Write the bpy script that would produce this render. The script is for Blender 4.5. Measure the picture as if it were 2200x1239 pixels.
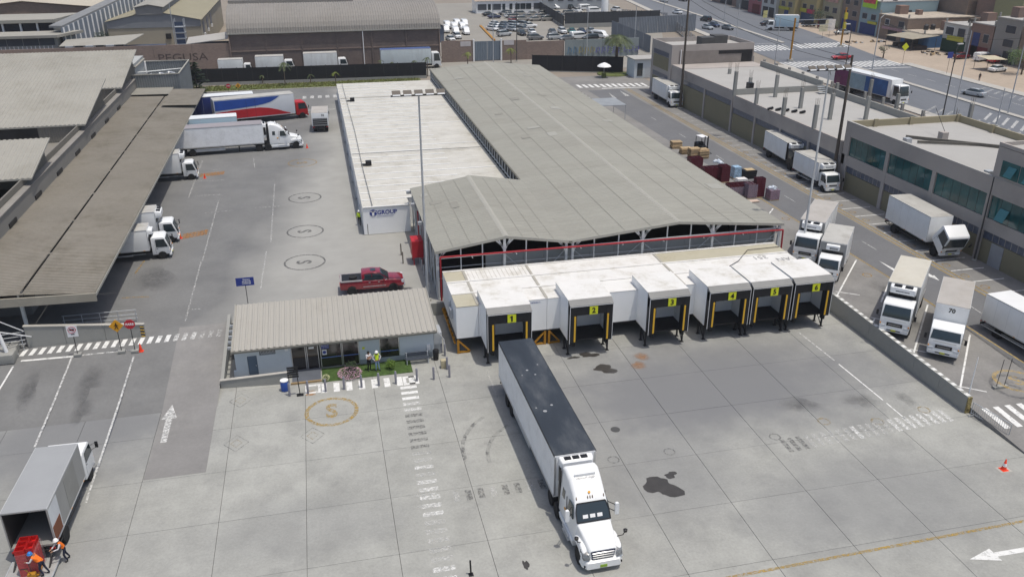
import bpy, bmesh, math, random
from mathutils import Vector, Matrix
random.seed(7)
for o in list(bpy.data.objects): bpy.data.objects.remove(o, do_unlink=True)
SC = bpy.context.scene
COL = SC.collection
R = math.radians
# ---------------------------------------------------------------- camera
cd = bpy.data.cameras.new('camera'); cam = bpy.data.objects.new('camera', cd); COL.objects.link(cam)
cd.sensor_width = 36.0; cd.lens = 36.0*1805/2200; cd.clip_start = 0.5; cd.clip_end = 6000
cam.matrix_world = Matrix(((0.97456406, 0.09180159, -0.20444402, 0), (-0.2241091, 0.39920973, -0.8890482, 0),
                           (0, 0.91225219, 0.40962903, 33.0), (0, 0, 0, 1)))
SC.camera = cam
# ---------------------------------------------------------------- sky and sun
SUN = Vector((0.18, -0.165, 1.0)).normalized()
w = bpy.data.worlds.new('World'); SC.world = w; w.use_nodes = True
nt = w.node_tree; bg = nt.nodes['Background']
sky = nt.nodes.new('ShaderNodeTexSky'); sky.sky_type = 'NISHITA'; sky.sun_disc = False
sky.sun_elevation = math.asin(SUN.z); sky.sun_rotation = math.atan2(SUN.x, SUN.y)
sky.dust_density = 3.4; sky.air_density = 1.0
nt.links.new(sky.outputs[0], bg.inputs[0]); bg.inputs[1].default_value = 0.125
ld = bpy.data.lights.new('sun', 'SUN'); ld.energy = 2.75; ld.angle = R(0.55); ld.color = (1.0, 0.955, 0.86)
so = bpy.data.objects.new('sun', ld); COL.objects.link(so); so.location = (40, -40, 200)
so.rotation_euler = SUN.to_track_quat('Z', 'Y').to_euler()
SC.view_settings.view_transform = 'Standard'; SC.view_settings.look = 'None'
SC.view_settings.exposure = 0.0; SC.view_settings.gamma = 1.0; SC.view_settings.use_curve_mapping = False
SC.render.engine = 'CYCLES'

# ---------------------------------------------------------------- helpers
def lin(c): return c/12.92 if c <= 0.04045 else ((c+0.055)/1.055)**2.4
def S(r, g, b, k=1.40):            # picture colour of a sunlit surface -> albedo
    return tuple(min(0.86, lin(v/255.0)/k) for v in (r, g, b))

class MB:
    def __init__(s, off=(0, 0, 0)): s.v = []; s.f = []; s.off = Vector(off); s.mi = []; s.cur = 0
    def add(s, vs, fs):
        n = len(s.v); s.v += [Vector(p)-s.off for p in vs]; s.f += [tuple(i+n for i in f) for f in fs]; s.mi += [s.cur]*len(fs); return s
    def box(s, x0, y0, z0, x1, y1, z1):
        return s.add([(x0,y0,z0),(x1,y0,z0),(x1,y1,z0),(x0,y1,z0),(x0,y0,z1),(x1,y0,z1),(x1,y1,z1),(x0,y1,z1)],
                     [(3,2,1,0),(4,5,6,7),(0,1,5,4),(1,2,6,5),(2,3,7,6),(3,0,4,7)])
    def cb(s, c, sz): return s.box(c[0]-sz[0]/2, c[1]-sz[1]/2, c[2]-sz[2]/2, c[0]+sz[0]/2, c[1]+sz[1]/2, c[2]+sz[2]/2)
    def quad(s, *p): return s.add(p, [tuple(range(len(p)))])
    def hexa(s, b, t):             # bottom ring, top ring (ccw from above)
        n = len(b); fs = [tuple(range(n))[::-1], tuple(range(n, 2*n))]
        for i in range(n): j = (i+1) % n; fs.append((i, j, n+j, n+i))
        return s.add(list(b)+list(t), fs)
    def prism(s, poly, z0, z1): return s.hexa([(x, y, z0) for x, y in poly], [(x, y, z1) for x, y in poly])
    def side(s, poly, y0, y1):     # (x,z) polygon extruded in y
        n = len(poly); a = [(x, y0, z) for x, z in poly]; b = [(x, y1, z) for x, z in poly]
        fs = [tuple(range(n)), tuple(range(n, 2*n))[::-1]]
        for i in range(n): j = (i+1) % n; fs.append((j, i, n+i, n+j))
        return s.add(a+b, fs)
    def sidex(s, poly, x0, x1):    # (y,z) polygon extruded in x
        n = len(poly); a = [(x0, y, z) for y, z in poly]; b = [(x1, y, z) for y, z in poly]
        fs = [tuple(range(n))[::-1], tuple(range(n, 2*n))]
        for i in range(n): j = (i+1) % n; fs.append((i, j, n+j, n+i))
        return s.add(a+b, fs)
    def tube(s, p, q, r, n=8, r2=None):
        p = Vector(p); q = Vector(q); d = (q-p); r2 = r if r2 is None else r2
        u = d.orthogonal().normalized(); v = d.normalized().cross(u)
        ring = lambda c, rr: [c+u*(rr*math.cos(2*math.pi*i/n))+v*(rr*math.sin(2*math.pi*i/n)) for i in range(n)]
        return s.hexa(ring(p, r), ring(q, r2))
    def beam(s, p, q, w, h=None):  # square bar
        p = Vector(p); q = Vector(q); d = (q-p).normalized(); h = h or w
        up = Vector((0, 0, 1)) if abs(d.z) < 0.95 else Vector((0, 1, 0))
        x = d.cross(up).normalized()*(w/2); y = x.cross(d).normalized()*(h/2)
        return s.hexa([p-x-y, p+x-y, p+x+y, p-x+y], [q-x-y, q+x-y, q+x+y, q-x+y])
    def path(s, pts, r, n=6):
        for a, b in zip(pts, pts[1:]): s.tube(a, b, r, n)
        return s
    def lathe(s, prof, n=12, c=(0, 0, 0), ax='z'):
        vs = []; fs = []; c = Vector(c)
        for (r, h) in prof:
            for i in range(n):
                a = 2*math.pi*i/n
                vs.append(c+(Vector((r*math.cos(a), r*math.sin(a), h)) if ax == 'z' else Vector((r*math.cos(a), h, r*math.sin(a)))))
        for k in range(len(prof)-1):
            for i in range(n): j = (i+1) % n; fs.append((k*n+i, k*n+j, (k+1)*n+j, (k+1)*n+i))
        fs.append(tuple(range(n))[::-1]); fs.append(tuple(range((len(prof)-1)*n, len(prof)*n)))
        return s.add(vs, fs)
    def loft(s, secs, cs=2, yc=0.):       # sections along x: (x, half width bottom, half width top, z0, z1, corner radius)
        rings = []
        for (x, hb, ht, z0, z1, r) in secs:
            ring = []; r = min(r, (z1-z0)*.49, min(hb, ht)*.95)
            for (sy, sz, a0) in ((1, 1, 0), (-1, 1, 90), (-1, -1, 180), (1, -1, 270)):
                for k in range(cs+1):
                    a = R(a0+90*k/cs); hw = ht if sz > 0 else hb
                    cy = sy*(hw-r); cz = (z1-r) if sz > 0 else (z0+r)
                    ring.append((x, yc+cy+r*math.cos(a), cz+r*math.sin(a)))
            rings.append(ring)
        n = len(rings[0]); vs = [p for g in rings for p in g]; fs = []
        for k in range(len(rings)-1):
            for i in range(n): j = (i+1) % n; fs.append((k*n+i, k*n+j, (k+1)*n+j, (k+1)*n+i))
        fs.append(tuple(range(n))[::-1]); fs.append(tuple(range((len(rings)-1)*n, len(rings)*n)))
        return s.add(vs, fs)
    def corr(s, A, B, C, pitch=0.3, amp=0.05, duty=0.5):  # ribbed sheet: A corner, B across the ribs, C along the ribs
        A = Vector(A); B = Vector(B); C = Vector(C); nrm = B.cross(C).normalized()
        if nrm.z < 0 or (abs(nrm.z) < 1e-6 and nrm.y > 0): nrm = -nrm
        L = B.length; n = max(1, round(L/pitch)); vs = []; fs = []; d = B/n; t = 0.12
        pr = []
        for i in range(n):
            a = (1-duty)/2
            pr += [(i, 0), (i+a-t/2, 0), (i+a+t/2, amp), (i+1-a-t/2, amp), (i+1-a+t/2, 0)]
        pr.append((n, 0))
        for (k, h) in pr: p = A+d*k+nrm*h; vs += [p, p+C]
        for i in range(len(pr)-1): fs.append((2*i, 2*i+2, 2*i+3, 2*i+1))
        return s.add(vs, fs)
    def mesh(s, name):
        me = bpy.data.meshes.new(name); me.from_pydata([tuple(v) for v in s.v], [], s.f)
        bm = bmesh.new(); bm.from_mesh(me); bmesh.ops.recalc_face_normals(bm, faces=bm.faces); bm.to_mesh(me); bm.free()
        if any(s.mi): me.polygons.foreach_set('material_index', s.mi)
        me.update(); return me
    def o(s, name, mat, parent=None, smooth=0, bevel=0, **kw):
        me = s.mesh(name)
        for m in (mat if isinstance(mat, (list, tuple)) else [mat]): me.materials.append(m)
        ob = bpy.data.objects.new(name, me); COL.objects.link(ob); ob.parent = parent
        if bevel:
            bm = bmesh.new(); bm.from_mesh(me)
            es = [e for e in bm.edges if len(e.link_faces) == 2 and e.calc_face_angle() > R(25)]
            bmesh.ops.bevel(bm, geom=es, offset=bevel, segments=2, profile=.6, affect='EDGES', clamp_overlap=True)
            bm.to_mesh(me); bm.free(); smooth = smooth or 40
        if smooth:
            me.polygons.foreach_set('use_smooth', [True]*len(me.polygons)); me.set_sharp_from_angle(angle=R(smooth))
        for k, v in kw.items(): ob[k] = v
        return ob

def thing(name, label, cat, loc=(0, 0, 0), rz=0.0, group=None):
    e = bpy.data.objects.new(name, None); COL.objects.link(e); e.location = loc; e.rotation_euler = (0, 0, rz)
    e.empty_display_size = .2; e['label'] = label; e['category'] = cat
    if group: e['group'] = group
    return e
def tag(o, label, cat, group=None):
    o['label'] = label; o['category'] = cat
    if group: o['group'] = group
    return o
def copy_tree(o, parent=None):
    c = o.copy(); COL.objects.link(c); c.parent = parent
    for ch in list(o.children): copy_tree(ch, c)
    return c
def place(o, loc, rz=0.0, label=None, group=None):
    o.location = loc; o.rotation_euler = (0, 0, rz)
    if label: o['label'] = label
    if group: o['group'] = group
    return o
def gz(x, y):                      # height of the site's paving
    if x > 43.2:
        if y >= 58: return 1.2
        if y >= 43: return 0.45+0.75*(y-43)/15
        return max(0., 0.45*(y-36)/7)
    if x < -9.2: return 1.2*min(1, max(0, (y-56)/11.6))
    return 0. if y < 67.6 else 1.2

# ---------------------------------------------------------------- materials
MATS = {}
def mat(name, col, rough=.6, metal=0., var=.12, vs=.6, fine=0., bump=0., bs=20., rnd=0., dirt=None, da=.0, ds=.4, st=(1, 1, 1), emit=0, alpha=1, spec=.4, coat=0):
    if name in MATS: return MATS[name]
    m = bpy.data.materials.new(name); m.use_nodes = True; n = m.node_tree; N = n.nodes; L = n.links
    b = N['Principled BSDF']; b.inputs['Roughness'].default_value = rough; b.inputs['Metallic'].default_value = metal
    b.inputs['Specular IOR Level'].default_value = spec
    if coat: b.inputs['Coat Weight'].default_value = coat; b.inputs['Coat Roughness'].default_value = .05
    geo = N.new('ShaderNodeNewGeometry'); mp = N.new('ShaderNodeMapping'); mp.inputs['Scale'].default_value = st
    L.new(geo.outputs['Position'], mp.inputs['Vector'])
    def noise(sc, det=4, ro=.6):
        t = N.new('ShaderNodeTexNoise'); t.inputs['Scale'].default_value = sc; t.inputs['Detail'].default_value = det; t.inputs['Roughness'].default_value = ro
        L.new(mp.outputs[0], t.inputs['Vector']); return t
    def mix(a, bb, fac, mode='MIX'):
        x = N.new('ShaderNodeMix'); x.data_type = 'RGBA'; x.blend_type = mode
        for sk, vv in ((x.inputs[0], fac), (x.inputs[6], a), (x.inputs[7], bb)):
            if isinstance(vv, bpy.types.NodeSocket): L.new(vv, sk)
            elif isinstance(vv, (int, float)): sk.default_value = vv
            else: sk.default_value = (*vv[:3], 1)
        return x.outputs[2]
    def ramp(sock, lo, hi, a, bb):
        x = N.new('ShaderNodeMapRange'); L.new(sock, x.inputs[0])
        for i, vv in enumerate((lo, hi, a, bb)): x.inputs[i+1].default_value = vv
        return x.outputs[0]
    c = col
    if var:
        t = noise(vs, 6, .62)
        c = mix(tuple(v*(1-var) for v in col), tuple(min(.9, v*(1+var)) for v in col), ramp(t.outputs[0], .3, .7, 0, 1))
    if fine:
        t = noise(vs*14, 3)
        g = N.new('ShaderNodeCombineColor'); f = ramp(t.outputs[0], .3, .7, 1-fine, 1+fine)
        for i in range(3): L.new(f, g.inputs[i])
        c = mix(c, g.outputs[0], 1.0, 'MULTIPLY')
    if rnd:
        oi = N.new('ShaderNodeObjectInfo'); g = N.new('ShaderNodeCombineColor')
        x = N.new('ShaderNodeMapRange'); L.new(oi.outputs['Random'], x.inputs[0]); x.inputs[3].default_value = 1-rnd; x.inputs[4].default_value = 1+rnd
        for i in range(3): L.new(x.outputs[0], g.inputs[i])
        c = mix(c, g.outputs[0], 1.0, 'MULTIPLY')
    if dirt:
        t = noise(ds, 7, .7); t2 = noise(ds*6, 5, .7)
        f = ramp(t.outputs[0], .48, .72, 0, da); f2 = ramp(t2.outputs[0], .35, .65, .3, 1)
        mm = N.new('ShaderNodeMath'); mm.operation = 'MULTIPLY'; L.new(f, mm.inputs[0]); L.new(f2, mm.inputs[1])
        c = mix(c, dirt, mm.outputs[0])
    if isinstance(c, tuple): b.inputs['Base Color'].default_value = (*c[:3], 1)
    else: L.new(c, b.inputs['Base Color'])
    if bump:
        t = noise(bs, 4); bp = N.new('ShaderNodeBump'); bp.inputs['Strength'].default_value = bump; bp.inputs['Distance'].default_value = .02
        L.new(t.outputs[0], bp.inputs['Height']); L.new(bp.outputs[0], b.inputs['Normal'])
    if alpha < 1: b.inputs['Alpha'].default_value = alpha
    MATS[name] = m; return m
def brick_mat(name, c1, c2, mortar, sx=.5, sz=.22, axis='xz', msize=.02, dirt=None, da=0):
    m = mat(name, c1, .85, var=0, dirt=None); n = m.node_tree; N = n.nodes; L = n.links; b = N['Principled BSDF']
    geo = N.new('ShaderNodeNewGeometry'); sp = N.new('ShaderNodeSeparateXYZ'); cb = N.new('ShaderNodeCombineXYZ'); ad = N.new('ShaderNodeMath'); ad.operation = 'ADD'
    L.new(geo.outputs['Position'], sp.inputs[0]); L.new(sp.outputs[0], ad.inputs[0]); L.new(sp.outputs[1], ad.inputs[1])
    L.new(ad.outputs[0], cb.inputs[0]); L.new(sp.outputs[2], cb.inputs[1])
    br = N.new('ShaderNodeTexBrick'); L.new(cb.outputs[0], br.inputs['Vector'])
    br.inputs['Color1'].default_value = (*c1, 1); br.inputs['Color2'].default_value = (*c2, 1); br.inputs['Mortar'].default_value = (*mortar, 1)
    br.inputs['Scale'].default_value = 1; br.inputs['Brick Width'].default_value = sx; br.inputs['Row Height'].default_value = sz; br.inputs['Mortar Size'].default_value = msize
    t = N.new('ShaderNodeTexNoise'); t.inputs['Scale'].default_value = .35; t.inputs['Detail'].default_value = 7; t.inputs['Roughness'].default_value = .7; L.new(geo.outputs['Position'], t.inputs['Vector'])
    mr = N.new('ShaderNodeMapRange'); L.new(t.outputs[0], mr.inputs[0]); mr.inputs[1].default_value = .35; mr.inputs[2].default_value = .7; mr.inputs[3].default_value = 0; mr.inputs[4].default_value = max(da, .01)
    x = N.new('ShaderNodeMix'); x.data_type = 'RGBA'; L.new(mr.outputs[0], x.inputs[0]); L.new(br.outputs[0], x.inputs[6]); x.inputs[7].default_value = (*(dirt or c2), 1)
    L.new(x.outputs[2], b.inputs['Base Color']); return m

# ---------------------------------------------------------------- material table
def paint(name, col, wear=.5, sc=2.2):
    m = mat(name, col, .75, var=.05); N = m.node_tree.nodes; L = m.node_tree.links
    g = N.new('ShaderNodeNewGeometry'); t = N.new('ShaderNodeTexNoise'); t.inputs['Scale'].default_value = sc; t.inputs['Detail'].default_value = 8; t.inputs['Roughness'].default_value = .75
    L.new(g.outputs['Position'], t.inputs['Vector']); r = N.new('ShaderNodeMapRange'); L.new(t.outputs[0], r.inputs[0])
    r.inputs[1].default_value = wear-.1; r.inputs[2].default_value = wear+.1; r.inputs[3].default_value = .08; r.inputs[4].default_value = .95
    L.new(r.outputs[0], N['Principled BSDF'].inputs['Alpha']); return m
CONC = mat('concrete_slab', S(181, 181, 175), .85, var=.12, vs=.45, fine=.08, bump=.15, bs=14, rnd=.045, dirt=S(150, 150, 147), da=.8, ds=.35)
def traffic_film(m, spots, col):      # rubber and dust film left by traffic, in broad uneven areas
    N = m.node_tree.nodes; L = m.node_tree.links; b = N['Principled BSDF']; old = b.inputs['Base Color'].links[0].from_socket; g = N.new('ShaderNodeNewGeometry')
    t = N.new('ShaderNodeTexNoise'); t.inputs['Scale'].default_value = .16; t.inputs['Detail'].default_value = 8; t.inputs['Roughness'].default_value = .68; L.new(g.outputs['Position'], t.inputs['Vector']); acc = None
    for (cx, cy, rx, ry, amt) in spots:
        a = N.new('ShaderNodeVectorMath'); a.operation = 'SUBTRACT'; L.new(g.outputs['Position'], a.inputs[0]); a.inputs[1].default_value = (cx, cy, 0)
        d = N.new('ShaderNodeVectorMath'); d.operation = 'MULTIPLY'; L.new(a.outputs[0], d.inputs[0]); d.inputs[1].default_value = (1/rx, 1/ry, 0)
        l = N.new('ShaderNodeVectorMath'); l.operation = 'LENGTH'; L.new(d.outputs[0], l.inputs[0])
        n = N.new('ShaderNodeMath'); n.operation = 'MULTIPLY_ADD'; L.new(t.outputs[0], n.inputs[0]); n.inputs[1].default_value = -1.3; L.new(l.outputs['Value'], n.inputs[2])
        r = N.new('ShaderNodeMapRange'); r.interpolation_type = 'SMOOTHSTEP'; L.new(n.outputs[0], r.inputs[0])
        for i, v in enumerate((.75, -.35, 0, amt)): r.inputs[i+1].default_value = v
        if acc is None: acc = r.outputs[0]
        else:
            x = N.new('ShaderNodeMath'); x.operation = 'MAXIMUM'; L.new(acc, x.inputs[0]); L.new(r.outputs[0], x.inputs[1]); acc = x.outputs[0]
    x = N.new('ShaderNodeMix'); x.data_type = 'RGBA'; L.new(acc, x.inputs[0]); L.new(old, x.inputs[6]); x.inputs[7].default_value = (*col, 1); L.new(x.outputs[2], b.inputs['Base Color'])
traffic_film(CONC, [(27, 51, 17, 8, .95), (31, 36, 10, 5, .5), (19, 44, 7, 9, .55), (-19, 55, 9, 9, .85), (-4, 41, 7, 3, .3), (-20, 42, 8, 5, .4)], S(134, 135, 137))
JOINT = mat('joint_filler', (.11, .11, .11), .95)
def court_mat():
    m = mat('court_paving', S(134, 134, 133), .85, var=.10, vs=.3, fine=.06, bump=.1, bs=14, dirt=S(114, 115, 117), da=.8, ds=.16)
    N = m.node_tree.nodes; L = m.node_tree.links; b = N['Principled BSDF']; old = b.inputs['Base Color'].links[0].from_socket
    g = N.new('ShaderNodeNewGeometry'); s = N.new('ShaderNodeSeparateXYZ'); L.new(g.outputs['Position'], s.inputs[0])
    t = N.new('ShaderNodeTexNoise'); t.inputs['Scale'].default_value = .12; t.inputs['Detail'].default_value = 7; L.new(g.outputs['Position'], t.inputs['Vector'])
    a = N.new('ShaderNodeMath'); a.operation = 'MULTIPLY_ADD'; L.new(t.outputs[0], a.inputs[0]); a.inputs[1].default_value = 9; L.new(s.outputs[0], a.inputs[2])
    y = N.new('ShaderNodeMath'); y.operation = 'MULTIPLY_ADD'; L.new(s.outputs[1], y.inputs[0]); y.inputs[1].default_value = -.13; L.new(a.outputs[0], y.inputs[2])
    r = N.new('ShaderNodeMapRange'); L.new(y.outputs[0], r.inputs[0])
    for i, v in enumerate((-15.5, -9.5, 0, 1)): r.inputs[i+1].default_value = v
    x = N.new('ShaderNodeMix'); x.data_type = 'RGBA'; L.new(r.outputs[0], x.inputs[0]); L.new(old, x.inputs[6])
    t2 = N.new('ShaderNodeTexNoise'); t2.inputs['Scale'].default_value = .5; t2.inputs['Detail'].default_value = 7; L.new(g.outputs['Position'], t2.inputs['Vector'])
    c2 = N.new('ShaderNodeMix'); c2.data_type = 'RGBA'; L.new(t2.outputs[0], c2.inputs[0]); c2.inputs[6].default_value = (*S(164, 163, 158), 1); c2.inputs[7].default_value = (*S(190, 189, 184), 1)
    L.new(c2.outputs[2], x.inputs[7]); L.new(x.outputs[2], b.inputs['Base Color']); return m
COURT = court_mat()
ASPH = mat('lane_asphalt', S(122, 123, 126), .9, var=.08, vs=.25, fine=.06, bump=.1, bs=30, dirt=S(136, 136, 136), da=.5, ds=.1)
ROADM = mat('avenue_asphalt', S(122, 126, 133), .9, var=.07, vs=.12, fine=.04, dirt=S(136, 138, 142), da=.5, ds=.06, st=(1, .25, 1))
PCONC = mat('parking_concrete', S(150, 148, 145), .88, var=.11, vs=.35, fine=.07, dirt=S(112, 111, 112), da=.8, ds=.18)
SAND = mat('sand', S(194, 178, 160), .95, var=.10, vs=.06, fine=.06, dirt=S(166, 150, 136), da=.7, ds=.05)
EARTH = mat('bare_ground', S(160, 150, 138), .95, var=.12, vs=.05, fine=.05)
LOTM = mat('lot_paving', S(164, 160, 152), .9, var=.08, vs=.08, fine=.05)
KERB = mat('kerb_concrete', S(198, 194, 186), .85, var=.1, vs=.8)
WHITE_P = paint('white_paint', (.72, .72, .70), .38); WHITE_W = paint('white_paint_worn', (.66, .66, .64), .49, 5); WHITE_F = paint('white_paint_faded', (.60, .60, .58), .56, 6); WHITE_G = paint('ghost_paint', (.12, .12, .12), .56, 5)
YEL_P = paint('yellow_paint', S(200, 165, 75), .53, 5); YEL_W = paint('yellow_paint_worn', S(200, 160, 72), .53, 4); ORG_P = paint('orange_paint', S(205, 140, 50), .53, 6); YEL_F = paint('yellow_paint_ghost', S(190, 160, 90), .58, 4); GREY_P = paint('grey_ring_paint', (.11, .11, .11), .49, 4)
YEL_L = paint('lane_yellow', S(190, 160, 84), .44, 5)
OIL = mat('oil_stain', S(78, 75, 72), .35, var=.2, vs=1.5); RUSTS = None; SKID = paint('tyre_mark', (.10, .10, .105), .60, 1.6)
def soft(name, col, amt, sc):
    m = paint(name, col, .5, sc); N = m.node_tree.nodes; L = m.node_tree.links; b = N['Principled BSDF']; old = b.inputs['Alpha'].links[0].from_node
    for i, v in ((1, .25), (2, .8), (3, 0), (4, 1)): old.inputs[i].default_value = v
    tc = N.new('ShaderNodeTexCoord'); mp = N.new('ShaderNodeVectorMath'); mp.operation = 'SUBTRACT'; mp.inputs[1].default_value = (.5, .5, 0); L.new(tc.outputs['Generated'], mp.inputs[0])
    ml = N.new('ShaderNodeVectorMath'); ml.operation = 'MULTIPLY'; ml.inputs[1].default_value = (1, 1, 0); L.new(mp.outputs[0], ml.inputs[0])
    ln = N.new('ShaderNodeVectorMath'); ln.operation = 'LENGTH'; L.new(ml.outputs[0], ln.inputs[0]); r = N.new('ShaderNodeMapRange'); r.interpolation_type = 'SMOOTHSTEP'; L.new(ln.outputs['Value'], r.inputs[0])
    for i, v in ((1, .5), (2, .08), (3, 0), (4, amt)): r.inputs[i].default_value = v
    x = N.new('ShaderNodeMath'); x.operation = 'MULTIPLY'; L.new(r.outputs[0], x.inputs[0]); L.new(old.outputs[0], x.inputs[1]); L.new(x.outputs[0], b.inputs['Alpha']); return m
SMUDGE = soft('smudge', (.05, .05, .055), .5, 1.3); RUSTS = soft('rust_stain', S(186, 136, 92), 1.1, 3.5)
GRASS = mat('grass', (.10, .12, .035), .95, var=.35, vs=.8, fine=.3)
WHT = mat('white_paintwork', (.80, .81, .81), .35, var=.03, vs=1.2, spec=.5, coat=.3)
BOXW = mat('box_panel_white', (.76, .77, .77), .45, var=.04, vs=.7, dirt=(.55, .53, .48), da=.35, ds=.9)
ROOFW = mat('box_roof_grey_white', S(206, 204, 198), .6, var=.08, vs=.6, dirt=S(150, 142, 130), da=.6, ds=.7)
ROOFD = mat('box_roof_dusty', S(198, 193, 187), .7, var=.08, vs=.6, dirt=S(170, 160, 145), da=.6, ds=.7)
ROOFC = mat('box_roof_cream', S(224, 219, 205), .6, var=.05, vs=.6, dirt=S(200, 188, 160), da=.5, ds=.7)
GREYB = mat('box_grey', S(172, 172, 170), .5, var=.06, vs=.7)
BLK = mat('black_plastic', (.012, .012, .014), .5, var=.2, vs=3); RUB = mat('rubber', (.016, .016, .017), .85, var=.2, vs=4)
CHAS = mat('chassis_black', (.02, .02, .022), .6, var=.2, vs=2); GLASS = mat('dark_glass', (.022, .034, .040), .07, var=0, spec=.9)
ALU = mat('alloy', (.62, .63, .64), .35, metal=.7, var=.08, vs=2); STEEL = mat('galvanised', (.46, .48, .50), .5, metal=.3, var=.1, vs=1.5)
LAMP = mat('headlamp', (.7, .72, .74), .12, var=0, spec=.8); REDL = mat('red_lamp', (.35, .01, .01), .2, var=0); AMB = mat('amber', (.7, .28, .02), .3, var=0)
PLATE = mat('yellow_plate', (.55, .55, .05), .5, var=0); RED = mat('red_paintwork', (.33, .010, .016), .25, var=.05, vs=1, coat=.6, spec=.5)
ORANGE = mat('orange_plastic', (.80, .06, .02), .5, var=.05); YELS = mat('yellow_steel', S(196, 140, 40), .55, var=.12, vs=2)
YELB = mat('yellow_strip', (.72, .42, .03), .5, var=.06); LIME = mat('lime_panel', (.66, .70, .025), .5, var=.03); BLUEP = mat('blue_sign', (.03, .05, .25), .5, var=.05)
REDS = mat('red_sign', (.48, .02, .035), .5, var=.04); WSIGN = mat('sign_white', (.78, .78, .78), .5, var=.03); AMBS = mat('amber_sign', (.70, .33, .02), .5, var=.05); BLKT = mat('black_lettering', (.008, .008, .008), .6, var=0)
WHTT = mat('white_lettering', (.8, .8, .8), .6, var=0)
CONT = mat('cold_store_panel', (.85, .86, .86), .45, var=.03, vs=.5)
CROOF = mat('cold_store_roof', S(226, 223, 214), .6, var=.06, vs=.5, fine=.03, dirt=S(172, 164, 144), da=.8, ds=.35, rnd=.03)
CROOFM = mat('cold_room_roof', (.70, .69, .665), .55, var=.04, vs=.6, dirt=S(190, 182, 160), da=.8, ds=.45); CROOFB = mat('cold_store_roof_beige', S(206, 200, 178), .65, var=.08, vs=.4, dirt=S(165, 156, 130), da=.8, ds=.4)
CRIB = mat('roof_rib_white', (.80, .80, .78), .5, var=.03)
SHEET = mat('fibre_cement_sheet', S(169, 168, 159), .85, var=.06, vs=.12, fine=.05, dirt=S(150, 147, 138), da=.75, ds=.18, st=(.35, 1, 1))
SHEETC = mat('canopy_sheet', S(158, 152, 141), .85, var=.08, vs=.2, fine=.06, dirt=S(124, 117, 103), da=.85, ds=.25)
SHEETS = mat('sawtooth_sheet', S(178, 175, 166), .85, var=.06, vs=.15, fine=.04, dirt=S(150, 146, 134), da=.7, ds=.12)
SHEETF = mat('vault_sheet', S(158, 154, 149), .85, var=.06, vs=.15, fine=.03, dirt=S(140, 134, 126), da=.6, ds=.12)
CLAD = mat('grey_cladding', S(150, 146, 138), .8, var=.08, vs=.2); CLADD = mat('grey_wall_panel', S(196, 198, 196), .75, var=.06, vs=.4)
STL = mat('white_steel', (.62, .64, .64), .5, var=.05); PIPE = mat('red_pipe', (.34, .02, .03), .45, var=.08)
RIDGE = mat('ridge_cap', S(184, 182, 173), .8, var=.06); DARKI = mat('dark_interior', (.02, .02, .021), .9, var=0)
STUC = mat('taupe_render', S(194, 186, 180), .9, var=.05, vs=.15, dirt=S(140, 133, 128), da=.6, ds=.1); STUCB = mat('olive_infill', S(150, 143, 118), .9, var=.08, vs=.3, dirt=S(120, 115, 98), da=.6, ds=.3)
STUCO = mat('cream_parapet', S(178, 168, 140), .9, var=.08, vs=.3); RFLAT = mat('flat_roof_screed', S(192, 190, 186), .9, var=.04, vs=.15, dirt=S(174, 171, 166), da=.6, ds=.12)
BLOCKW = mat('glass_block_band', S(96, 104, 122), .3, var=.3, vs=3.5, spec=.6); TEAL = mat('teal_glass', (.012, .085, .09), .08, var=.5, vs=.35, spec=.6); TEALL = mat('teal_glass_open', (.03, .16, .17), .1, var=.2, vs=.5, spec=.9)
CONCW = mat('cast_concrete', S(174, 174, 169), .85, var=.1, vs=.5, dirt=S(138, 137, 133), da=.7, ds=.5)
OFFW = mat('office_wall', (.55, .60, .63), .8, var=.04, vs=.4, dirt=(.42, .47, .50), da=.5, ds=.5); ROFF = mat('office_roof_sheet', S(190, 186, 177), .6, var=.05, vs=.3, dirt=S(168, 163, 152), da=.6, ds=.3)
BRICKW = brick_mat('brick_wall_brown', S(168, 146, 134), S(150, 128, 118), S(168, 154, 144), .45, .2, dirt=S(138, 124, 116), da=.8)
BRICKD = brick_mat('brick_wall_dark', S(134, 118, 112), S(120, 105, 100), S(136, 126, 120), .45, .2, dirt=S(104, 96, 94), da=.8)
BRICKR = brick_mat('brick_raw', S(168, 136, 122), S(150, 120, 108), S(160, 142, 132), .4, .22, dirt=S(138, 120, 110), da=.7)
BRICKT = brick_mat('brick_tan', S(164, 142, 126), S(148, 128, 114), S(158, 142, 130), .4, .22, dirt=S(130, 118, 108), da=.7)
FENB = mat('black_mesh_screen', (.012, .013, .016), .8, var=.15, vs=1); WOOD = mat('pallet_wood', S(206, 180, 142), .85, var=.2, vs=2, rnd=.15); WOODP = mat('pole_wood', S(98, 90, 82), .9, var=.2, vs=1.5)
CRATE = mat('maroon_crate', (.085, .010, .02), .5, var=.15, vs=2); CRATER = mat('red_crate', (.48, .012, .012), .45, var=.08, vs=2); WRAP = mat('stretch_wrap', (.55, .60, .66), .25, var=.2, vs=2, spec=.6)
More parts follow.
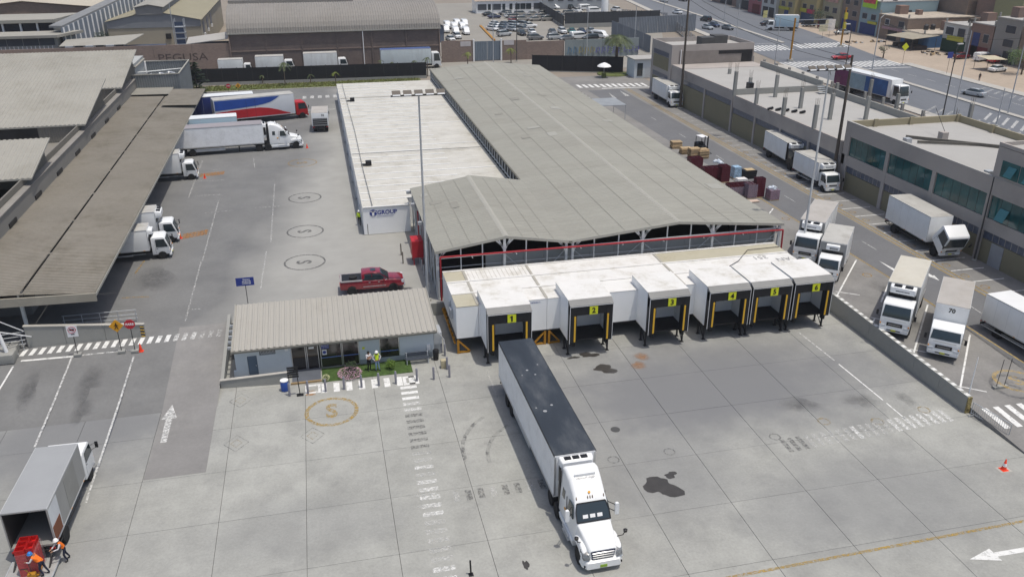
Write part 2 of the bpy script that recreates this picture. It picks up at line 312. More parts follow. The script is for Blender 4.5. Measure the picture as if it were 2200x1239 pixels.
# ---------------------------------------------------------------- ground
def sheet(name, quads, m, parent=None, **kw):
    b = MB()
    for q in quads: b.quad(*q)
    return b.o(name, m, parent, **kw)
def hole_ground():
    x0, x1, y0, y1, O, z = -90, 90, -40, 67.6, 3500, 1.14
    q = [[(-O, y1, z), (O, y1, z), (O, O, z), (-O, O, z)], [(-O, -O, z), (O, -O, z), (O, y0, z), (-O, y0, z)],
         [(-O, y0, z), (x0, y0, z), (x0, y1, z), (-O, y1, z)], [(x1, y0, z), (O, y0, z), (O, y1, z), (x1, y1, z)]]
    return sheet('ground', q, EARTH, kind='structure')
hole_ground()
yard = MB().box(-90, -40, -.6, 90, 67.6, -.06).o('yard', JOINT, kind='structure')
XJ = [-2.95+5.07*i for i in range(-7, 15)]; XJ[16] = 43.73; XJ[17] = 47.75; YJ = [32.4+5.1*j for j in range(-4, 8)]
for i in range(len(XJ)-1):
    for j in range(len(YJ)-1):
        x0, x1, y0, y1 = XJ[i]+.014, XJ[i+1]-.014, YJ[j]+.010, YJ[j+1]-.010
        if y0 > 66 or y0 < 17: continue
        if x1 < -8.9 and y0 > 55: continue
        if x0 > 43 and y0 > 36.5: continue
        if x0 < -9.2 and y1 > 56.2: y1 = 56.0
        o = MB().box(x0, y0, -.25, x1, y1, random.uniform(-.004, .002)).o('slab', CONC, yard)
# left court with its ramp, laid over the sheet
def zL(y): return 1.2*min(1, max(0, (y-56)/11.6))
ys = [55.98, 58, 60, 62, 64, 66, 67.6, 70, 90, 120, 150, 172]
court = sheet('court', [[(-70, a, zL(a)+.002), (-9.2, a, zL(a)+.002), (-9.2, b, zL(b)+.002), (-70, b, zL(b)+.002)] for a, b in zip(ys, ys[1:])] +
              [[(-9.2, 67.6, 1.2), (48, 67.6, 1.2), (48, 70, 1.2), (-9.2, 70, zL(70)+.002)], [(-9.2, 70, 1.202), (48, 70, 1.202), (48, 172, 1.202), (-9.2, 172, 1.202)]], COURT, kind='structure')
lanepatch = sheet('lane_patch', [[(-13.05, a, zL(a)+.008), (-9.25, a, zL(a)+.008), (-9.25, b, zL(b)+.008), (-13.05, b, zL(b)+.008)] for a, b in zip([47.9, 55.9, 58, 60, 62, 64, 66], [55.9, 58, 60, 62, 64, 66, 67.5])],
                  mat('lane_patch_grey', S(150, 148, 146), .9, var=.1, vs=.3, fine=.05, dirt=S(172, 170, 165), da=.9, ds=.25), yard)
# right parking deck, lane, stalls
def zR(y): return gz(50, y)
yr = [36, 39, 43, 48, 53, 58, 66]
pk = MB()
for a, b in zip(yr, yr[1:]): pk.hexa([(43.72, a, -.3), (66, a, -.3), (66, b, -.3), (43.72, b, -.3)], [(43.72, a, zR(a)+.004), (66, a, zR(a)+.004), (66, b, zR(b)+.004), (43.72, b, zR(b)+.004)])
pk.quad((43.72, 66, 1.206), (66.5, 66, 1.206), (66.5, 172, 1.206), (43.72, 172, 1.206)).quad((66, 20, 1.1), (100, 20, 1.1), (100, 68, 1.1), (66, 68, 1.1))
parking = pk.o('parking', PCONC, kind='structure')
lane = sheet('lane', [[(51.5, a, zR(a)+.010), (57.3, a, zR(a)+.010), (57.3, b, zR(b)+.010), (51.5, b, zR(b)+.010)] for a, b in zip([39, 43, 48, 53, 58], [43, 48, 53, 58, 66])] +
     [[(51.5, 66, 1.213), (57.3, 66, 1.213), (57.9, 157, 1.213), (51.2, 157, 1.213)]], ASPH, kind='structure')
# avenue, sand and town ground
NE = [(101, 20), (102.6, 90), (102.8, 160), (104, 175), (108, 212), (112, 253), (123, 330), (150, 480)]
MD = [(112, 20), (114, 90), (116.8, 160), (117.5, 175), (121, 210), (125, 253), (131, 330), (158, 480)]
FE = [(124, 20), (128, 90), (129.8, 160), (130.5, 175), (138, 212), (145, 253), (154, 330), (182, 480)]
def strip(name, A, B, z, m, **kw): return sheet(name, [[(*A[i], z), (*B[i], z), (*B[i+1], z), (*A[i+1], z)] for i in range(len(A)-1)], m, **kw)
avenue = strip('avenue', NE, FE, 1.20, ROADM, kind='structure')
sandy = strip('sand_verge', FE, [(x+190, y) for x, y in FE], 1.17, SAND, kind='structure')
def kerbline(name, A, w0, w1, h, m, skip=()):
    b = MB()
    for i in range(len(A)-1):
        if i in skip: continue
        (xa, ya), (xb, yb) = A[i], A[i+1]
        b.hexa([(xa+w0, ya, 1.15), (xa+w1, ya, 1.15), (xb+w1, yb, 1.15), (xb+w0, yb, 1.15)], [(xa+w0, ya, 1.2+h), (xa+w1, ya, 1.2+h), (xb+w1, yb, 1.2+h), (xb+w0, yb, 1.2+h)])
    return b.o(name, m, kind='structure')
kerbline('pavement', [(101, 20), (102.6, 90), (102.8, 160), (104, 175)], -2.8, -.02, .14, KERB)
kerbline('pavement', [(108, 212), (112, 253), (123, 330), (150, 480)], -2.2, -.02, .14, KERB)
kerbline('median', [(112, 20), (114, 90), (116.8, 160), (117.2, 169)], -.6, .6, .18, KERB)
kerbline('median', [(121, 207), (125, 253), (131, 330), (158, 480)], -.6, .6, .18, KERB)
kerbline('pavement', [(124, 20), (128, 90), (129.8, 160), (130.2, 171)], .02, 2.6, .14, KERB)
lot = sheet('car_lot', [[(28, 197.2, 1.19), (84, 197.2, 1.19), (104, 250, 1.19), (112, 330, 1.19), (28, 330, 1.19)]], LOTM, kind='structure')
street = sheet('back_street', [[(-80, 180, 1.19), (74, 180, 1.19), (74, 196, 1.19), (-80, 196, 1.19)]], LOTM, kind='structure')
verge = MB().box(-26, 171.5, 1.1, 21, 177.6, 1.26).o('grass_verge', GRASS, kind='structure')
MB().box(-26, 171.2, 1.1, 21, 171.5, 1.34).o('kerb', YEL_L if 0 else KERB, verge)
# ---------------------------------------------------------------- painted markings
def mk(parent, quads, m, name='marking'):
    return sheet(name, quads, m, parent)
def line(parent, a, b, w, m, dz=.012, name='marking'):
    a = Vector(a); b = Vector(b); d = (b-a); d.z = 0; d.normalize(); n = Vector((-d.y, d.x, 0))*(w/2); z = Vector((0, 0, dz))
    k = max(1, int((b-a).length/5)); P = [a+(b-a)*(i/k) for i in range(k+1)]
    for p in P: p.z = max(gz(p.x, p.y), p.z if p.x > 44 or p.x < -9.2 else 0)
    return mk(parent, [[P[i]-n+z, P[i+1]-n+z, P[i+1]+n+z, P[i]+n+z] for i in range(k)], m, name)
def ring(parent, c, r, w, m, n=40, dz=.012, sy=1.0):
    q = []
    for i in range(n):
        a0, a1 = 2*math.pi*i/n, 2*math.pi*(i+1)/n
        f = lambda a, rr: (c[0]+rr*math.cos(a), c[1]+rr*sy*math.sin(a), c[2]+dz)
        q.append([f(a0, r-w/2), f(a1, r-w/2), f(a1, r+w/2), f(a0, r+w/2)])
    return mk(parent, q, m)
def text(s, size, m, parent, loc, rot=(0, 0, 0), name='lettering', ext=.004, bold=False, align='CENTER', sx=1.0):
    c = bpy.data.curves.new(name, 'FONT'); c.body = s; c.size = size; c.align_x = align; c.align_y = 'CENTER'; c.extrude = ext; c.resolution_u = 3
    if bold: c.offset = size*.028
    o = bpy.data.objects.new(name, c); COL.objects.link(o); dg = bpy.context.evaluated_depsgraph_get()
    me = bpy.data.meshes.new_from_object(o.evaluated_get(dg)); bpy.data.objects.remove(o); bpy.data.curves.remove(c)
    me.materials.clear(); me.materials.append(m); o = bpy.data.objects.new(name, me); COL.objects.link(o)
    o.location = loc; o.rotation_euler = rot; o.scale = (sx, 1, 1); o.parent = parent; return o
def glyph(parent, s, c, size, m, rz=0, sx=1.0):
    return text(s, size, m, parent, (c[0], c[1], c[2]+.013), (0, 0, rz), 'marking', 0, True, sx=sx)
# yard: S circle, diamonds, faded crossing, bay lines, crossing by the deck
ring(yard, (-1.1, 53.4, 0), 1.78, .30, YEL_P); glyph(yard, 'S', (-1.1, 53.4, 0), 2.5, YEL_P, sx=.75)
for c in ((-7.61,56.43,0.00), (-7.55,50.79,0.00), (-2.48,50.59,0.00)):
    for k, m in ((.85, WHITE_G), (.42, YEL_F)):
        for i in range(4):
            f = lambda a, q: (c[0]+q*math.cos(a), c[1]+q*1.2*math.sin(a), .012)
            a, b = i*math.pi/2, (i+1)*math.pi/2
            mk(yard, [[f(a, k-.07), f(b, k-.07), f(b, k), f(a, k)]], m)
mk(yard, [[(-2.9, 56.0, .01), (-2.2, 56.0, .01), (-2.2, 56.7, .01), (-2.9, 56.7, .01)]], ORG_P)
y = 55.6
for k in range(27):
    m = WHITE_P if k < 3 else WHITE_W if k in (3, 4, 13, 15, 16, 17, 18, 19, 25, 26) else WHITE_G if 5 <= k <= 10 else WHITE_F
    x = 4.7-(k*.012); mk(yard, [[(x-.62, y-.26, .012), (x+.62, y-.26, .012), (x+.62, y+.12, .012), (x-.62, y+.12, .012)]], m); y -= .79
mk(yard, [[(3.6, 41.2, .014), (4.9, 41.2, .014), (4.9, 41.45, .014), (3.6, 41.45, .014)], [(3.6, 42.3, .014), (4.9, 42.3, .014), (4.9, 42.55, .014), (3.6, 42.55, .014)]], WHITE_F)
for k in range(12):
    x = 5.9+k*.78; mk(yard, [[(x, 41.3, .012), (x+.38, 41.3, .012), (x+.38, 42.3, .012), (x, 42.3, .012)]], WHITE_G if k % 3 else WHITE_F)
for k in range(22):
    x = 28.6+k*.62; m = WHITE_G if k in (0, 1, 2) else WHITE_F if k < 9 or k in (10, 11, 12, 13) else WHITE_W
    s_ = k*.04; mk(yard, [[(x, 41.4+s_, .012), (x+.34, 41.4+s_, .012), (x+.34, 42.9+s_, .012), (x, 42.9+s_, .012)]], m)
for k in range(9):                 # in front of the office
    x = -1.9+k*.95
    if k == 8: break
    mk(yard, [[(x+.1, 56.15-.04*k, .012), (x+.55, 56.15-.04*k, .012), (x+.55, 57.5-.04*k, .012), (x+.1, 57.5-.04*k, .012)]], WHITE_P)
for (cx, cy) in ((-2.35, 56.9), (5.0, 56.55)):
    for q in ([-.6, -.65, .6, -.4], [-.6, .4, .6, .65], [-.6, -.4, -.35, .4], [.35, -.4, .6, .4]):
        mk(yard, [[(cx+q[0], cy+q[1], .012), (cx+q[2], cy+q[1], .012), (cx+q[2], cy+q[3], .012), (cx+q[0], cy+q[3], .012)]], WHITE_P)
line(yard, (38.4, 57.2, 0), (38.6, 52.0, 0), .11, WHITE_W); line(yard, (38.6, 51.4, 0), (38.7, 45.8, 0), .11, WHITE_P); line(yard, (38.7, 45.4, 0), (38.7, 43.3, 0), .11, WHITE_P)
line(yard, (11.0, 57.0, 0), (11.0, 52.5, 0), .1, WHITE_F)
line(yard, (21.0, 31.7, 0), (41, 32.05, 0), .20, YEL_P); line(yard, (14, 31.6, 0), (21, 31.7, 0), .2, YEL_W)
mk(yard, [[(33.1, 29.95, .012), (34.8, 29.45, .012), (34.8, 30.45, .012)], [(34.8, 29.78, .012), (40.5, 29.7, .012), (40.5, 30.05, .012), (34.8, 30.12, .012)]], WHITE_P)
for c in ((32.87,44.25,0.00), (40.79,43.99,0.00), (36.57,43.40,0.00)): ring(yard, c, .4, .14, YEL_F, 20)
for c in ((16.82,43.27,0.00), (20.76,43.28,0.00), (28.53,43.29,0.00)): ring(yard, c, .36, .1, WHITE_G, 24)
# left lane and stalls
for a, b, m in (((-20.8, 64.6, .74), (-20.8, 53.4, 0), WHITE_W), ((-16.1, 63.8, .67), (-16.1, 46.3, 0), WHITE_W), ((-24.9, 64.1, .7), (-25.4, 55.0, 0), WHITE_P)): line(court, a, b, .14, m)
mk(yard, [[(-12.42, 56.8, .10), (-12.95, 55.0, .02), (-11.9, 55.0, .02)], [(-12.65, 55.0, .02), (-12.6, 52.0, .02), (-12.2, 52.0, .02), (-12.2, 55.0, .02)]], WHITE_W)
b0, b1, t0, t1 = Vector((-24.85,65.43,0.98)), Vector((-9.33,65.45,0.98)), Vector((-24.68,66.39,1.07)), Vector((-9.21,66.51,1.09))
for k in range(23):
    f0, f1 = k/23, (k+.52)/23; zz = Vector((0, 0, .02))
    mk(court, [[b0.lerp(b1, f0)+zz, b0.lerp(b1, f1)+zz, t0.lerp(t1, f1)+zz, t0.lerp(t1, f0)+zz]], WHITE_P if k < 17 else WHITE_W if k < 20 else WHITE_F)
line(court, (-24.52,64.79,0.91), (-20.63,64.68,0.90), .3, WHITE_P); line(court, (-20.47,64.72,0.90), (-16.15,64.75,0.91), .2, WHITE_W)
# court rings and lines
for c, m, r in (((-2.89,116.83,1.20), YEL_W, 1.9), ((-2.65,100.85,1.20), GREY_P, 1.9), ((-2.66,88.83,1.20), GREY_P, 1.9), ((-2.75,79.84,1.20), GREY_P, 1.95)):
    ring(court, c, r, .18, m, 44); glyph(court, 'S', c, 2.0, m, math.pi/2)
for a, b in (((-16.51,121.18,1.20), (-16.44,104.02,1.20)), ((-14.81,116.04,1.20), (-13.01,116.09,1.20)), ((-16.94,111.06,1.20), (-12.78,110.73,1.20)), ((-6.39,107.59,1.20), (-6.21,86.32,1.20)), ((-6.59,83.68,1.20), (-6.76,74.17,1.20)), ((-12.77,102.25,1.20), (-12.70,82.51,1.20)), ((-12.81,82.28,1.20), (-12.72,68.61,1.20)), ((-15.69,104.60,1.20), (-12.63,104.46,1.20)), ((-13.93,97.60,1.20), (-10.86,97.91,1.20)), ((-8.37,98.20,1.20), (-5.61,98.27,1.20)), ((-12.53,70.91,1.20), (-11.71,70.91,1.20)), ((-9.60,120.84,1.20), (-9.24,115.92,1.20))):
    line(court, a, b, .14, WHITE_F)
for (u0, u1) in (((-15.50,90.16,1.20), (-13.06,91.07,1.20)), ((-16.06,113.64,1.20), (-13.05,114.28,1.20))):
    u0 = Vector(u0); u1 = Vector(u1)
    for k in range(7):
        p = u0+(u1-u0)*(k/7); mk(court, [[(p.x, p.y-.8, 1.214), (p.x+.42, p.y-.8, 1.214), (p.x+.42, p.y+.8, 1.214), (p.x, p.y+.8, 1.214)]], ORG_P)
for k in range(5):
    p = ((-2.78,162.48,1.20)); mk(court, [[(p[0]+k*1.4, p[1]-1.2, 1.214), (p[0]+.7+k*1.4, p[1]-1.2, 1.214), (p[0]+.7+k*1.4, p[1]+1.2, 1.214), (p[0]+k*1.4, p[1]+1.2, 1.214)]], WHITE_W)
line(court, (-4.5, 151, 1.2), (2.8, 151, 1.2), .35, WHITE_W)
for a, b in (((-18.86,74.85,1.20), (-16.53,74.62,1.20)), ((-18.68,80.49,1.20), (-18.35,83.81,1.20))): line(court, a, b, .14, YEL_W)
# right lane
line(parking, (51.45, 41, 1), (51.45, 58, 1.2), .14, YEL_L); line(parking, (51.45, 58, 1.2), (51.2, 90, 1.2), .14, YEL_L, .016)
for dx in (0, .55): line(parking, (57.35+dx, 48, 1.1), (57.35+dx, 58, 1.2), .16, YEL_L, .02); line(parking, (57.35+dx, 58, 1.2), (58.9+dx, 157, 1.2), .16, YEL_L, .02)
for k in range(31):
    yy = 52.7+2.7*k; xx = 58.15+(yy-58)*.016
    line(parking, (xx, yy, gz(60, yy)), (xx+3.7, yy, gz(60, yy)), .13, WHITE_P if yy < 100 else WHITE_W, .016)
    if k < 24: ring(parking, (xx+.55, yy+1.4, gz(60, yy)), .36, .14, YEL_W if k % 3 else YEL_P, 20)
for k in range(4):
    yy = 52.0+5.37*k; line(parking, (51.0, yy, gz(51, yy)), (44.1, yy-7.4, gz(44, yy-7.4)), .14, WHITE_P, .014)
    line(parking, (46.3, yy-7.6, gz(46, yy-7.6)), (44.6, yy-6.4, gz(45, yy-6.4)), .12, WHITE_P, .014)
line(parking, (50.8, 84.4, 1.2), (48.2, 81.4, 1.2), .14, WHITE_P)
for c in ((49.71,64.42,1.20), (50.41,80.83,1.20)): ring(parking, c, .4, .14, YEL_W, 20)
ring(parking, (48.9, 44.5, 1.02), 1.55, .3, YEL_P, dz=.03); glyph(parking, 'S', (48.9, 44.5, 1.04), 1.8, YEL_P)
for yy in (46, 55, 64, 70, 79, 86, 95, 105, 118, 130): line(lane, (54.6, yy, gz(54, yy)), (54.6, yy+2.6, gz(54, yy+2.6)), .1, WHITE_W, .018)
mk(lane, [[(53.0, 67.4, 1.226), (52.75, 63.9, 1.226), (53.3, 63.9, 1.226)], [(55.2, 62.9, 1.226), (55.9, 62.9, 1.226), (55.55, 61.7, 1.226)], [(55.4, 64.4, 1.226), (55.7, 64.4, 1.226), (55.7, 62.9, 1.226), (55.4, 62.9, 1.226)]], WHITE_P)
mk(lane, [[(57.2, 155.5, 1.226), (56.5, 150.5, 1.226), (57.3, 150.0, 1.226)], [(54.4, 154, 1.226), (53.6, 149, 1.226), (54.2, 148.6, 1.226)]], WHITE_W)
for k in range(12):
    x = 50.5+k*1.2; mk(parking, [[(x, 159.8-.1*k, 1.228), (x+.62, 159.8-.1*k, 1.228), (x+.62, 163-.1*k, 1.228), (x, 163-.1*k, 1.228)]], WHITE_P)
line(parking, (54.5, 158.3, 1.2), (64.5, 157.6, 1.2), .5, WHITE_P, .024)
for k in range(6): line(parking, (46, 96+k*1.4, 1.2), (50.5, 96+k*1.4, 1.2), .5, WHITE_F)
for k in range(13): # crossing at the deck's foot
    x = 44.3+k*.98; mk(parking, [[(x, 40.2, gz(44, 40.2)+.03), (x+.48, 40.2, gz(44, 40.2)+.03), (x+.48, 42.6, gz(44, 42.6)+.03), (x, 42.6, gz(44, 42.6)+.03)]], WHITE_P)
# avenue marks
for k in range(11):
    x = 105.6+k*1.15; mk(avenue, [[(x+.3, 195.5, 1.215), (x+.85, 195.5, 1.215), (x+2.1, 204, 1.215), (x+1.5, 204, 1.215)]], WHITE_P)
for k in range(12):
    x = 120.6+k*1.2; mk(avenue, [[(x, 197, 1.215), (x+.6, 197, 1.215), (x+1.9, 204.5, 1.215), (x+1.3, 204.5, 1.215)]], WHITE_P)
for k in range(11):
    x = 103.9+k*1.15; mk(avenue, [[(x, 171.5, 1.215), (x+.55, 171.5, 1.215), (x+.55, 178.5, 1.215), (x, 178.5, 1.215)]], WHITE_P)
for k in range(10):
    x = 118.8+k*1.2; mk(avenue, [[(x, 169, 1.215), (x+.6, 169, 1.215), (x+1.0, 176, 1.215), (x+.4, 176, 1.215)]], WHITE_P)
line(avenue, (118.2, 166.8, 1.2), (129.6, 166.4, 1.2), .4, WHITE_P); line(avenue, (105.5, 206.5, 1.2), (119.5, 207, 1.2), .4, WHITE_W)
for k in range(16):
    yy = 93+k*2.2; mk(avenue, [[(103.3, yy, 1.215), (107.5, yy+3.2, 1.215), (107.5, yy+3.8, 1.215), (103.3, yy+.6, 1.215)]], WHITE_F)
for k in range(14):
    yy = 92+k*2.0; mk(avenue, [[(108.2, yy, 1.215), (112.9, yy+4, 1.215), (112.9, yy+4.6, 1.215), (108.2, yy+.6, 1.215)]], WHITE_W)
for k in range(10):
    yy = 122+k*2.0; mk(avenue, [[(125.5, yy, 1.215), (128.6, yy+2, 1.215), (128.6, yy+2.6, 1.215), (125.5, yy+.6, 1.215)]], WHITE_F)
for k in range(9): line(avenue, (122.7+k*.1, 120+k*6, 1.2), (122.8+k*.1, 123+k*6, 1.2), .15, WHITE_W)
# stains
def blot(parent, c, rx, ry, m, seed, dz=.012, n=26, name='stain'):
    rnd = random.Random(seed); ph = [rnd.uniform(0, 6.28) for _ in range(5)]; vs = []
    for i in range(n):
        a = 2*math.pi*i/n; r = 1+.28*math.sin(2*a+ph[0])+.18*math.sin(3*a+ph[1])+.10*math.sin(5*a+ph[2])+.06*math.sin(9*a+ph[3])
        x, y = c[0]+rx*r*math.cos(a), c[1]+ry*r*math.sin(a); vs.append((x, y, (gz(x, y) if c[2] > .05 else 0)+dz))
    return mk(parent, [[vs[i], vs[(i+1) % n], (c[0], c[1], c[2]+dz)] for i in range(n)], m, name)
for c, rx, ry, s in (((20.17,54.87,0.00), .85, .62, 5), ((19.61,57.35,0.00), .7, .4, 9), ((18.26,57.18,0.00), .4, .2, 3), ((18.84,39.88,0.00), .95, 1.05, 12), ((19.85,40.88,0.00), .4, .3, 2), ((8.86,35.07,0.00), .14, .42, 4)): blot(yard, c, rx, ry, OIL, s)
blot(yard, ((23.05,54.74,0.00)), .6, 1.0, RUSTS, 21); blot(yard, ((23.78,56.15,0.00)), .9, .6, RUSTS, 24)
for c, rx, ry, s in (((-18.89,60.90,0.51), 1.0, 3.0, 31), ((-18.71,57.43,0.15), .7, 2.2, 32), ((-22.99,60.52,0.47), .8, 2.8, 33), ((32.40,46.57,0.00), 1.8, 1.1, 34), ((37.10,46.14,0.00), 1.5, 1.0, 35), ((40.49,45.70,0.00), .9, 1.0, 37), ((49.37,61.26,1.20), 1.4, 2.0, 42), ((47.73,55.01,1.05), 1.0, 1.4, 46), ((-16.73,78.67,1.20), 2, 4, 44)):
    z = gz(c[0], c[1]); blot(yard if z < .05 else court if c[0] < 0 else parking, (c[0], c[1], z), rx, ry, SMUDGE, s, dz=.018 if z < .05 else .012)
for c, r, a0, a1 in (((12.5, 46, 0), 5.2, 2.2, 3.3), ((13.2, 45, 0), 4.4, 2.1, 3.2)):
    q = []
    for i in range(14):
        t0, t1 = a0+(a1-a0)*i/14, a0+(a1-a0)*(i+1)/14; f = lambda t, rr: (c[0]+rr*math.cos(t), c[1]+rr*math.sin(t), .010)
        q.append([f(t0, r-.14), f(t1, r-.14), f(t1, r+.14), f(t0, r+.14)])
    mk(yard, q, SKID, 'tyre_mark')
for c in ((18.12,46.61,0.00),): MB().lathe([(.33, 0), (.33, .012)], 20, (c[0], c[1], 0)).o('manhole_cover', mat('cast_iron', (.07, .07, .07), .7), yard)

# ================================================================ main shed with twin gables
def shed():
    o = (25, 68.3, 1.2); t = thing('warehouse_shed', 'long open-fronted shed with grey ribbed twin-gable roof and white V-braced posts', 'warehouse', o)
    P = [(8.7, 5.85), (15.1, 6.8), (21.05, 5.85), (31.5, 6.82), (42.3, 5.8)]
    def slope(a, b, y0, y1):
        m = MB(o); A = (P[a][0], y0, P[a][1]); m.corr(A, (0, y1-y0, 0), (P[b][0]-P[a][0], 0, P[b][1]-P[a][1]), .45, .035)
        m.o('roof_sheet', SHEET, t)
        m = MB(o)
        for (xx, y, zz, s) in ((P[a][0], y0, P[a][1], 1),):
            m.hexa([(P[a][0], y0-.06, P[a][1]-.22), (P[b][0], y0-.06, P[b][1]-.22), (P[b][0], y0-.003, P[b][1]-.22), (P[a][0], y0-.003, P[a][1]-.22)],
                   [(P[a][0], y0-.06, P[a][1]+.03), (P[b][0], y0-.06, P[b][1]+.03), (P[b][0], y0-.003, P[b][1]+.03), (P[a][0], y0-.003, P[a][1]+.03)])
        m.o('fascia', RIDGE, t)
    slope(0, 1, 68.0, 86.9); slope(1, 2, 68.0, 87.3); slope(2, 3, 68.0, 160.5); slope(3, 4, 68.0, 160.5)
    for (i, y1) in ((1, 87.0), (3, 160.5)):
        m = MB(o); x, z = P[i]
        m.hexa([(x-.28, 68, z-.02), (x, 68, z+.06), (x+.28, 68, z-.02), (x, 68, z-.04)], [(x-.28, y1, z-.02), (x, y1, z+.06), (x+.28, y1, z-.02), (x, y1, z-.04)]); m.o('ridge_cap', RIDGE, t)
    rr = random.Random(21)
    for k in range(16):
        a, b = rr.choice(((0, 1), (2, 3), (2, 3), (3, 4), (3, 4))); f = rr.uniform(.1, .8); y = rr.uniform(70, 84 if a == 0 else 150); w = rr.uniform(.08, .18); L = rr.choice((.9, 1.8))
        (xa, za), (xb, zb) = P[a], P[b]; q = lambda g: (xa+(xb-xa)*g, za+(zb-za)*g+.045)
        MB(o).hexa([(q(f)[0], y, q(f)[1]), (q(f+w)[0], y, q(f+w)[1]), (q(f+w)[0], y+L, q(f+w)[1]), (q(f)[0], y+L, q(f)[1])], [(q(f)[0], y, q(f)[1]+.012), (q(f+w)[0], y, q(f+w)[1]+.012), (q(f+w)[0], y+L, q(f+w)[1]+.012), (q(f)[0], y+L, q(f)[1]+.012)]).o('replaced_sheet', mat('sheet_newer', S(178, 177, 169), .85, var=.06, vs=.8) if k % 3 else mat('sheet_older', S(160, 158, 149), .85, var=.08, vs=.8), t)
    for a, b in ((0, 1), (1, 2), (2, 3), (3, 4)):
        for f in (.26, .5, .74):
            (xa, za), (xb, zb) = P[a], P[b]; x, z = xa+(xb-xa)*f, za+(zb-za)*f; y1 = 86.5 if b < 3 else 160.4; MB(o).box(x-.03, 68.02, z+.02, x+.03, y1, z+.042).o('sheet_lap', mat('sheet_lap', S(156, 154, 146), .85), t)
    MB(o).box(20.9, 67.9, 5.70, 21.2, 160.5, 5.835).o('valley_gutter', mat('gutter_dark', S(120, 118, 110), .8), t)
    # rear gable
    for a, b in ((2, 3), (3, 4)): MB(o).hexa([(P[a][0], 160.2, 1.2), (P[b][0], 160.2, 1.2), (P[b][0], 160.3, 1.2), (P[a][0], 160.3, 1.2)], [(P[a][0], 160.2, P[a][1]-.05), (P[b][0], 160.2, P[b][1]-.05), (P[b][0], 160.3, P[b][1]-.05), (P[a][0], 160.3, P[a][1]-.05)]).o('gable_wall', CLADD, t)
    def zr(x):
        for (xa, za), (xb, zb) in zip(P, P[1:]):
            if xa <= x <= xb: return za+(zb-za)*(x-xa)/(xb-xa)
        return 5.8
    # front: posts, rails, braces, inner wall panels
    main = [8.95, 15.0, 20.75, 21.35, 28.1, 35.1, 42.05]; minor = [11.05, 13.0, 17.0, 18.95, 23.4, 25.75, 30.5, 32.85, 37.4, 39.7]
    for x in main:
        m = MB(o); m.box(x-.11, 68.15, 1.2, x+.11, 68.37, zr(x)-.12)
        for s in (-1, 1):
            if 8.9 < x+s*.9 < 42.2 and not (x == 20.75 and s > 0) and not (x == 21.35 and s < 0):
                for k, (dx, dz) in enumerate(((.95, .85), (.6, 1.15))):
                    zt = zr(x+s*dx)-.1; m.beam((x+s*.06, 68.26, zt-dz), (x+s*dx, 68.26, zt), .13)
        m.o('post', STL, t)
    for x in minor: MB(o).box(x-.05, 68.2, 1.2, x+.05, 68.3, zr(x)-.1).o('stud', STL, t)
    for z in (3.1, 4.15):
        MB(o).box(9.05, 68.315, z, 41.95, 68.36, z+.05).o('rail', STL, t)
    MB(o).beam((9, 68.12, 5.15), (42, 68.12, 5.35), .1).o('rail', STL, t)
    for xa, xb in ((15.1, 17.0), (20.7, 18.95), (21.4, 23.4), (28.0, 25.75), (28.2, 30.5), (35.0, 32.85), (35.2, 37.4), (42, 39.7)):
        MB(o).beam((xa, 68.42, 4.9), (xb, 68.42, 3.0), .05).o('brace', STL, t)
    for i, (xa, xb) in enumerate(zip([13.5, 15, 17, 18.95, 21.05, 23.4, 25.75, 28.1, 30.5, 32.85, 35.1, 37.4, 39.7], [15, 17, 18.95, 21.05, 23.4, 25.75, 28.1, 30.5, 32.85, 35.1, 37.4, 39.7, 42])):
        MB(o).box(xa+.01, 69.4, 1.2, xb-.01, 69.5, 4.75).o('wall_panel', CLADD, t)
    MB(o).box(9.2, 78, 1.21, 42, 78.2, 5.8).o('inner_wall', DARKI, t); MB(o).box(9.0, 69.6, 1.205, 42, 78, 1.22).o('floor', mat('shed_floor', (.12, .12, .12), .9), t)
    # red fire main
    m = MB(o); m.path([(9.15, 67.85, .4), (9.15, 67.85, 5.35), (42.2, 67.85, 5.2), (42.3, 67.85, 2.0)], .085, 8); m.o('fire_main', PIPE, t, smooth=40)
    for x in (12, 16, 22, 26, 30, 34, 38): MB(o).box(x-.03, 67.7, 5.1, x+.03, 68.2, 5.16).o('pipe_bracket', STL, t)
    # left flank: cross-braced bays
    for k in range(10):
        y = 68.6+k*2.0; MB(o).box(8.86, y, 1.2, 8.98, y+.12, 5.8).o('stud', STL, t)
    for k in range(4):
        y = 69+k*4.5; MB(o).beam((8.9, y, 1.4), (8.9, y+4.3, 5.6), .05).beam((8.9, y+4.3, 1.4), (8.9, y, 5.6), .05).o('brace', STL, t)
    for k in range(9): MB(o).box(9.05, 68.9+k*2, 1.2, 9.1, 70.65+k*2, 5.7).o('mesh_panel', CLAD, t)
    MB(o).box(8.75, 80.9, 1.2, 8.88, 81.3, 5.2).o('hydrant_riser', PIPE, t)
    # glazed strip above the cold store roof
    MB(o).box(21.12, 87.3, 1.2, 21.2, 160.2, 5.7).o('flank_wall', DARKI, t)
    for k in range(49):
        y = 87.8+k*1.5; MB(o).box(21.0, y, 4.26, 21.11, y+.09, 5.75).o('mullion', STL, t)
    for z in (4.5, 5.62): MB(o).box(20.97, 87.4, z, 21.1, 160.2, z+.07).o('rail', STL, t)
    for yy in (76.5, 82.2, 86.5): MB(o).cb((8.55, yy, 5.55), (.5, .35, .3)).o('fan_unit', STEEL, t)
    MB(o).box(42.0, 69, 1.2, 42.1, 160, 5.7).o('flank_wall', CLADD, t)
    return t
shed()
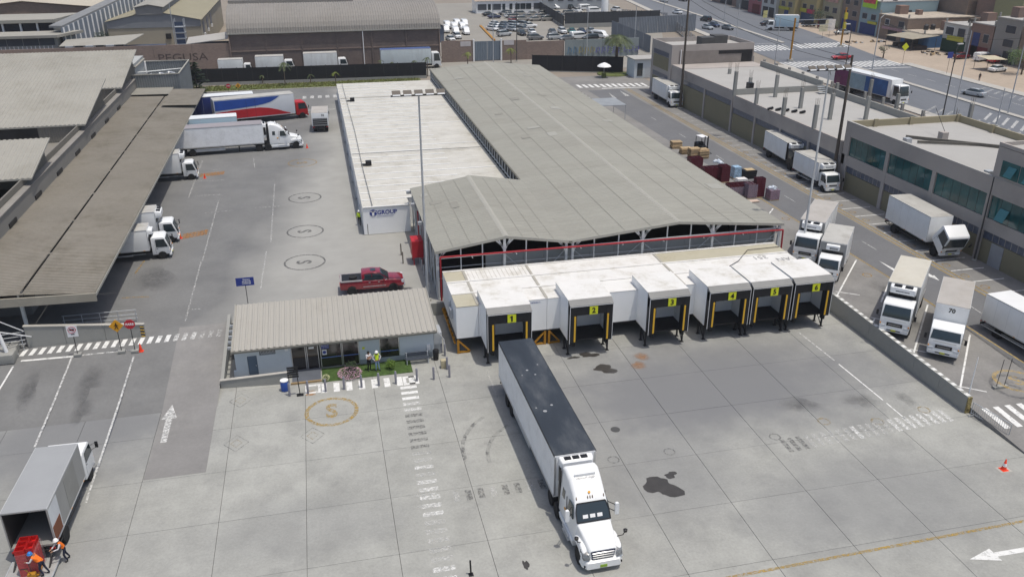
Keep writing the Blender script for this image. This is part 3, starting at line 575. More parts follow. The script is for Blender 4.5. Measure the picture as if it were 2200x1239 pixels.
tag(MB().box(7.6, 76.5, 2.0, 8.7, 78.2, 3.7).box(7.7, 76.6, 1.2, 7.8, 76.7, 2.0).box(8.5, 76.6, 1.2, 8.6, 76.7, 2.0).box(7.7, 78, 1.2, 7.8, 78.1, 2.0).box(8.5, 78, 1.2, 8.6, 78.1, 2.0).o('fire_hose_cabinet', mat('cabinet_red', (.42, .02, .03), .5)), 'red fire hose cabinet on legs against the shed flank', 'cabinet')
# ================================================================ cold store made of side-by-side containers
def coldstore():
    o = (12, 86, 1.2); t = thing('cold_store', 'long low white cold store of ribbed container roofs beside the shed', 'cold store', o)
    n = 29; w = (158.2-86.2)/n
    for k in range(n):
        y = 86.2+k*w; x1 = 8.55 if k == 0 else 20.95
        MB(o).box(3.55, y+.01, 1.25, x1, y+w-.01, 4.17).o('container', CONT, t)
        MB(o).box(3.53, y+.02, 4.172, x1, y+w-.02, 4.245).o('roof_panel', CROOF, t)
        L = 8.4 if k == 0 else (15.4 if k % 5 else 20.6)
        MB(o).box(3.6, y-.075, 4.247, L, y+.075, 4.34).o('roof_rib', CRIB, t)
    MB(o).box(3.5, 86.15, 1.21, 20.9, 158.25, 1.25).o('plinth', CONCW, t)
    m = MB(o); m.path([(4.6, 86.4, 4.42), (4.55, 100, 4.42), (4.7, 120, 4.42), (4.5, 157, 4.42)], .045, 6); m.o('cable_tray', mat('cable_grey', (.25, .25, .24), .7), t)
    for y in (107.6, 143.6): MB(o).tube((3.6, y, 4.45), (20.8, y, 4.45), .05, 6).o('roof_pipe', mat('cable_grey', (.25, .25, .24), .7), t)
    for k in range(9): MB(o).box(3.32, 92+k*7, 1.3, 3.53, 92.5+k*7, 2.6).o('junction_box', STEEL, t)
    MB(o).tube((3.4, 87, 2.9), (3.4, 157, 2.9), .06, 6).o('conduit', STEEL, t)
    e = text('ZGROUP', .62, BLUEP, t, (5.9-o[0], 86.185-o[1], 3.62-o[2]), (math.pi/2, 0, 0), bold=True)
    m = MB(o); m.tube((4.62, 86.19, 3.62), (4.62, 86.175, 3.62), .38, 20); m.o('logo', BLUEP, t)
    MB(o).box(4.5, 86.165, 3.3, 4.74, 86.174, 3.85).box(4.35, 86.165, 3.72, 4.9, 86.174, 3.84).o('logo_letter', WHTT, t)
    MB(o).box(5.0, 86.178, 3.2, 6.8, 86.19, 3.235).o('logo_line', BLUEP, t)
coldstore()
for i, (u, lab) in enumerate((((5.52,141.86,4.34), 'small dark roof vent box on the far part of the cold store'), ((5.37,102.59,4.34), 'small dark roof vent box on the near part of the cold store'))):
    tag(MB().cb((0, 0, .25), (.7, .7, .5)).box(-.9, -.2, 0, -.355, .2, .12).o('roof_vent', BLK), lab, 'vent', 'vents on the cold store').location = u
# ================================================================ dock cold room on stands
def dockroom():
    o = (25, 60, 0); t = thing('dock_cold_room', 'white container cold room raised on yellow stands behind the numbered docks', 'cold room', o)
    rows = [(59.9, 62.28), (62.32, 64.7), (64.74, 67.1)]; cols = [(9.2, 11.0), (11.03, 16.7), (16.73, 28.75), (28.78, 41.0)]
    for r, (y0, y1) in enumerate(rows):
        for k, (x0, x1) in enumerate(cols):
            MB(o).box(x0, y0, 1.4, x1, y1, 4.16).o('container', CONT, t)
            MB(o).box(x0+.01, y0-.01, 4.163, x1-.01, y1-.02, 4.22).o('roof_panel', CROOFB if (r == 2 and k in (3, 0)) or (r == 0 and k == 0) else CROOFM, t)
        MB(o).box(9.2, y1-.09, 4.224, 41, y1+.11, 4.30).o('roof_rib', CROOFM, t)
    for x in (11.0, 16.7, 28.75): MB(o).box(x-.12, 60, 4.224, x+.1, 67, 4.27).o('roof_joint', mat('joint_strip', S(190, 186, 176), .7), t)
    for x0, x1 in ((9.2, 41),): MB(o).box(x0, 59.93, 1.25, x1, 67, 1.4).o('underframe', CHAS, t)
    for k in range(14): MB(o).box(11.3+k*.38, 64.9, 4.222, 11.32+k*.38, 66.9, 4.25).o('roof_corrugation', CROOF, t)
    for x in (9.3, 16.6, 16.95, 28.7, 40.8):
        for y in (60.0, 66.6):
            s = 1 if x < 16.7 or x == 16.95 else -1
            m = MB(o); m.box(x-.09, y-.09, 0, x+.09, y+.09, 1.25); m.beam((x, y, 1.2), (x+s*.95 if x != 16.6 else x-.95, y, .12), .13); m.beam((x, y, .09), (x+(s*.95 if x != 16.6 else -.95), y, .09), .13)
            m.o('stand', YELS, t)
    m = MB(o)
    for k in range(8): m.box(9.02, 60.6+k*.8, .9, 9.14, 60.7+k*.8, 1.2)
    m.box(9.0, 60.2, .8, 9.16, 66.9, .92); m.o('side_rail', YELS, t)
    MB(o).box(8.98, 61.6, 2.4, 9.18, 62.2, 3.2).box(9.05, 62.6, 2.0, 9.18, 62.9, 3.5).o('control_panel', STEEL, t)
    text('351', 1.0, mat('faint_grey_lettering', (.28, .28, .28), .8), t, (37.9-o[0], 64.1-o[1], 4.235), (0, 0, math.pi), 'roof_lettering')
    text('AN', 1.0, mat('faint_grey_lettering', (.28, .28, .28), .8), t, (39.8-o[0], 63.3-o[1], 4.235), (0, 0, math.pi), 'roof_lettering')
    m = MB(o); m.path([(33.8, 62.4, 4.3), (35.5, 63.6, 4.3), (37.6, 65.9, 4.3), (40.9, 66.0, 4.3)], .03, 5); m.o('cable', BLK, t)
    text('CAMARA 3', .18, BLUEP, t, (15.7-o[0], 59.89-o[1], 3.95), (math.pi/2, 0, 0))
dockroom()
def dock(n, x0, x1):
    o = ((x0+x1)/2, 58, 0); t = thing('dock_shelter', 'white loading dock shelter with black curtain, its lime panel reading %s' % ('one', 'two', 'three', 'four', 'five', 'six')[n-1], 'loading dock', o, group='numbered dock shelters')
    yb, yf = 61.4, 57.75; zt = 4.86
    for x in (x0, x1-.09): MB(o).box(x, yf, 1.35, x+.09, yb, zt).o('side_wall', CONT, t)
    MB(o).box(x0-.02, yf-.02, zt, x1+.02, yb, zt+.07).o('roof', CROOFM, t)
    MB(o).box(x0+.09, yb-.12, 4.25, x1-.09, yb, zt).o('rear_upstand', CONT, t)
    MB(o).box(x0+.05, yf, 1.2, x1-.05, yb-.2, 1.34).o('leveller', BLK, t)
    MB(o).box(x0+.09, yb-.5, 1.35, (x0+x1)/2+.05, yb-.42, 4.2).o('door_leaf', mat('door_grey', (.33, .34, .35), .6), t)
    MB(o).box((x0+x1)/2+.1, yb-.5, 1.35, x1-.09, yb-.42, 4.2).o('door_leaf', mat('door_white', (.6, .62, .64), .6), t)
    yp = 57.15
    for x in (x0+.03, x1-.58): MB(o).box(x, yp, 1.35, x+.55, yf-.02, 4.55).o('side_pad', BLK, t)
    MB(o).box(x0+.03, yp+.02, 3.75, x1-.03, yf-.03, 4.55).o('head_curtain', BLK, t)
    MB(o).hexa([(x0, yp-.03, 4.56), (x1, yp-.03, 4.56), (x1, yf-.022, 4.56), (x0, yf-.022, 4.56)], [(x0, yp-.03, 4.62), (x1, yp-.03, 4.62), (x1, yf-.022, 4.92), (x0, yf-.022, 4.92)]).o('visor', mat('visor_grey', S(150, 150, 148), .7), t)
    m = MB(o)
    for x in (x0, x1-.035): m.box(x, yp-.012, 1.3, x+.035, yp+.03, 4.56)
    m.box(x0, yp-.04, 4.53, x1, yp-.005, 4.57); m.o('edge_trim', WSIGN, t)
    for x in (x0+.36, x1-.5): MB(o).box(x, yp-.03, 1.45, x+.14, yp-.002, 3.7).o('guide_strip', YELB, t)
    cx = (x0+x1)/2+.15; MB(o).box(cx-.34, yp-.04, 3.78, cx+.34, yp+.018, 4.46).o('number_panel', LIME, t)
    if n == 1: MB(o).box(cx-.06, yp-.055, 3.88, cx+.07, yp-.041, 4.36).box(cx-.15, yp-.054, 4.2, cx-.06, yp-.041, 4.29).o('number', BLKT, t)
    else: text(str(n), .62, BLKT, t, (cx-o[0], yp-.048-o[1], 4.11), (math.pi/2, 0, 0), 'number', bold=True)
    for x in (x0+.12, x1-.12):
        m = MB(o)
        for y in (57.85, 58.9): m.box(x-.06, y-.06, 0.02, x+.06, y+.06, 1.2); m.box(x-.14, y-.14, 0, x+.14, y+.14, .025)
        m.beam((x, 57.85, .1), (x, 58.9, 1.1), .06); m.o('leg', CHAS, t)
    for x in (x0+.3, x1-.5): MB(o).box(x, 57.3, .95, x+.25, 57.7, 1.25).o('bumper', RUB, t)
for n, (a, b) in enumerate([(11.2, 14.75), (17.85, 21.45), (24.55, 28.05), (29.75, 33.42), (33.62, 37.2), (37.45, 41.05)]): dock(n+1, a, b)
# ================================================================ gate office
def office():
    o = (-.3, 59.9, 0); t = thing('gate_office', 'pale blue single-storey gate office with beige ribbed sloping roof', 'office', o)
    X0, X1, Y0, Y1 = -8.05, 7.3, 59.9, 65.6
    # front wall built round the openings
    F = lambda a, b, z0, z1: MB(o).box(a, Y0, z0, b, Y0+.15, z1).o('wall', OFFW, t)
    for a, b, z0, z1 in ((X0, -7.15, .0, 2.45), (-7.15, -6.43, 1.78, 2.45), (-6.43, -3.87, 0, 1.75), (-6.43, -6.2, 1.75, 2.45), (-5.0, -3.87, 1.75, 2.45), (-6.2, -5.0, 2.22, 2.45), (-3.87, 1.36, 2.24, 2.45), (1.36, 2.95, 0, 2.45), (2.95, 4.55, 2.24, 2.45), (4.55, X1, 0, 2.45)): F(a, b, z0, z1)
    MB(o).box(X0, Y0+.15, 0, X0+.15, Y1, 2.6).o('wall', OFFW, t); MB(o).box(X1-.15, Y0+.15, 0, X1, Y1, 2.6).o('wall', OFFW, t); MB(o).box(X0, Y1-.15, 0, X1, Y1, 3.2).o('wall', OFFW, t)
    MB(o).box(X0+.15, Y0+2, .0, X1-.15, Y0+2.1, 2.5).o('inner_wall', mat('inner_wall', (.25, .22, .2), .9), t)
    MB(o).corr((X0-.1, 59.3, 2.62), (X1-X0+.3, 0, 0), (0, 6.4, .93), .42, .05, .4).o('roof_sheet', ROFF, t)
    MB(o).hexa([(X0-.1, 59.25, 2.42), (X1+.2, 59.25, 2.42), (X1+.2, 59.4, 2.42), (X0-.1, 59.4, 2.42)], [(X0-.1, 59.2, 2.6), (X1+.2, 59.2, 2.6), (X1+.2, 59.4, 2.6), (X0-.1, 59.4, 2.6)]).o('gutter', mat('gutter_grey', S(150, 148, 140), .6), t)
    MB(o).box(X0, 59.4, 2.45, X1, 59.9, 2.5).o('soffit', OFFW, t)
    for x in (X0-.12, X1+.2): MB(o).hexa([(x, 59.25, 2.5), (x+.05, 59.25, 2.5), (x+.05, 65.7, 3.42), (x, 65.7, 3.42)], [(x, 59.25, 2.7), (x+.05, 59.25, 2.7), (x+.05, 65.7, 3.66), (x, 65.7, 3.66)]).o('verge_trim', RIDGE, t)
    d = MB(o).box(-7.13, Y0+.05, .02, -6.45, Y0+.1, 1.77).o('door', mat('door_slate', (.10, .14, .19), .5), t)
    MB(o).cb((-6.55, Y0+.03, .9), (.04, .04, .12)).o('handle', ALU, d)
    m = MB(o)
    for k in range(11): m.beam((-6.15+k*.11, Y0+.07, 1.77), (-6.05+k*.11, Y0+.07, 2.2), .035).beam((-6.05+k*.11, Y0+.09, 1.77), (-6.15+k*.11, Y0+.09, 2.2), .035)
    m.o('vent_lattice', STEEL, t); MB(o).box(-6.18, Y0+.12, 1.76, -5.02, Y0+.14, 2.21).o('vent_backing', DARKI, t)
    gl = mat('shopfront_glass', (.02, .018, .018), .08, var=.3, vs=1.2, spec=.8)
    for a, b, nm in ((-3.85, -2.75, 'window'), (-2.68, -1.78, 'door'), (-1.65, .0, 'window'), (.05, 1.34, 'window'), (2.97, 4.53, 'window')):
        q = MB(o).box(a, Y0+.06, .02 if nm == 'door' else .08, b, Y0+.09, 2.22).o(nm, gl, t)
        m = MB(o); m.box(a, Y0+.02, .02, a+.05, Y0+.055, 2.23).box(b-.05, Y0+.02, .02, b, Y0+.055, 2.23).box(a+.05, Y0+.02, 2.17, b-.05, Y0+.055, 2.23).box(a+.05, Y0+.02, .02, b-.05, Y0+.055, .1); m.o('frame', ALU, q)
        if nm == 'window' and a > -2: MB(o).box(a+.05, Y0+.056-.012, .92, b-.05, Y0+.058, .97).o('stripe', mat('blue_tape', (.15, .25, .6), .5), q)
    for (a, b, z0, z1, mm) in ((-1.55, -.95, 1.75, 2.12, BLUEP), (-1.5, -1.15, 1.2, 1.65, WSIGN), (-2.5, -2.1, 1.85, 2.02, WSIGN)):
        MB(o).box(a, Y0+.025, z0, b, Y0+.04, z1).o('notice', mm, t)
    MB(o).tube((-1.325, Y0+.024, 1.43), (-1.325, Y0+.018, 1.43), .14, 16).o('notice_symbol', BLUEP, t)
    text('ZONA SEGURA', .085, WHTT, t, (-1.25-o[0], Y0+.018-o[1], 2.0), (math.pi/2, 0, 0)); text('EN CASO DE SISMO', .07, WHTT, t, (-1.25-o[0], Y0+.018-o[1], 1.86), (math.pi/2, 0, 0))
    MB(o).box(6.7, Y0-.12, .7, 7.0, Y0-.003, 1.2).o('meter_box', WSIGN, t); MB(o).box(1.6, Y0-.02, 1.35, 1.8, Y0-.003, 1.55).o('notice', LIME, t); MB(o).box(-4.3, Y0-.1, 1.95, -4.05, Y0-.003, 2.25).o('lamp', WSIGN, t)
    MB(o).box(-3.9, 58.0, .001, -1.75, 59.89, .13).o('step', mat('porch_floor', (.10, .11, .13), .8), t); MB(o).box(-4.0, 57.85, .001, -1.7, 57.99, .15).o('step_edge', mat('porch_edge', S(176, 150, 110), .8), t)
    MB(o).box(1.36, Y0-.012, .01, 7.3, Y0-.003, .45).o('skirting', mat('skirting_grey', (.28, .32, .35), .8), t)
    # lean-to units on the right flank
    MB(o).box(7.34, 60.3, .0, 7.9, 61.4, .95).box(7.34, 60.1, 1.0, 8.0, 61.6, 2.0).o('condenser_unit', STEEL, t)
    MB(o).tube((7.6, 59.6, 2.4), (8.2, 60.4, 1.2), .05, 6).tube((8.2, 60.4, 1.2), (8.2, 60.4, 0.02), .05, 6).o('downpipe', WSIGN, t)
    MB(o).box(X0-.2, Y0, .0, X0-.003, Y0+.2, .6).o('pier', OFFW, t)
    for k in range(5): MB(o).box(X0-.45, 60.2+k*.75, 2.35+k*.1, X0-.12, 60.35+k*.75, 2.55+k*.1).o('bracket', STEEL, t)
office()
w_ = thing('retaining_wall', 'low grey concrete wall left of the gate office with its flank rising along the lane', 'wall', (-9, 58.6, 0))
MB((-9, 58.6, 0)).hexa([(-9.15, 58.55, 0), (-4.1, 58.1, 0), (-4.1, 58.32, 0), (-9.15, 58.8, 0)], [(-9.15, 58.55, .62), (-4.1, 58.1, .95), (-4.1, 58.32, .95), (-9.15, 58.8, .62)]).o('front_wall', CONCW, w_)
MB((-9, 58.6, 0)).hexa([(-9.15, 58.81, 0), (-8.9, 58.81, 0), (-8.9, 68, 0), (-9.15, 68, 0)], [(-9.15, 58.81, .62), (-8.9, 58.81, .62), (-8.9, 68, 1.75), (-9.15, 68, 1.75)]).o('flank_wall', CONCW, w_)
MB((-9, 58.6, 0)).hexa([(-9.18, 58.5, .623), (-4.07, 58.07, .953), (-4.07, 58.35, .953), (-9.18, 58.805, .623)], [(-9.18, 58.5, .67), (-4.07, 58.07, 1.0), (-4.07, 58.35, 1.0), (-9.18, 58.805, .67)]).o('coping', KERB, w_)
tag(MB().box(-8.88, 67.4, 0, 43.3, 67.6, 1.199).o('retaining_wall', CONCW), 'plain concrete wall below the shed behind the raised cold room', 'wall')
w2 = thing('deck_wall', 'long grey concrete retaining wall with white dashes beside the parked trucks', 'wall', (43, 50, 0))
def dwall():
    o = (43, 50, 0); n = 6; ya, yb = 43.0, 60.5
    for k in range(n):
        y0 = ya+(yb-ya)*k/n; y1 = ya+(yb-ya)*(k+1)/n-.02; h = lambda y: 1.32+(y-ya)/(yb-ya)*.4
        MB(o).hexa([(43.33, y0, 0), (43.7, y0, 0), (43.7, y1, 0), (43.33, y1, 0)], [(43.33, y0, h(y0)), (43.7, y0, h(y0)), (43.7, y1, h(y1)), (43.33, y1, h(y1))]).o('wall_panel', CONCW, w2)
    k = 0; y = ya+.1
    while y < yb-.3:
        h = 1.32+(y-ya)/(yb-ya)*.4+.012; MB(o).box(43.36, y, h, 43.68, y+.38, h+.006).o('painted_dash', WHITE_P, w2); y += .72
dwall()
MB((43, 50, 0)).box(43.35, 42.9, .02, 43.68, 42.99, 1.3).o('end_stripe', mat('hazard_end', (.25, .2, .08), .7, var=.8, vs=6), w2)
tag(MB().box(43.35, 60.55, .0, 43.7, 67.39, 1.19).o('retaining_wall', CONCW), 'short concrete wall beyond the dock numbered 6', 'wall')
# ================================================================ left canopy and sawtooth warehouse
def canopy():
    o = (-23, 69, 1.2); t = thing('loading_canopy', 'long brown-grey ribbed canopy roof over the truck bays', 'canopy', o)
    def sh(xa, za, xb, zb, y0, y1, m=SHEETC, nm='roof_sheet'): MB(o).corr((xa, y0, za), (0, y1-y0, 0), (xb-xa, 0, zb-za), .34, .085, .45).o(nm, m, t)
    y = 66.8
    for k in range(9):
        y1 = y+8.78
        sh(-29.6, 5.78, -24.2, 5.64, y, y1-.05); sh(-24.0, 5.62, -18.7, 5.25, y, y1-.05); y = y1
    sh(-29.2, 6.04, -23.4, 5.95, 146, 154.2, SHEETS); sh(-23.4, 5.95, -18.2, 5.8, 137, 150)
    MB(o).box(-24.2, 66.8, 5.40, -24.0, 145.7, 5.52).o('valley_gutter', BLK, t)
    for k in range(9): MB(o).box(-24.35, 66.75+k*8.78, 5.6, -23.85, 66.95+k*8.78, 5.70).o('ridge_clip', SHEETC, t)
    MB(o).hexa([(-45, 66.6, 5.1), (-18.65, 66.6, 4.62), (-18.65, 66.75, 4.62), (-45, 66.75, 5.1)], [(-45, 66.6, 5.95), (-18.65, 66.6, 5.3), (-18.65, 66.75, 5.3), (-45, 66.75, 5.95)]).o('fascia', mat('canopy_fascia', S(176, 170, 156), .8), t)
    MB(o).box(-18.73, 66.8, 5.0, -18.65, 145.6, 5.22).o('edge_beam', RIDGE, t)
    for k in range(10):
        yy = 68.6+k*8.5; MB(o).box(-25.0, yy, 1.0, -24.75, yy+.22, 5.4).o('post', STL, t); MB(o).beam((-29.2, yy+.1, 5.3), (-18.9, yy+.1, 4.95), .2).o('rafter', STL, t)
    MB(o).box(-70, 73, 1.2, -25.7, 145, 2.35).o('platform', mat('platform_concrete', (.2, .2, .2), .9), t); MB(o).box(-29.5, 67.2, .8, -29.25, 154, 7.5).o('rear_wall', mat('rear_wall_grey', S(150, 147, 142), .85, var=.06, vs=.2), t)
    for k in range(8): MB(o).box(-29.249, 74+k*8.7, 5.9, -29.15, 76.2+k*8.7, 6.3).o('wall_vent', BLK, t)
    for k in range(8): MB(o).box(-29.24, 75+k*8.6, 2.35, -29.15, 78.7+k*8.6, 4.9).o('bay_door', mat('bay_door', (.12, .05, .04), .7), t)
canopy()
def saw():
    o = (-35, 104, 1.2); t = thing('sawtooth_warehouse', 'large warehouse with beige ribbed sawtooth roofs and grey clad flank', 'warehouse', o)
    teeth = [(90.7, 8.39, 99.3, 10.43), (114.6, 8.44, 129.9, 11.47), (139.0, 8.5, 155.2, 11.79)]; xr = -28.95
    CD = mat('clerestory_dark', (.016, .016, .018), .5, var=.5, vs=.5)
    for i, (y1, z1, y2, z2) in enumerate(teeth):
        MB(o).corr((xr-62, y1, z1), (62, 0, 0), (0, y2-y1, z2-z1), .52, .06).o('roof_sheet', SHEETS, t)
        MB(o).box(xr-62, y1-.06, z1-.16, xr, y1+.01, z1+.02).o('eave_trim', RIDGE, t)
        MB(o).hexa([(xr, y1-.05, z1-.12), (xr+.07, y1-.05, z1-.12), (xr+.07, y2, z2-.12), (xr, y2, z2-.12)], [(xr, y1-.05, z1+.06), (xr+.07, y1-.05, z1+.06), (xr+.07, y2, z2+.06), (xr, y2, z2+.06)]).o('verge_trim', RIDGE, t)
        MB(o).sidex([(y1+.3, z1-.1), (y2-.05, z1-.1), (y2-.05, z2-.12)], -29.95, -29.85).o('wall', CLAD, t)
        MB(o).box(xr-62, y2-.05, 5, -29.9, y2, z2-.12).o('back_face', CLAD, t)
        if i: MB(o).corr((-34.6, y1+.2, 4.5), (4.75, 0, 0), (0, 0, z1-4.6), .3, .04).o('front_cladding', CLAD, t); MB(o).box(-91, y1+.15, 4.5, -34.6, y1+.2, z1-.15).o('clerestory', CD, t)
    MB(o).box(-29.95, 69, 7.45, -29.85, 155, 8.33).o('wall', CLAD, t)
    r = MB(o)
    for k in range(282):
        y = 69.1+k*.305; zt = 8.3
        for (y1, z1, y2, z2) in teeth:
            if y1+.3 < y < y2: zt = z1-.12+(z2-z1)*(y-y1)/(y2-y1)
        r.box(-29.849, y, 7.7, -29.80, y+.13, zt)
    r.o('cladding_rib', CLAD, t, kind='stuff')
    MB(o).hexa([(-29.84, 69, 7.52), (-29.15, 69, 7.52), (-29.15, 155, 7.52), (-29.84, 155, 7.52)], [(-29.799, 69, 7.68), (-29.15, 69, 7.62), (-29.15, 155, 7.62), (-29.799, 155, 7.68)]).o('ledge', mat('ledge_grey', S(156, 152, 146), .8), t)
    for a, b in ((69, 90.7), (99.4, 114.6), (130, 139)): MB(o).box(-91, a, 6.2, -29.96, b, 6.3).o('valley_roof', CLAD, t)
    MB(o).box(-91, 69, 1.2, -30, 69.2, 8.3).o('front_wall', CLAD, t); MB(o).box(-91, 155, 1.2, -29.9, 155.2, 11.5).o('end_wall', CLADD, t)
saw()
def pen():
    o = (-26, 155, 1.2); t = thing('plant_enclosure', 'open-topped grey metal enclosure with ducted air units inside', 'enclosure', o)
    x0, x1, y0, y1, z0, z1 = -29.7, -22.3, 151.6, 166, 4.6, 8.15
    W = mat('enclosure_sheet', S(140, 146, 150), .6, metal=.2, var=.1, vs=.5)
    for A, B in (((x0, y0, 1.2), (x1-x0, 0, 0)), ((x0, y1, 1.2), (x1-x0, 0, 0)), ((x1, y0, 1.2), (0, y1-y0, 0))): MB(o).corr(A, B, (0, 0, z1-1.2), .4, .05).o('wall_sheet', W, t)
    MB(o).box(x0, y0-.1, z1, x1+.1, y0+.1, z1+.15).o('top_rail', RIDGE, t); MB(o).box(x1-.1, y0+.1, z1, x1+.1, y1+.1, z1+.15).o('top_rail', RIDGE, t); MB(o).box(x0, y1-.1, z1, x1-.1, y1+.1, z1+.15).o('top_rail', RIDGE, t)
    MB(o).box(x0, y0+.2, 1.2, x1-.2, y1-.2, z0).o('base_block', CLADD, t); MB(o).tube((x0, 157, z1-.4), (x1, 160, z1-.4), .1, 6).o('brace', STL, t)
    for x, y in ((-28, 155.5), (-26.4, 157)): MB(o).box(x, y, z0, x+1.6, y+1.6, z0+2.4).o('air_unit', STEEL, t)
    for k in range(3): MB(o).path([(-27.8+k*1.3, 155+k, z0+2.6), (-27.2+k*1.3, 154.6+k, z0+3.1), (-26.4+k*1.3, 155+k, z0+2.8), (-25.8+k*1.3, 156+k, z0+2.0)], .22, 8).o('duct', ALU, t, smooth=50)
    MB(o).box(-32.4, 155.7, 1.2, -29.8, 165, 9.4).o('stair_tower', CLADD, t); MB(o).hexa([(-32.6, 155.5, 9.4), (-29.6, 155.5, 8.7), (-29.6, 165.2, 8.7), (-32.6, 165.2, 9.4)], [(-32.6, 155.5, 9.6), (-29.6, 155.5, 8.9), (-29.6, 165.2, 8.9), (-32.6, 165.2, 9.6)]).o('tower_roof', SHEETS, t)
pen()
# left ramp parapet, rails
O_ = (-20, 66.6, 1.0); pw = thing('ramp_parapet', 'tapering grey concrete ramp wall with a black and yellow striped end', 'wall', O_)
hp = lambda x: 2.97-(x+24.4)/8.8*.8
for k, (xa, xb) in enumerate(((-24.4, -21.6), (-21.57, -18.6), (-18.57, -15.6))):
    MB(O_).hexa([(xa, 66.6, .9), (xb, 66.6, .9), (xb, 66.85, .9), (xa, 66.85, .9)], [(xa, 66.6, hp(xa)), (xb, 66.6, hp(xb)), (xb, 66.85, hp(xb)), (xa, 66.85, hp(xa))]).o('wall_panel', CONCW, pw)
MB(O_).hexa([(-24.45, 66.55, hp(-24.45)+.003), (-15.55, 66.55, hp(-15.55)+.003), (-15.55, 66.9, hp(-15.55)+.003), (-24.45, 66.9, hp(-24.45)+.003)], [(-24.45, 66.55, hp(-24.45)+.06), (-15.55, 66.55, hp(-15.55)+.06), (-15.55, 66.9, hp(-15.55)+.06), (-24.45, 66.9, hp(-24.45)+.06)]).o('coping', KERB, pw)
for k in range(7): MB(O_).hexa([(-15.9, 66.57, 1.16+k*.14), (-15.605, 66.57, 1.1+k*.14), (-15.605, 66.597, 1.1+k*.14), (-15.9, 66.597, 1.16+k*.14)], [(-15.9, 66.57, 1.23+k*.14), (-15.605, 66.57, 1.17+k*.14), (-15.605, 66.597, 1.17+k*.14), (-15.9, 66.597, 1.23+k*.14)]).o('hazard_stripe', YELB if k % 2 == 0 else BLKT, pw)
hr = thing('handrail', 'galvanised three-bar handrail behind the ramp wall', 'railing', (-20, 69.5, 1.2))
for z in (1.55, 1.9, 2.3): MB((-20, 69.5, 1.2)).tube((-22.4, 69.5, z), (-16.6, 69.5, z), .035, 6).o('rail', STEEL, hr)
for k in range(5): MB((-20, 69.5, 1.2)).tube((-22.3+k*1.4, 69.5, 1.15), (-22.3+k*1.4, 69.5, 2.3), .035, 6).o('post', STEEL, hr)
st = thing('entrance_stairs', 'galvanised stair rails left of the ramp wall under the canopy', 'stairs', (-26.5, 66, .8))
for z in (1.5, 1.85, 2.2, 2.55): MB((-26.5, 66, .8)).tube((-28.5, 65.8, z+.1), (-24.5, 66.6, z), .03, 6).o('rail', STEEL, st)
for k in range(4): MB((-26.5, 66, .8)).box(-28+k*.8, 65.2, .7, -27.4+k*.8, 66.9, 1.3+k*.12).o('step', CONCW, st)
for x in (-28, -26.3, -24.6): MB((-26.5, 66, .8)).tube((x, 66.2, .8), (x, 66.2, 2.6), .03, 6).o('post', STEEL, st)
MB((-26.5, 66, .8)).beam((-28, 65.0, 2.6), (-24.8, 65.4, 1.2), .07).beam((-28, 65.0, 1.9), (-25.4, 65.3, .95), .06).o('stringer', STEEL, st)

# ================================================================ vehicles
WC = {}
def wheel(parent, x, y, r, w=.26, rim=None, big=True):
    k = (round(r, 2), round(w, 2), (rim or ALU).name)
    if k not in WC:
        h = w/2; ty = MB().lathe([(r*.62, -h), (r*.93, -h), (r, -h*.7), (r, h*.7), (r*.93, h), (r*.62, h)], 18, ax='y'); tm = ty.mesh('tyre'); tm.materials.append(RUB)
        rm = MB().lathe([(r*.2, -h*.55), (r*.5, -h*.5), (r*.61, -h*.95), (r*.61, h*.95), (r*.5, h*.5), (r*.2, h*.55)], 14, ax='y'); rmm = rm.mesh('rim'); rmm.materials.append(rim or ALU)
        for m_ in (tm, rmm): m_.polygons.foreach_set('use_smooth', [True]*len(m_.polygons)); m_.set_sharp_from_angle(angle=R(35))
        WC[k] = (tm, rmm)
    tm, rmm = WC[k]; o = bpy.data.objects.new('wheel', tm); COL.objects.link(o); o.parent = parent; o.location = (x, y, r)
    q = bpy.data.objects.new('rim', rmm); COL.objects.link(q); q.parent = o; return o
WRIM = mat('rim_white', (.6, .6, .58), .5, var=.1)
def panel(m, pts, th, out):       # thin solid from a polygon, pushed along 'out'
    out = Vector(out); m.hexa([Vector(p) for p in pts], [Vector(p)+out*th for p in pts]); return m
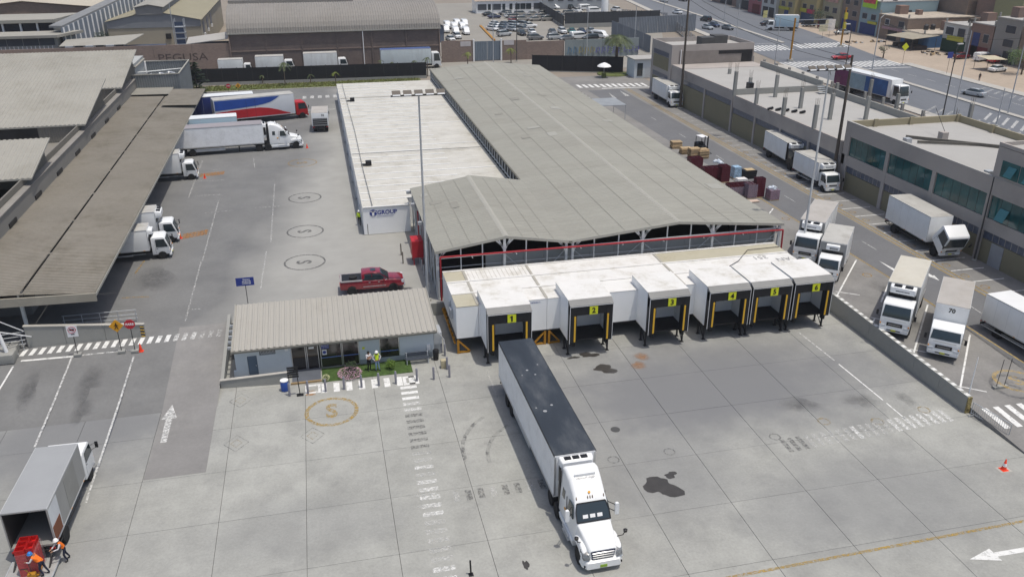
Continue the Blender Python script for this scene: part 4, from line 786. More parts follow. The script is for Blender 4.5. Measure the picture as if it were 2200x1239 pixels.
def small_cab(t, x, H=2.25, W=2.0, paintm=None, L=1.65, floor=.5, tilt=0.0, big=False, plate=True, grille=BLK, numb=None):
    """cab-over cab, back at x, parts under t"""
    P = paintm or WHT; h = W/2; pv = t
    if tilt:
        pv = bpy.data.objects.new('cab_pivot', None)
    zb = floor+(.75 if not big else .95)
    prof = [(x, floor), (x+L-.05, floor), (x+L+.03, floor+.25), (x+L, zb), (x+L-.33, H-.12), (x+L-.5, H), (x+.15, H), (x, H-.1)]
    def T(mb):
        if not tilt: return mb
        c, s = math.cos(-tilt), math.sin(-tilt); px, pz = x+L-.1, floor+.1
        mb.v = [Vector((px+(v.x-px)*c-(v.z-pz)*s, v.y, pz+(v.x-px)*s+(v.z-pz)*c)) for v in mb.v]; return mb
    cab = T(MB().side(prof, -h, h)).o('cab', P, t, bevel=.07)
    n = Vector((.9, 0, .33)).normalized()
    A = [(x+L-.015, -h+.1, zb+.06), (x+L-.015, h-.1, zb+.06), (x+L-.31, h-.17, H-.19), (x+L-.31, -h+.17, H-.19)]
    T(panel(MB(), A, .03, n)).o('windscreen', GLASS, cab, bevel=.01)
    for s in (-1, 1):
        T(panel(MB(), [(x+.42, s*(h-.01), zb+.02), (x+L-.12, s*(h-.01), zb+.02), (x+L-.40, s*(h-.01), H-.2), (x+.42, s*(h-.01), H-.2)], .03, (0, s, 0))).o('side_window', GLASS, cab)
        T(MB().box(x+.34, s*h-.005, floor+.15, x+.355, s*h+.012, H-.25)).o('door_seam', BLK, cab)
        T(MB().cb((x+.5, s*(h+.01), zb-.12), (.14, .03, .04))).o('door_handle', BLK, cab)
        T(MB().tube((x+L-.15, s*h, H-.5), (x+L+.12, s*(h+.25), H-.5), .015, 5).tube((x+L-.1, s*h, zb+.05), (x+L+.12, s*(h+.25), zb+.1), .015, 5).cb((x+L+.12, s*(h+.27), (H+zb)/2-.2), (.08, .18, .42))).o('mirror', BLK, cab)
        T(MB().cb((x+L+.02, s*(h-.25), floor+.22), (.10, .36, .2))).o('headlight', LAMP, cab)
        T(MB().cb((x+L+.04, s*(h-.08), floor+.42), (.06, .1, .1))).o('indicator', AMB, cab)
    T(MB().cb((x+L+.03, 0, floor+.42), (.05, W*.52, .17 if not big else .3))).o('grille', grille, cab)
    if big: T(MB().cb((x+L+.012, 0, zb-.1), (.04, W*.72, .05))).o('trim', ALU, cab)
    if grille is BLK:
        T(MB().cb((x+L+.06, 0, floor+.43), (.02, W*.4, .035))).o('grille_bar', ALU, cab)
    T(MB().side([(x+.1, floor+.02), (x+L-.3, floor+.02), (x+L-.35, floor-.05), (x+.1, floor-.05)], -h+.06, h-.06)).o('cab_floor', CHAS, cab)
    for s in (-.3, .2): T(MB().beam((x+L+.02, s-.2, zb+.1), (x+L-.1, s+.2, zb+.3), .02)).o('wiper', BLK, cab)
    b = MB().loft([(x+L-.1, h-.02, h-.02, floor-.2, floor+.08, .05), (x+L+.1, h-.06, h-.06, floor-.2, floor+.08, .06)]).o('bumper', P, t, smooth=40)
    MB().cb((x+L+.105, 0, floor-.06), (.02, W*.45, .08)).o('bumper_slot', BLK, b)
    if plate: MB().cb((x+L+.12, 0, floor-.07), (.02, .36, .14)).o('number_plate', PLATE, b)
    if numb: text(numb, .42, BLKT, cab, (x+L-.9, 0, H+.012), (0, 0, -math.pi/2), 'fleet_number', bold=True)
    return cab
def reefer(t, x, W, z1, kind=0):
    if kind == 0:
        r = MB().loft([(x, W/2-.25, W/2-.25, z1-.75, z1-.02, .06), (x+.35, W/2-.25, W/2-.25, z1-.72, z1-.05, .08), (x+.55, W/2-.32, W/2-.32, z1-.62, z1-.14, .1)]).o('cooling_unit', WHT, t, smooth=40)
        for k in (-.42, .42): MB().cb((x+.26, k, z1-.02), (.4, .6, .05)).lathe([(.2, 0), (.2, .03)], 14, (x+.27, k, z1+.005)).o('fan_grille', BLK, r)
        MB().cb((x+.54, 0, z1-.42), (.04, W*.42, .1)).o('unit_lettering_strip', mat('unit_lettering', (.25, .25, .27), .6, var=.6, vs=9), r)
    else:
        r = MB().loft([(x, .62, .62, z1-.62, z1-.12, .06), (x+.38, .60, .60, z1-.58, z1-.16, .1)]).o('cooling_unit', WHT, t, smooth=40)
        MB().cb((x+.38, .1, z1-.42), (.03, .75, .22)).o('unit_grille', mat('grille_grey', (.25, .26, .27), .5), r)
    MB().box(x, -W/2+.2, z1-1.15, x+.08, W/2-.2, z1-.8).o('unit_mount', CHAS, t)
def box_truck(label, loc, head, L=6.0, W=2.35, zt=3.5, fl=1.05, cabk='small', roofm=None, boxm=None, rf=None, group=None, cabm=None, tilt=0., cabH=None, cabW=None, num=None, cnum=None, doors=True, axle2=False, name='box_truck', rear_open=False, side=None, grille=BLK, seams=True, frontm=None, cabL=None):
    t = thing(name, label, 'truck', loc, R(head), group); B = boxm or BOXW
    h = W/2; big = cabk == 'big'; cH = cabH or (2.75 if big else 2.3); cW = cabW or (2.3 if big else 1.95); cL = cabL or (1.95 if big else 1.65)
    if rear_open:
        bx = MB().box(0, -h, fl, L, -h+.07, zt).box(0, h-.07, fl, L, h, zt).box(L-.07, -h+.07, fl, L, h-.07, zt).box(0, -h+.07, fl, L-.07, h-.07, fl+.12).box(0, -h+.07, zt-.07, L-.07, h-.07, zt-.003).o('cargo_box', [B], t)
        MB().box(.02, -h+.072, fl+.122, L-.08, -h+.085, zt-.08).box(.02, h-.085, fl+.122, L-.08, h-.072, zt-.08).o('box_lining', mat('box_lining_dark', (.05, .045, .045), .8), bx)
    else: bx = MB().box(0, -h, fl, L, h, zt-.012).o('cargo_box', [B], t, bevel=.02)
    MB().box(.01, -h+.01, zt-.011, L-.01, h-.01, zt+.02).o('box_roof', roofm or ROOFW, bx)
    if frontm: MB().box(L+.002, -h+.03, fl+.05, L+.015, h-.03, zt-.05).o('front_panel', frontm, bx)
    tr = mat('box_edge_trim', (.52, .53, .53), .5, var=.05)
    for s in (-1, 1):
        MB().box(0, s*h-.012, fl, L, s*h+.012, fl+.09).o('side_rail', tr, bx); MB().box(0, s*h-.01, zt-.08, L, s*h+.014, zt+.024).o('top_rail', tr, bx)
        MB().box(L-.05, s*h-.014, fl+.09, L+.014, s*h+.012, zt-.08).o('corner_post', tr, bx)
        if seams and L > 4:
            for k in range(1, int(L/1.25)): MB().box(k*1.25-.008, s*h-.002, fl+.1, k*1.25+.008, s*h+.008, zt-.09).o('panel_seam', tr, bx)
        for k in range(3): MB().cb((.5+k*(L-1)/2, s*(h+.014), fl+.045), (.16, .012, .05)).o('marker', REDL if k == 0 else AMB, bx)
        MB().box(.15, s*(h-.35)-.04, fl-.45, L-.5, s*(h-.35)+.04, fl-.4).box(.15, s*(h-.02)-.02, .62, L-1.6, s*(h-.02)+.02, .7).o('side_guard', STEEL if not big else CHAS, t)
    if doors and not rear_open:
        for s in (-1, 1): MB().box(-.025, s*.03 if s > 0 else -h+.06, fl+.06, -.003, h-.06 if s > 0 else -.03, zt-.06).o('rear_door', B, bx); MB().tube((-.04, s*.2, fl+.1), (-.04, s*.2, zt-.1), .02, 6).o('lock_bar', ALU, bx)
    MB().box(-.02, -h+.05, fl-.4, .06, h-.05, fl-.25).o('rear_bumper', CHAS, t)
    for s in (-1, 1): MB().cb((-.04, s*(h-.2), fl-.15), (.05, .28, .1)).o('tail_lamp', REDL, t)
    x = L+.18
    MB().box(.1, -.45, .55, x+cL-.3, -.33, .8).box(.1, .33, .55, x+cL-.3, .45, .8).box(.3, -.5, .8, L-.05, .5, fl-.005).o('chassis', CHAS, t)
    MB().box(L*.45, h-.75, .45, L*.45+.9, h-.25, .95).o('fuel_tank', ALU if big else CHAS, t)
    wr = .5 if big else .41; xs = [x+cL*.55 if not big else x+cL*.5, L*.24] + ([L*.24+1.25] if axle2 else [])
    for i, xx in enumerate(xs):
        for s in (-1, 1): wheel(t, xx, s*(min(h, cW/2+.1)-.2), wr, .28 if i == 0 else .5, WRIM if not big else ALU)
    cab = small_cab(t, x, cH, cW, cabm, cL, .62 if big else .5, tilt, big, grille=grille, numb=cnum)
    if rf is not None: reefer(t, L+.02, W, zt-.05, rf)
    if num: text(num, .5, BLKT, bx, (L+.022, 0, zt-.45), (math.pi/2, 0, math.pi/2), 'fleet_number', bold=True)
    return t
# ---------------------------------------------------------------- the articulated lorry in the yard
TRW = mat('trailer_side', (.83, .84, .85), .4, var=.04, vs=.8, metal=0, dirt=(.42, .42, .41), da=.5, ds=.7); TRR = mat('trailer_roof_black', S(62, 68, 76), .42, var=.3, vs=.35, dirt=S(150, 150, 148), da=.5, ds=.35, st=(1, .35, 1)); TRG = mat('trailer_roof_grey', S(172, 166, 170), .6, var=.06, vs=.5)
def trailer(t, L, W=2.55, zt=4.08, fl=1.15, roofm=TRR, x0=0):
    h = W/2; bx = MB().box(x0, -h+.02, fl, x0+L, h-.02, zt-.03).o('trailer_box', TRW, t)
    n = 12; w = L/n
    for s in (-1, 1):
        for k in range(n): MB().box(x0+k*w+.008, s*h-.02 if s > 0 else -h, fl+.14, x0+(k+1)*w-.008, h if s > 0 else -h+.02, zt-.1).o('side_panel', TRW, bx)
        MB().box(x0, s*h-.02, fl-.02, x0+L, s*h+.015, fl+.13).o('bottom_rail', ALU, bx); MB().box(x0, s*h-.02, zt-.1, x0+L, s*h+.015, zt+.012).o('top_rail', BLK if roofm is TRR else ALU, bx)
        MB().box(x0+L*.25, s*(h-.1)-.02, .55, x0+L*.6, s*(h-.1)+.02, .95).o('side_skirt', STEEL, t)
    MB().box(x0+.02, -h+.02, zt-.028, x0+L-.02, h-.02, zt+.008).o('trailer_roof', roofm, bx)
    for s in (-1, 1):
        MB().box(x0+L-.005, s*(h-.12), fl+.1, x0+L+.02, s*h, zt-.1).o('corner_post', ALU, bx); MB().box(x0-.03, s*.02 if s > 0 else -h+.05, fl+.1, x0-.003, h-.05 if s > 0 else -.02, zt-.1).o('rear_door', TRW, bx)
    MB().box(x0-.02, -h+.1, .55, x0+.1, h-.1, .65).box(x0, -.6, .6, x0+.08, -.5, fl).box(x0, .5, .6, x0+.08, .6, fl).o('rear_bumper', CHAS, t)
    MB().box(x0+.3, -.55, .85, x0+L-.4, -.4, fl-.01).box(x0+.3, .4, .85, x0+L-.4, .55, fl-.01).o('trailer_frame', CHAS, t)
    for i in range(int(L/.6)): MB().box(x0+.3+i*.6, -h+.05, fl-.12, x0+.36+i*.6, h-.05, fl-.011).o('cross_member', CHAS, t)
    for s in (-1, 1): MB().box(x0+L-3.6, s*.7-.07, .1, x0+L-3.45, s*.7+.07, fl-.02).o('landing_leg', CHAS, t)
    for xx in (x0+2.4, x0+3.75):
        for s in (-1, 1): wheel(t, xx, s*(h-.28), .5, .5, WRIM)
    return bx
def tractor(t, x, roofz=3.95, label=True):
    cb = MB().loft([(x, 1.16, .98, .8, roofz-.12, .16), (x+.45, 1.18, 1.0, .8, roofz, .22), (x+1.1, 1.18, .97, .8, roofz-.18, .3), (x+1.75, 1.17, .95, .8, roofz-.62, .28), (x+2.15, 1.15, .95, .8, roofz-1.0, .14), (x+2.55, 1.13, .99, .8, 2.42, .1), (x+2.88, 1.1, 1.02, .8, 1.98, .08)], 4).o('cab', WHT, t, smooth=35)
    hd = MB().loft([(x+2.86, 1.02, .98, .8, 2.0, .1), (x+3.5, 1.0, .93, .75, 1.88, .16), (x+4.2, .97, .86, .68, 1.66, .2), (x+4.5, .92, .78, .62, 1.42, .2)], 4).o('hood', WHT, t, smooth=40)
    bp = MB().loft([(x+4.05, 1.2, 1.15, .36, .92, .1), (x+4.45, 1.18, 1.1, .34, .9, .12), (x+4.72, .98, .9, .36, .78, .12)], 3).o('bumper', WHT, t, smooth=45)
    for s in (-1, 1):
        MB().loft([(x+2.95, .2, .14, .95, 1.35, .06), (x+3.3, .23, .17, 1.1, 1.5, .1), (x+3.75, .24, .18, 1.12, 1.52, .12), (x+4.2, .24, .18, .95, 1.42, .12), (x+4.5, .2, .12, .7, 1.1, .1)], 3, yc=s*.97).o('fender', WHT, t, smooth=45)
        MB().hexa([(x+4.2, s*.78, .98), (x+4.66, s*.76, .92), (x+4.58, s*1.12, .92), (x+4.15, s*1.22, .98)][::s], [(x+4.15, s*.80, 1.36), (x+4.52, s*.78, 1.22), (x+4.44, s*1.10, 1.18), (x+4.1, s*1.18, 1.36)][::s]).o('headlight', mat('lamp_smoke', (.16, .17, .18), .1, var=.5, vs=9, spec=.9), t, bevel=.02)
        MB().cb((x+4.6, s*.95, .52), (.1, .28, .12)).o('fog_lamp', BLK, bp)
        MB().hexa([(x+1.5, s*1.05, 2.02), (x+2.42, s*1.05, 2.02), (x+2.42, s*1.13, 2.02), (x+1.5, s*1.14, 2.02)][::s], [(x+1.55, s*.98, 2.72), (x+2.12, s*.98, 2.72), (x+2.12, s*1.04, 2.72), (x+1.55, s*1.05, 2.72)][::s]).o('door_window', GLASS, cb)
        MB().hexa([(x+.45, s*1.02, 2.2), (x+.85, s*1.02, 2.2), (x+.85, s*1.13, 2.2), (x+.45, s*1.13, 2.2)][::s], [(x+.45, s*.98, 2.75), (x+.85, s*.98, 2.75), (x+.85, s*1.08, 2.75), (x+.45, s*1.08, 2.75)][::s]).o('sleeper_window', GLASS, cb)
        MB().box(x+1.36, s*1.13-.02, .9, x+1.38, s*1.13+.025, 2.8).o('door_seam', BLK, cb)
        MB().cb((x+1.15, s*1.16, 1.75), (.24, .03, .12)).o('emblem', AMBS, cb)
        MB().loft([(x+.1, .13, .16, .38, .78, .05), (x+2.7, .13, .16, .38, .78, .05)], 2, yc=s*1.04).o('side_fairing', WHT, t, smooth=40)
        for k in range(2): MB().box(x+1.2, s*1.2-.12, .42+k*.28, x+2.3, s*1.2+.12, .46+k*.28).o('step', ALU, t)
        m = MB().tube((x+2.1, s*1.08, 2.15), (x+2.5, s*1.42, 2.15), .025, 6).tube((x+2.1, s*1.08, 2.6), (x+2.5, s*1.42, 2.6), .025, 6); m.o('mirror_arm', BLK, cb)
        MB().loft([(x+2.42, .1, .1, 2.0, 2.75, .06), (x+2.58, .12, .12, 2.0, 2.75, .06)], 2, yc=s*1.46).o('mirror', WHT, cb, smooth=40)
        MB().path([(x+3.75, s*1.05, 1.5), (x+4.0, s*1.3, 1.75), (x+4.05, s*1.38, 2.0)], .025, 6).o('hood_mirror_arm', BLK, hd)
        MB().lathe([(.03, -.1), (.11, -.06), (.12, .06), (.05, .1)], 10, (x+4.06, s*1.4, 2.08)).o('hood_mirror', BLK, hd, smooth=60)
        for xx in (x-1.55, x-.3): wheel(t, xx, s*.97, .51, .56, WRIM)
        wheel(t, x+3.68, s*1.02, .52, .32, ALU)
        MB().loft([(x+.2, .28, .28, .4, .95, .25), (x+1.1, .28, .28, .4, .95, .25)], 3, yc=s*.8).o('fuel_tank', ALU, t, smooth=40)
    ws = [(x+2.22, -.84, 2.86), (x+2.22, .84, 2.86), (x+2.5, .96, 2.5), (x+2.84, .98, 2.04), (x+2.84, -.98, 2.04), (x+2.5, -.96, 2.5)]
    panel(MB(), ws, .035, Vector((.8, 0, .55))).o('windscreen', GLASS, cb)
    fr = MB()
    for a, b in zip(ws, ws[1:]+ws[:1]): fr.beam(Vector(a)+Vector((.03, 0, .02)), Vector(b)+Vector((.03, 0, .02)), .05)
    fr.o('windscreen_seal', BLK, cb)
    for k in range(3): panel(MB(), [(x+2.72, -.6+k*.42, 2.19), (x+2.72, -.3+k*.42, 2.19), (x+2.62, -.3+k*.42, 2.36), (x+2.62, -.6+k*.42, 2.36)], .045, Vector((.8, 0, .55))).o('dash_paper', WSIGN, cb)
    g = panel(MB(), [(x+4.50, -.56, .58), (x+4.50, .56, .58), (x+4.47, .70, 1.36), (x+4.47, -.70, 1.36)], .06, (1, 0, .1)).o('grille', mat('grille_navy', (.008, .014, .05), .35), hd)
    for k in range(5): MB().loft([(x+4.54, .56+.024*k, .56+.024*k, .64+k*.145, .715+k*.145, .02), (x+4.61-.006*k, .53+.024*k, .53+.024*k, .65+k*.145, .70+k*.145, .02)], 2).o('grille_bar', ALU, g, smooth=40)
    MB().cb((x+4.73, 0, .5), (.02, .4, .18)).o('number_plate', mat('green_plate', (.25, .4, .04), .5), bp)
    MB().box(x+.95, -.62, roofz-.14, x+1.06, .62, roofz+.0).o('visor_strip', WHT, cb)
    e = text('FREIGHTLINER', .17, mat('badge_grey', (.12, .12, .13), .4), cb, (x+1.22, 0, roofz-.155), (0, 0, 0), 'badge', sx=1.0); e.rotation_euler = (Matrix.Rotation(math.pi/2, 3, 'Z') @ Matrix.Rotation(R(25), 3, 'X')).to_euler()
    for y in (-.8, -.14, 0, .14, .8): MB().loft([(x+2.02, .02, .02, roofz-.95, roofz-.78, .015), (x+2.10, .02, .02, roofz-1.0, roofz-.86, .015)], 2, yc=y).o('roof_marker', mat('marker_smoke', (.12, .07, .03), .3), cb)
    MB().tube((x+1.85, 0, roofz-.70), (x+1.88, 0, roofz-.665), .075, 16).o('emblem', AMBS, cb)
    MB().box(x-2.2, -.5, .75, x+.4, .5, .98).box(x+.3, -.42, .5, x+4.2, .42, .8).o('tractor_frame', CHAS, t); MB().box(x-1.3, -.6, .98, x-.5, .6, 1.12).o('fifth_wheel', CHAS, t)
    for s in (-1, 1): MB().loft([(x-.02, .03, .03, .9, roofz-.4, .02), (x-.35, .03, .03, .9, roofz-.5, .02)][::-1], 2, yc=s*1.08).o('cab_extender', BLK, t)
def lorry_reefer(t, x, zt):
    r = MB().loft([(x+.02, 1.02, 1.02, zt-2.1, zt-.1, .08), (x+.35, 1.0, 1.0, zt-2.05, zt-.12, .12), (x+.5, .9, .9, zt-1.9, zt-.25, .12)], 3).o('cooling_unit', WHT, t, smooth=40)
    for s in (-1, 1): MB().box(x+.08, s*1.0-.02, zt-1.7, x+.4, s*1.0+.04, zt-.6).o('unit_grille', BLK, r)
    for k in range(3): MB().cb((x+.24, -.55+k*.5, zt-.1), (.28, .4, .06)).o('fan_grille', BLK, r)
    text('THERMO KING', .15, BLKT, r, (x+.515, 0, zt-.62), (math.pi/2, 0, math.pi/2)); MB().cb((x+.51, .0, zt-.95), (.02, .3, .22)).o('unit_badge', mat('grille_grey', (.25, .26, .27), .5), r)
semi = thing('semi_truck', 'white long-nosed tractor pulling a grey trailer with a blackened roof', 'semi truck', (12.6, 53.7, 0), math.atan2(33.6-53.7, 12.85-12.6))
trailer(semi, 14.65); lorry_reefer(semi, 14.65, 4.08); tractor(semi, 15.42)
for (xx, yy, rr) in ((4.6, -.3, .09), (5.3, .1, .07), (5.2, -.8, .05), (9.3, .1, .09), (9.9, -.5, .13), (9.4, -.95, .06), (4.0, .6, .05)): MB().lathe([(rr, 4.09), (rr, 4.10)], 12, (xx, yy, 0)).o('roof_patch', mat('patch_grey', (.3, .31, .32), .6), semi)
s2 = thing('semi_truck', 'white sleeper tractor with grey-roofed trailer backed under the canopy', 'semi truck', (-21.8, 124.6, 1.2), R(4.5))
trailer(s2, 13.6, zt=4.0, roofm=TRG); lorry_reefer(s2, 13.6, 4.0); tractor(s2, 14.4, 3.85)
# ---------------------------------------------------------------- box trucks
def bt(label, front, back, **kw):  # front/back: ground points of front bumper and box rear
    f, b = Vector(front[:2]), Vector(back[:2]); d = f-b; hd = math.degrees(math.atan2(d.y, d.x)); cabl = kw.get('cabL') or (1.95 if kw.get('cabk') == 'big' else 1.65)
    return box_truck(label, (b.x, b.y, gz((b.x+f.x)/2, (b.y+f.y)/2)), hd, L=d.length-.28-cabl, **kw)
def bt2(label, front, head, total, **kw):
    d = Vector((math.cos(R(head)), math.sin(R(head)))); f = Vector(front[:2]); return bt(label, f, f-d*total, **kw)
GP = 'box trucks parked on the deck by the retaining wall'; GL = 'box trucks parked along the taupe building'; GC = 'trucks backed under the canopy'; GW = 'trucks along the brick wall'
bt2('white refrigerated box truck with split windscreen behind a light mast', (45.27,68.43,1.20), -132, 9.6, W=2.4, zt=3.75, cabk='big', rf=0, roofm=ROOFD, group=GP, frontm=GREYB)
bt2('white box truck with small front cooling unit behind dock six', (44.92,63.82,1.20), -130, 7.4, W=2.35, zt=3.3, rf=1, roofm=ROOFW, group=GP, frontm=GREYB)
bt2('white refrigerated box truck with cream roof and fan-topped cooling unit at the retaining wall', (44.16,52.80,0.94), -134, 9.0, W=2.5, zt=3.85, cabk='big', rf=0, roofm=ROOFC, group=GP, frontm=GREYB)
bt2('white box truck with pinkish roof and fleet number 70', (45.75,48.86,0.74), -133, 8.3, W=2.4, zt=3.75, cabk='big', cabH=2.5, roofm=ROOFD, num='70', group=GP)
bt('white box truck driving down the lane away from the crossing', (54.2, 44.0), (53.7, 52.9), W=2.45, zt=3.4, roofm=WHT, group=GP)
bt('white box truck with its cab tilted forward for repair', (60.1, 66.2), (60.7, 75.8), W=2.5, zt=3.7, cabk='big', tilt=R(38), roofm=ROOFW, group=GL, cnum='31', cabH=2.9)
bt('white refrigerated truck with a dented box roof by the teal windows', (60.9, 88.2), (61.0, 96.0), W=2.4, zt=3.35, rf=0, roofm=ROOFW, group=GL)
bt('white refrigerated box truck with dark cab end parked tightly behind another', (61.9, 97.4), (62.6, 106.6), W=2.5, zt=3.45, cabk='big', rf=0, roofm=ROOFW, group=GL, cabm=BLK, frontm=BLK)
bt('older white refrigerated truck with dark windscreen near the gatehouse', (61.7, 138.4), (62.1, 148.2), W=2.5, zt=3.6, cabk='big', rf=0, roofm=ROOFW, group=GL)
bt('white truck with side door and beige box top under the canopy edge', (-15.75, 84.9), (-23.2, 84.6), W=2.3, zt=3.2, rf=1, roofm=ROOFW, group=GC, seams=False)
bt('white truck with a big rooftop cooling unit half under the canopy', (-15.6, 89.4), (-23.5, 89.0), W=2.4, zt=3.6, rf=0, roofm=ROOFW, group=GC)
bt('white truck with small cooling unit beside the white semi trailer', (-16.1, 112.8), (-24, 112.4), W=2.4, zt=3.6, rf=0, roofm=ROOFW, group=GC)
bt('truck with pale blue ribbed box and white roof behind the white semi', (-9.9, 131.6), (-21, 130.6), W=2.5, zt=4.0, cabk='big', roofm=WHT, boxm=mat('pale_blue_box', (.42, .55, .62), .5, var=.05), group=GC)
bt('truck with dark blue box and white roof behind the tricolour truck', (-8.3, 147.6), (-21, 146.0), W=2.5, zt=4.2, cabk='big', roofm=WHT, boxm=mat('navy_box', (.02, .035, .16), .45), group=GC)
t74 = bt('grey-backed white box truck numbered 74 seen from behind on the court', (.25, 141.0), (.0, 134.0), W=2.5, zt=3.1, roofm=ROOFD, group=GC, boxm=BOXW, doors=False)
MB().box(-.04, -1.1, 1.1, -.004, 1.1, 2.25).o('lift_frame', BLK, t74); text('74', .42, BLKT, t74, (-.02, -.45, 2.7), (math.pi/2, 0, -math.pi/2), 'fleet_number', bold=True)
for z in (1.2, 1.5, 1.8, 2.1): MB().box(-.07, -1.05, z, -.041, 1.05, z+.05).o('lift_bar', STEEL, t74)
# tricolour truck
tri = bt('truck with blue, silver and red swoosh livery and a red cab', (-2.0, 146.3), (-16.6, 142.6), W=2.55, zt=4.25, fl=.95, cabk='big', roofm=ROOFW, cabm=mat('red_cab', (.45, .015, .02), .35), boxm=mat('silver_box', (.58, .60, .63), .4, var=.03), group=GC, seams=False, axle2=True)
def swoosh():
    L = 12.4; y = -1.30
    b = MB(); top = [(.1, 4.1), (10.4, 4.1), (9.8, 3.7), (9.0, 3.3), (8.0, 3.05), (6.5, 2.85), (4, 2.7), (.1, 2.55)]
    b.side(top, y-.006, y+.02).o('blue_swoosh', mat('livery_blue', (.02, .07, .32), .4), tri)
    b = MB(); b.side([(.1, 2.25), (3, 2.4), (5.5, 2.5), (7.2, 2.5), (8.6, 2.3), (10.0, 1.9), (11.0, 1.5), (12.0, 1.2), (12.0, 1.1), (.1, 1.1)], y-.006, y+.02).o('red_swoosh', mat('livery_red', (.42, .012, .02), .4), tri)
    for x in (5.0, 6.4): MB().box(x, y-.014, 1.2, x+.03, y-.008, 4.0).o('door_seam', BLK, tri)
swoosh()
# row along the brick wall
for (a, b, kw, lab) in (((-12.9, 196.0-.7), (-19.8, 195.3), dict(W=2.3, zt=3.3), 'white ribbed box truck first along the brick wall'), ((-4.2, 195.4), (-12.2, 195.4), dict(W=2.4, zt=3.7, cabk='big'), 'dull grey box truck second along the brick wall'),
                        ((7.1, 195.0), (-2.2, 195.0), dict(W=2.5, zt=4.0, cabk='big'), 'streaked white container truck third along the brick wall')):
    bt(lab, (a[0], 190.5), (b[0], 190.5), group=GW, roofm=ROOFW, boxm=mat('old_box_white', (.62, .65, .66), .5, var=.1, vs=.6, dirt=(.3, .29, .27), da=.6, ds=.8, st=(1, 1, .2)), **kw)
bt('long pale trailer truck with a blue roof edge by the brick wall', (27.4, 190.0), (14.2, 190.0), W=2.5, zt=4.3, cabk='big', cabH=3.4, roofm=mat('roof_blue', (.06, .10, .25), .5), boxm=mat('old_box_blue', (.50, .56, .58), .5, var=.1, vs=.5, dirt=(.3, .3, .3), da=.6, ds=.8, st=(1, 1, .2)), group=GW, axle2=True)
bt('white box truck half hidden behind the plant enclosure', (-29.5, 190.5), (-39.0, 190.5), W=2.3, zt=3.3, roofm=ROOFW, group=GW)
# near truck being loaded
ct = bt('grey-roofed box truck with open rear and a tail lift loaded with red crates', (-17.3, 49.9), (-17.55, 41.4), W=2.35, zt=3.45, fl=1.0, roofm=mat('roof_grey', S(176, 178, 180), .6, var=.05, vs=.5), boxm=GREYB, rear_open=True, cabk='big', cabH=2.5, seams=False, name='box_truck')
MB().box(-2.1, -1.2, .14, -.02, 1.2, .22).o('tail_lift', mat('lift_steel', S(186, 186, 184), .5, var=.12, vs=3), ct); MB().box(-2.16, -1.22, .13, -2.1, 1.22, .24).box(-2.1, -1.25, .13, -.02, -1.2, .235).box(-2.1, 1.2, .13, -.02, 1.25, .235).o('lift_edge', STEEL, ct)
for s in (-1, 1): MB().beam((0, s*.9, .7), (-.9, s*.9, .2), .08).o('lift_arm', CHAS, ct); MB().lathe([(.13, -.06), (.13, .06)], 12, (-1.85, s*1.0, .13), 'y').o('lift_roller', RUB, ct)
MB().box(.05, -1.182, 1.15, 1.5, -1.19, 3.3).o('folded_door', mat('door_white', (.6, .62, .64), .6), ct); MB().box(.1, -1.21, 1.2, 1.35, -1.193, 2.1).o('door_panel_brown', mat('brown_panel', (.18, .055, .02), .6), ct)
MB().box(2.9, -1.19, 1.2, 4.9, -1.18, 3.2).o('side_door', mat('side_door_grey', S(160, 160, 156), .5), ct)
tp = bt('white box truck whose rear only just shows beside the stall line', (-21.9, 60.5), (-22.6, 52.2), W=2.35, zt=2.9, roofm=ROOFW) if 0 else None
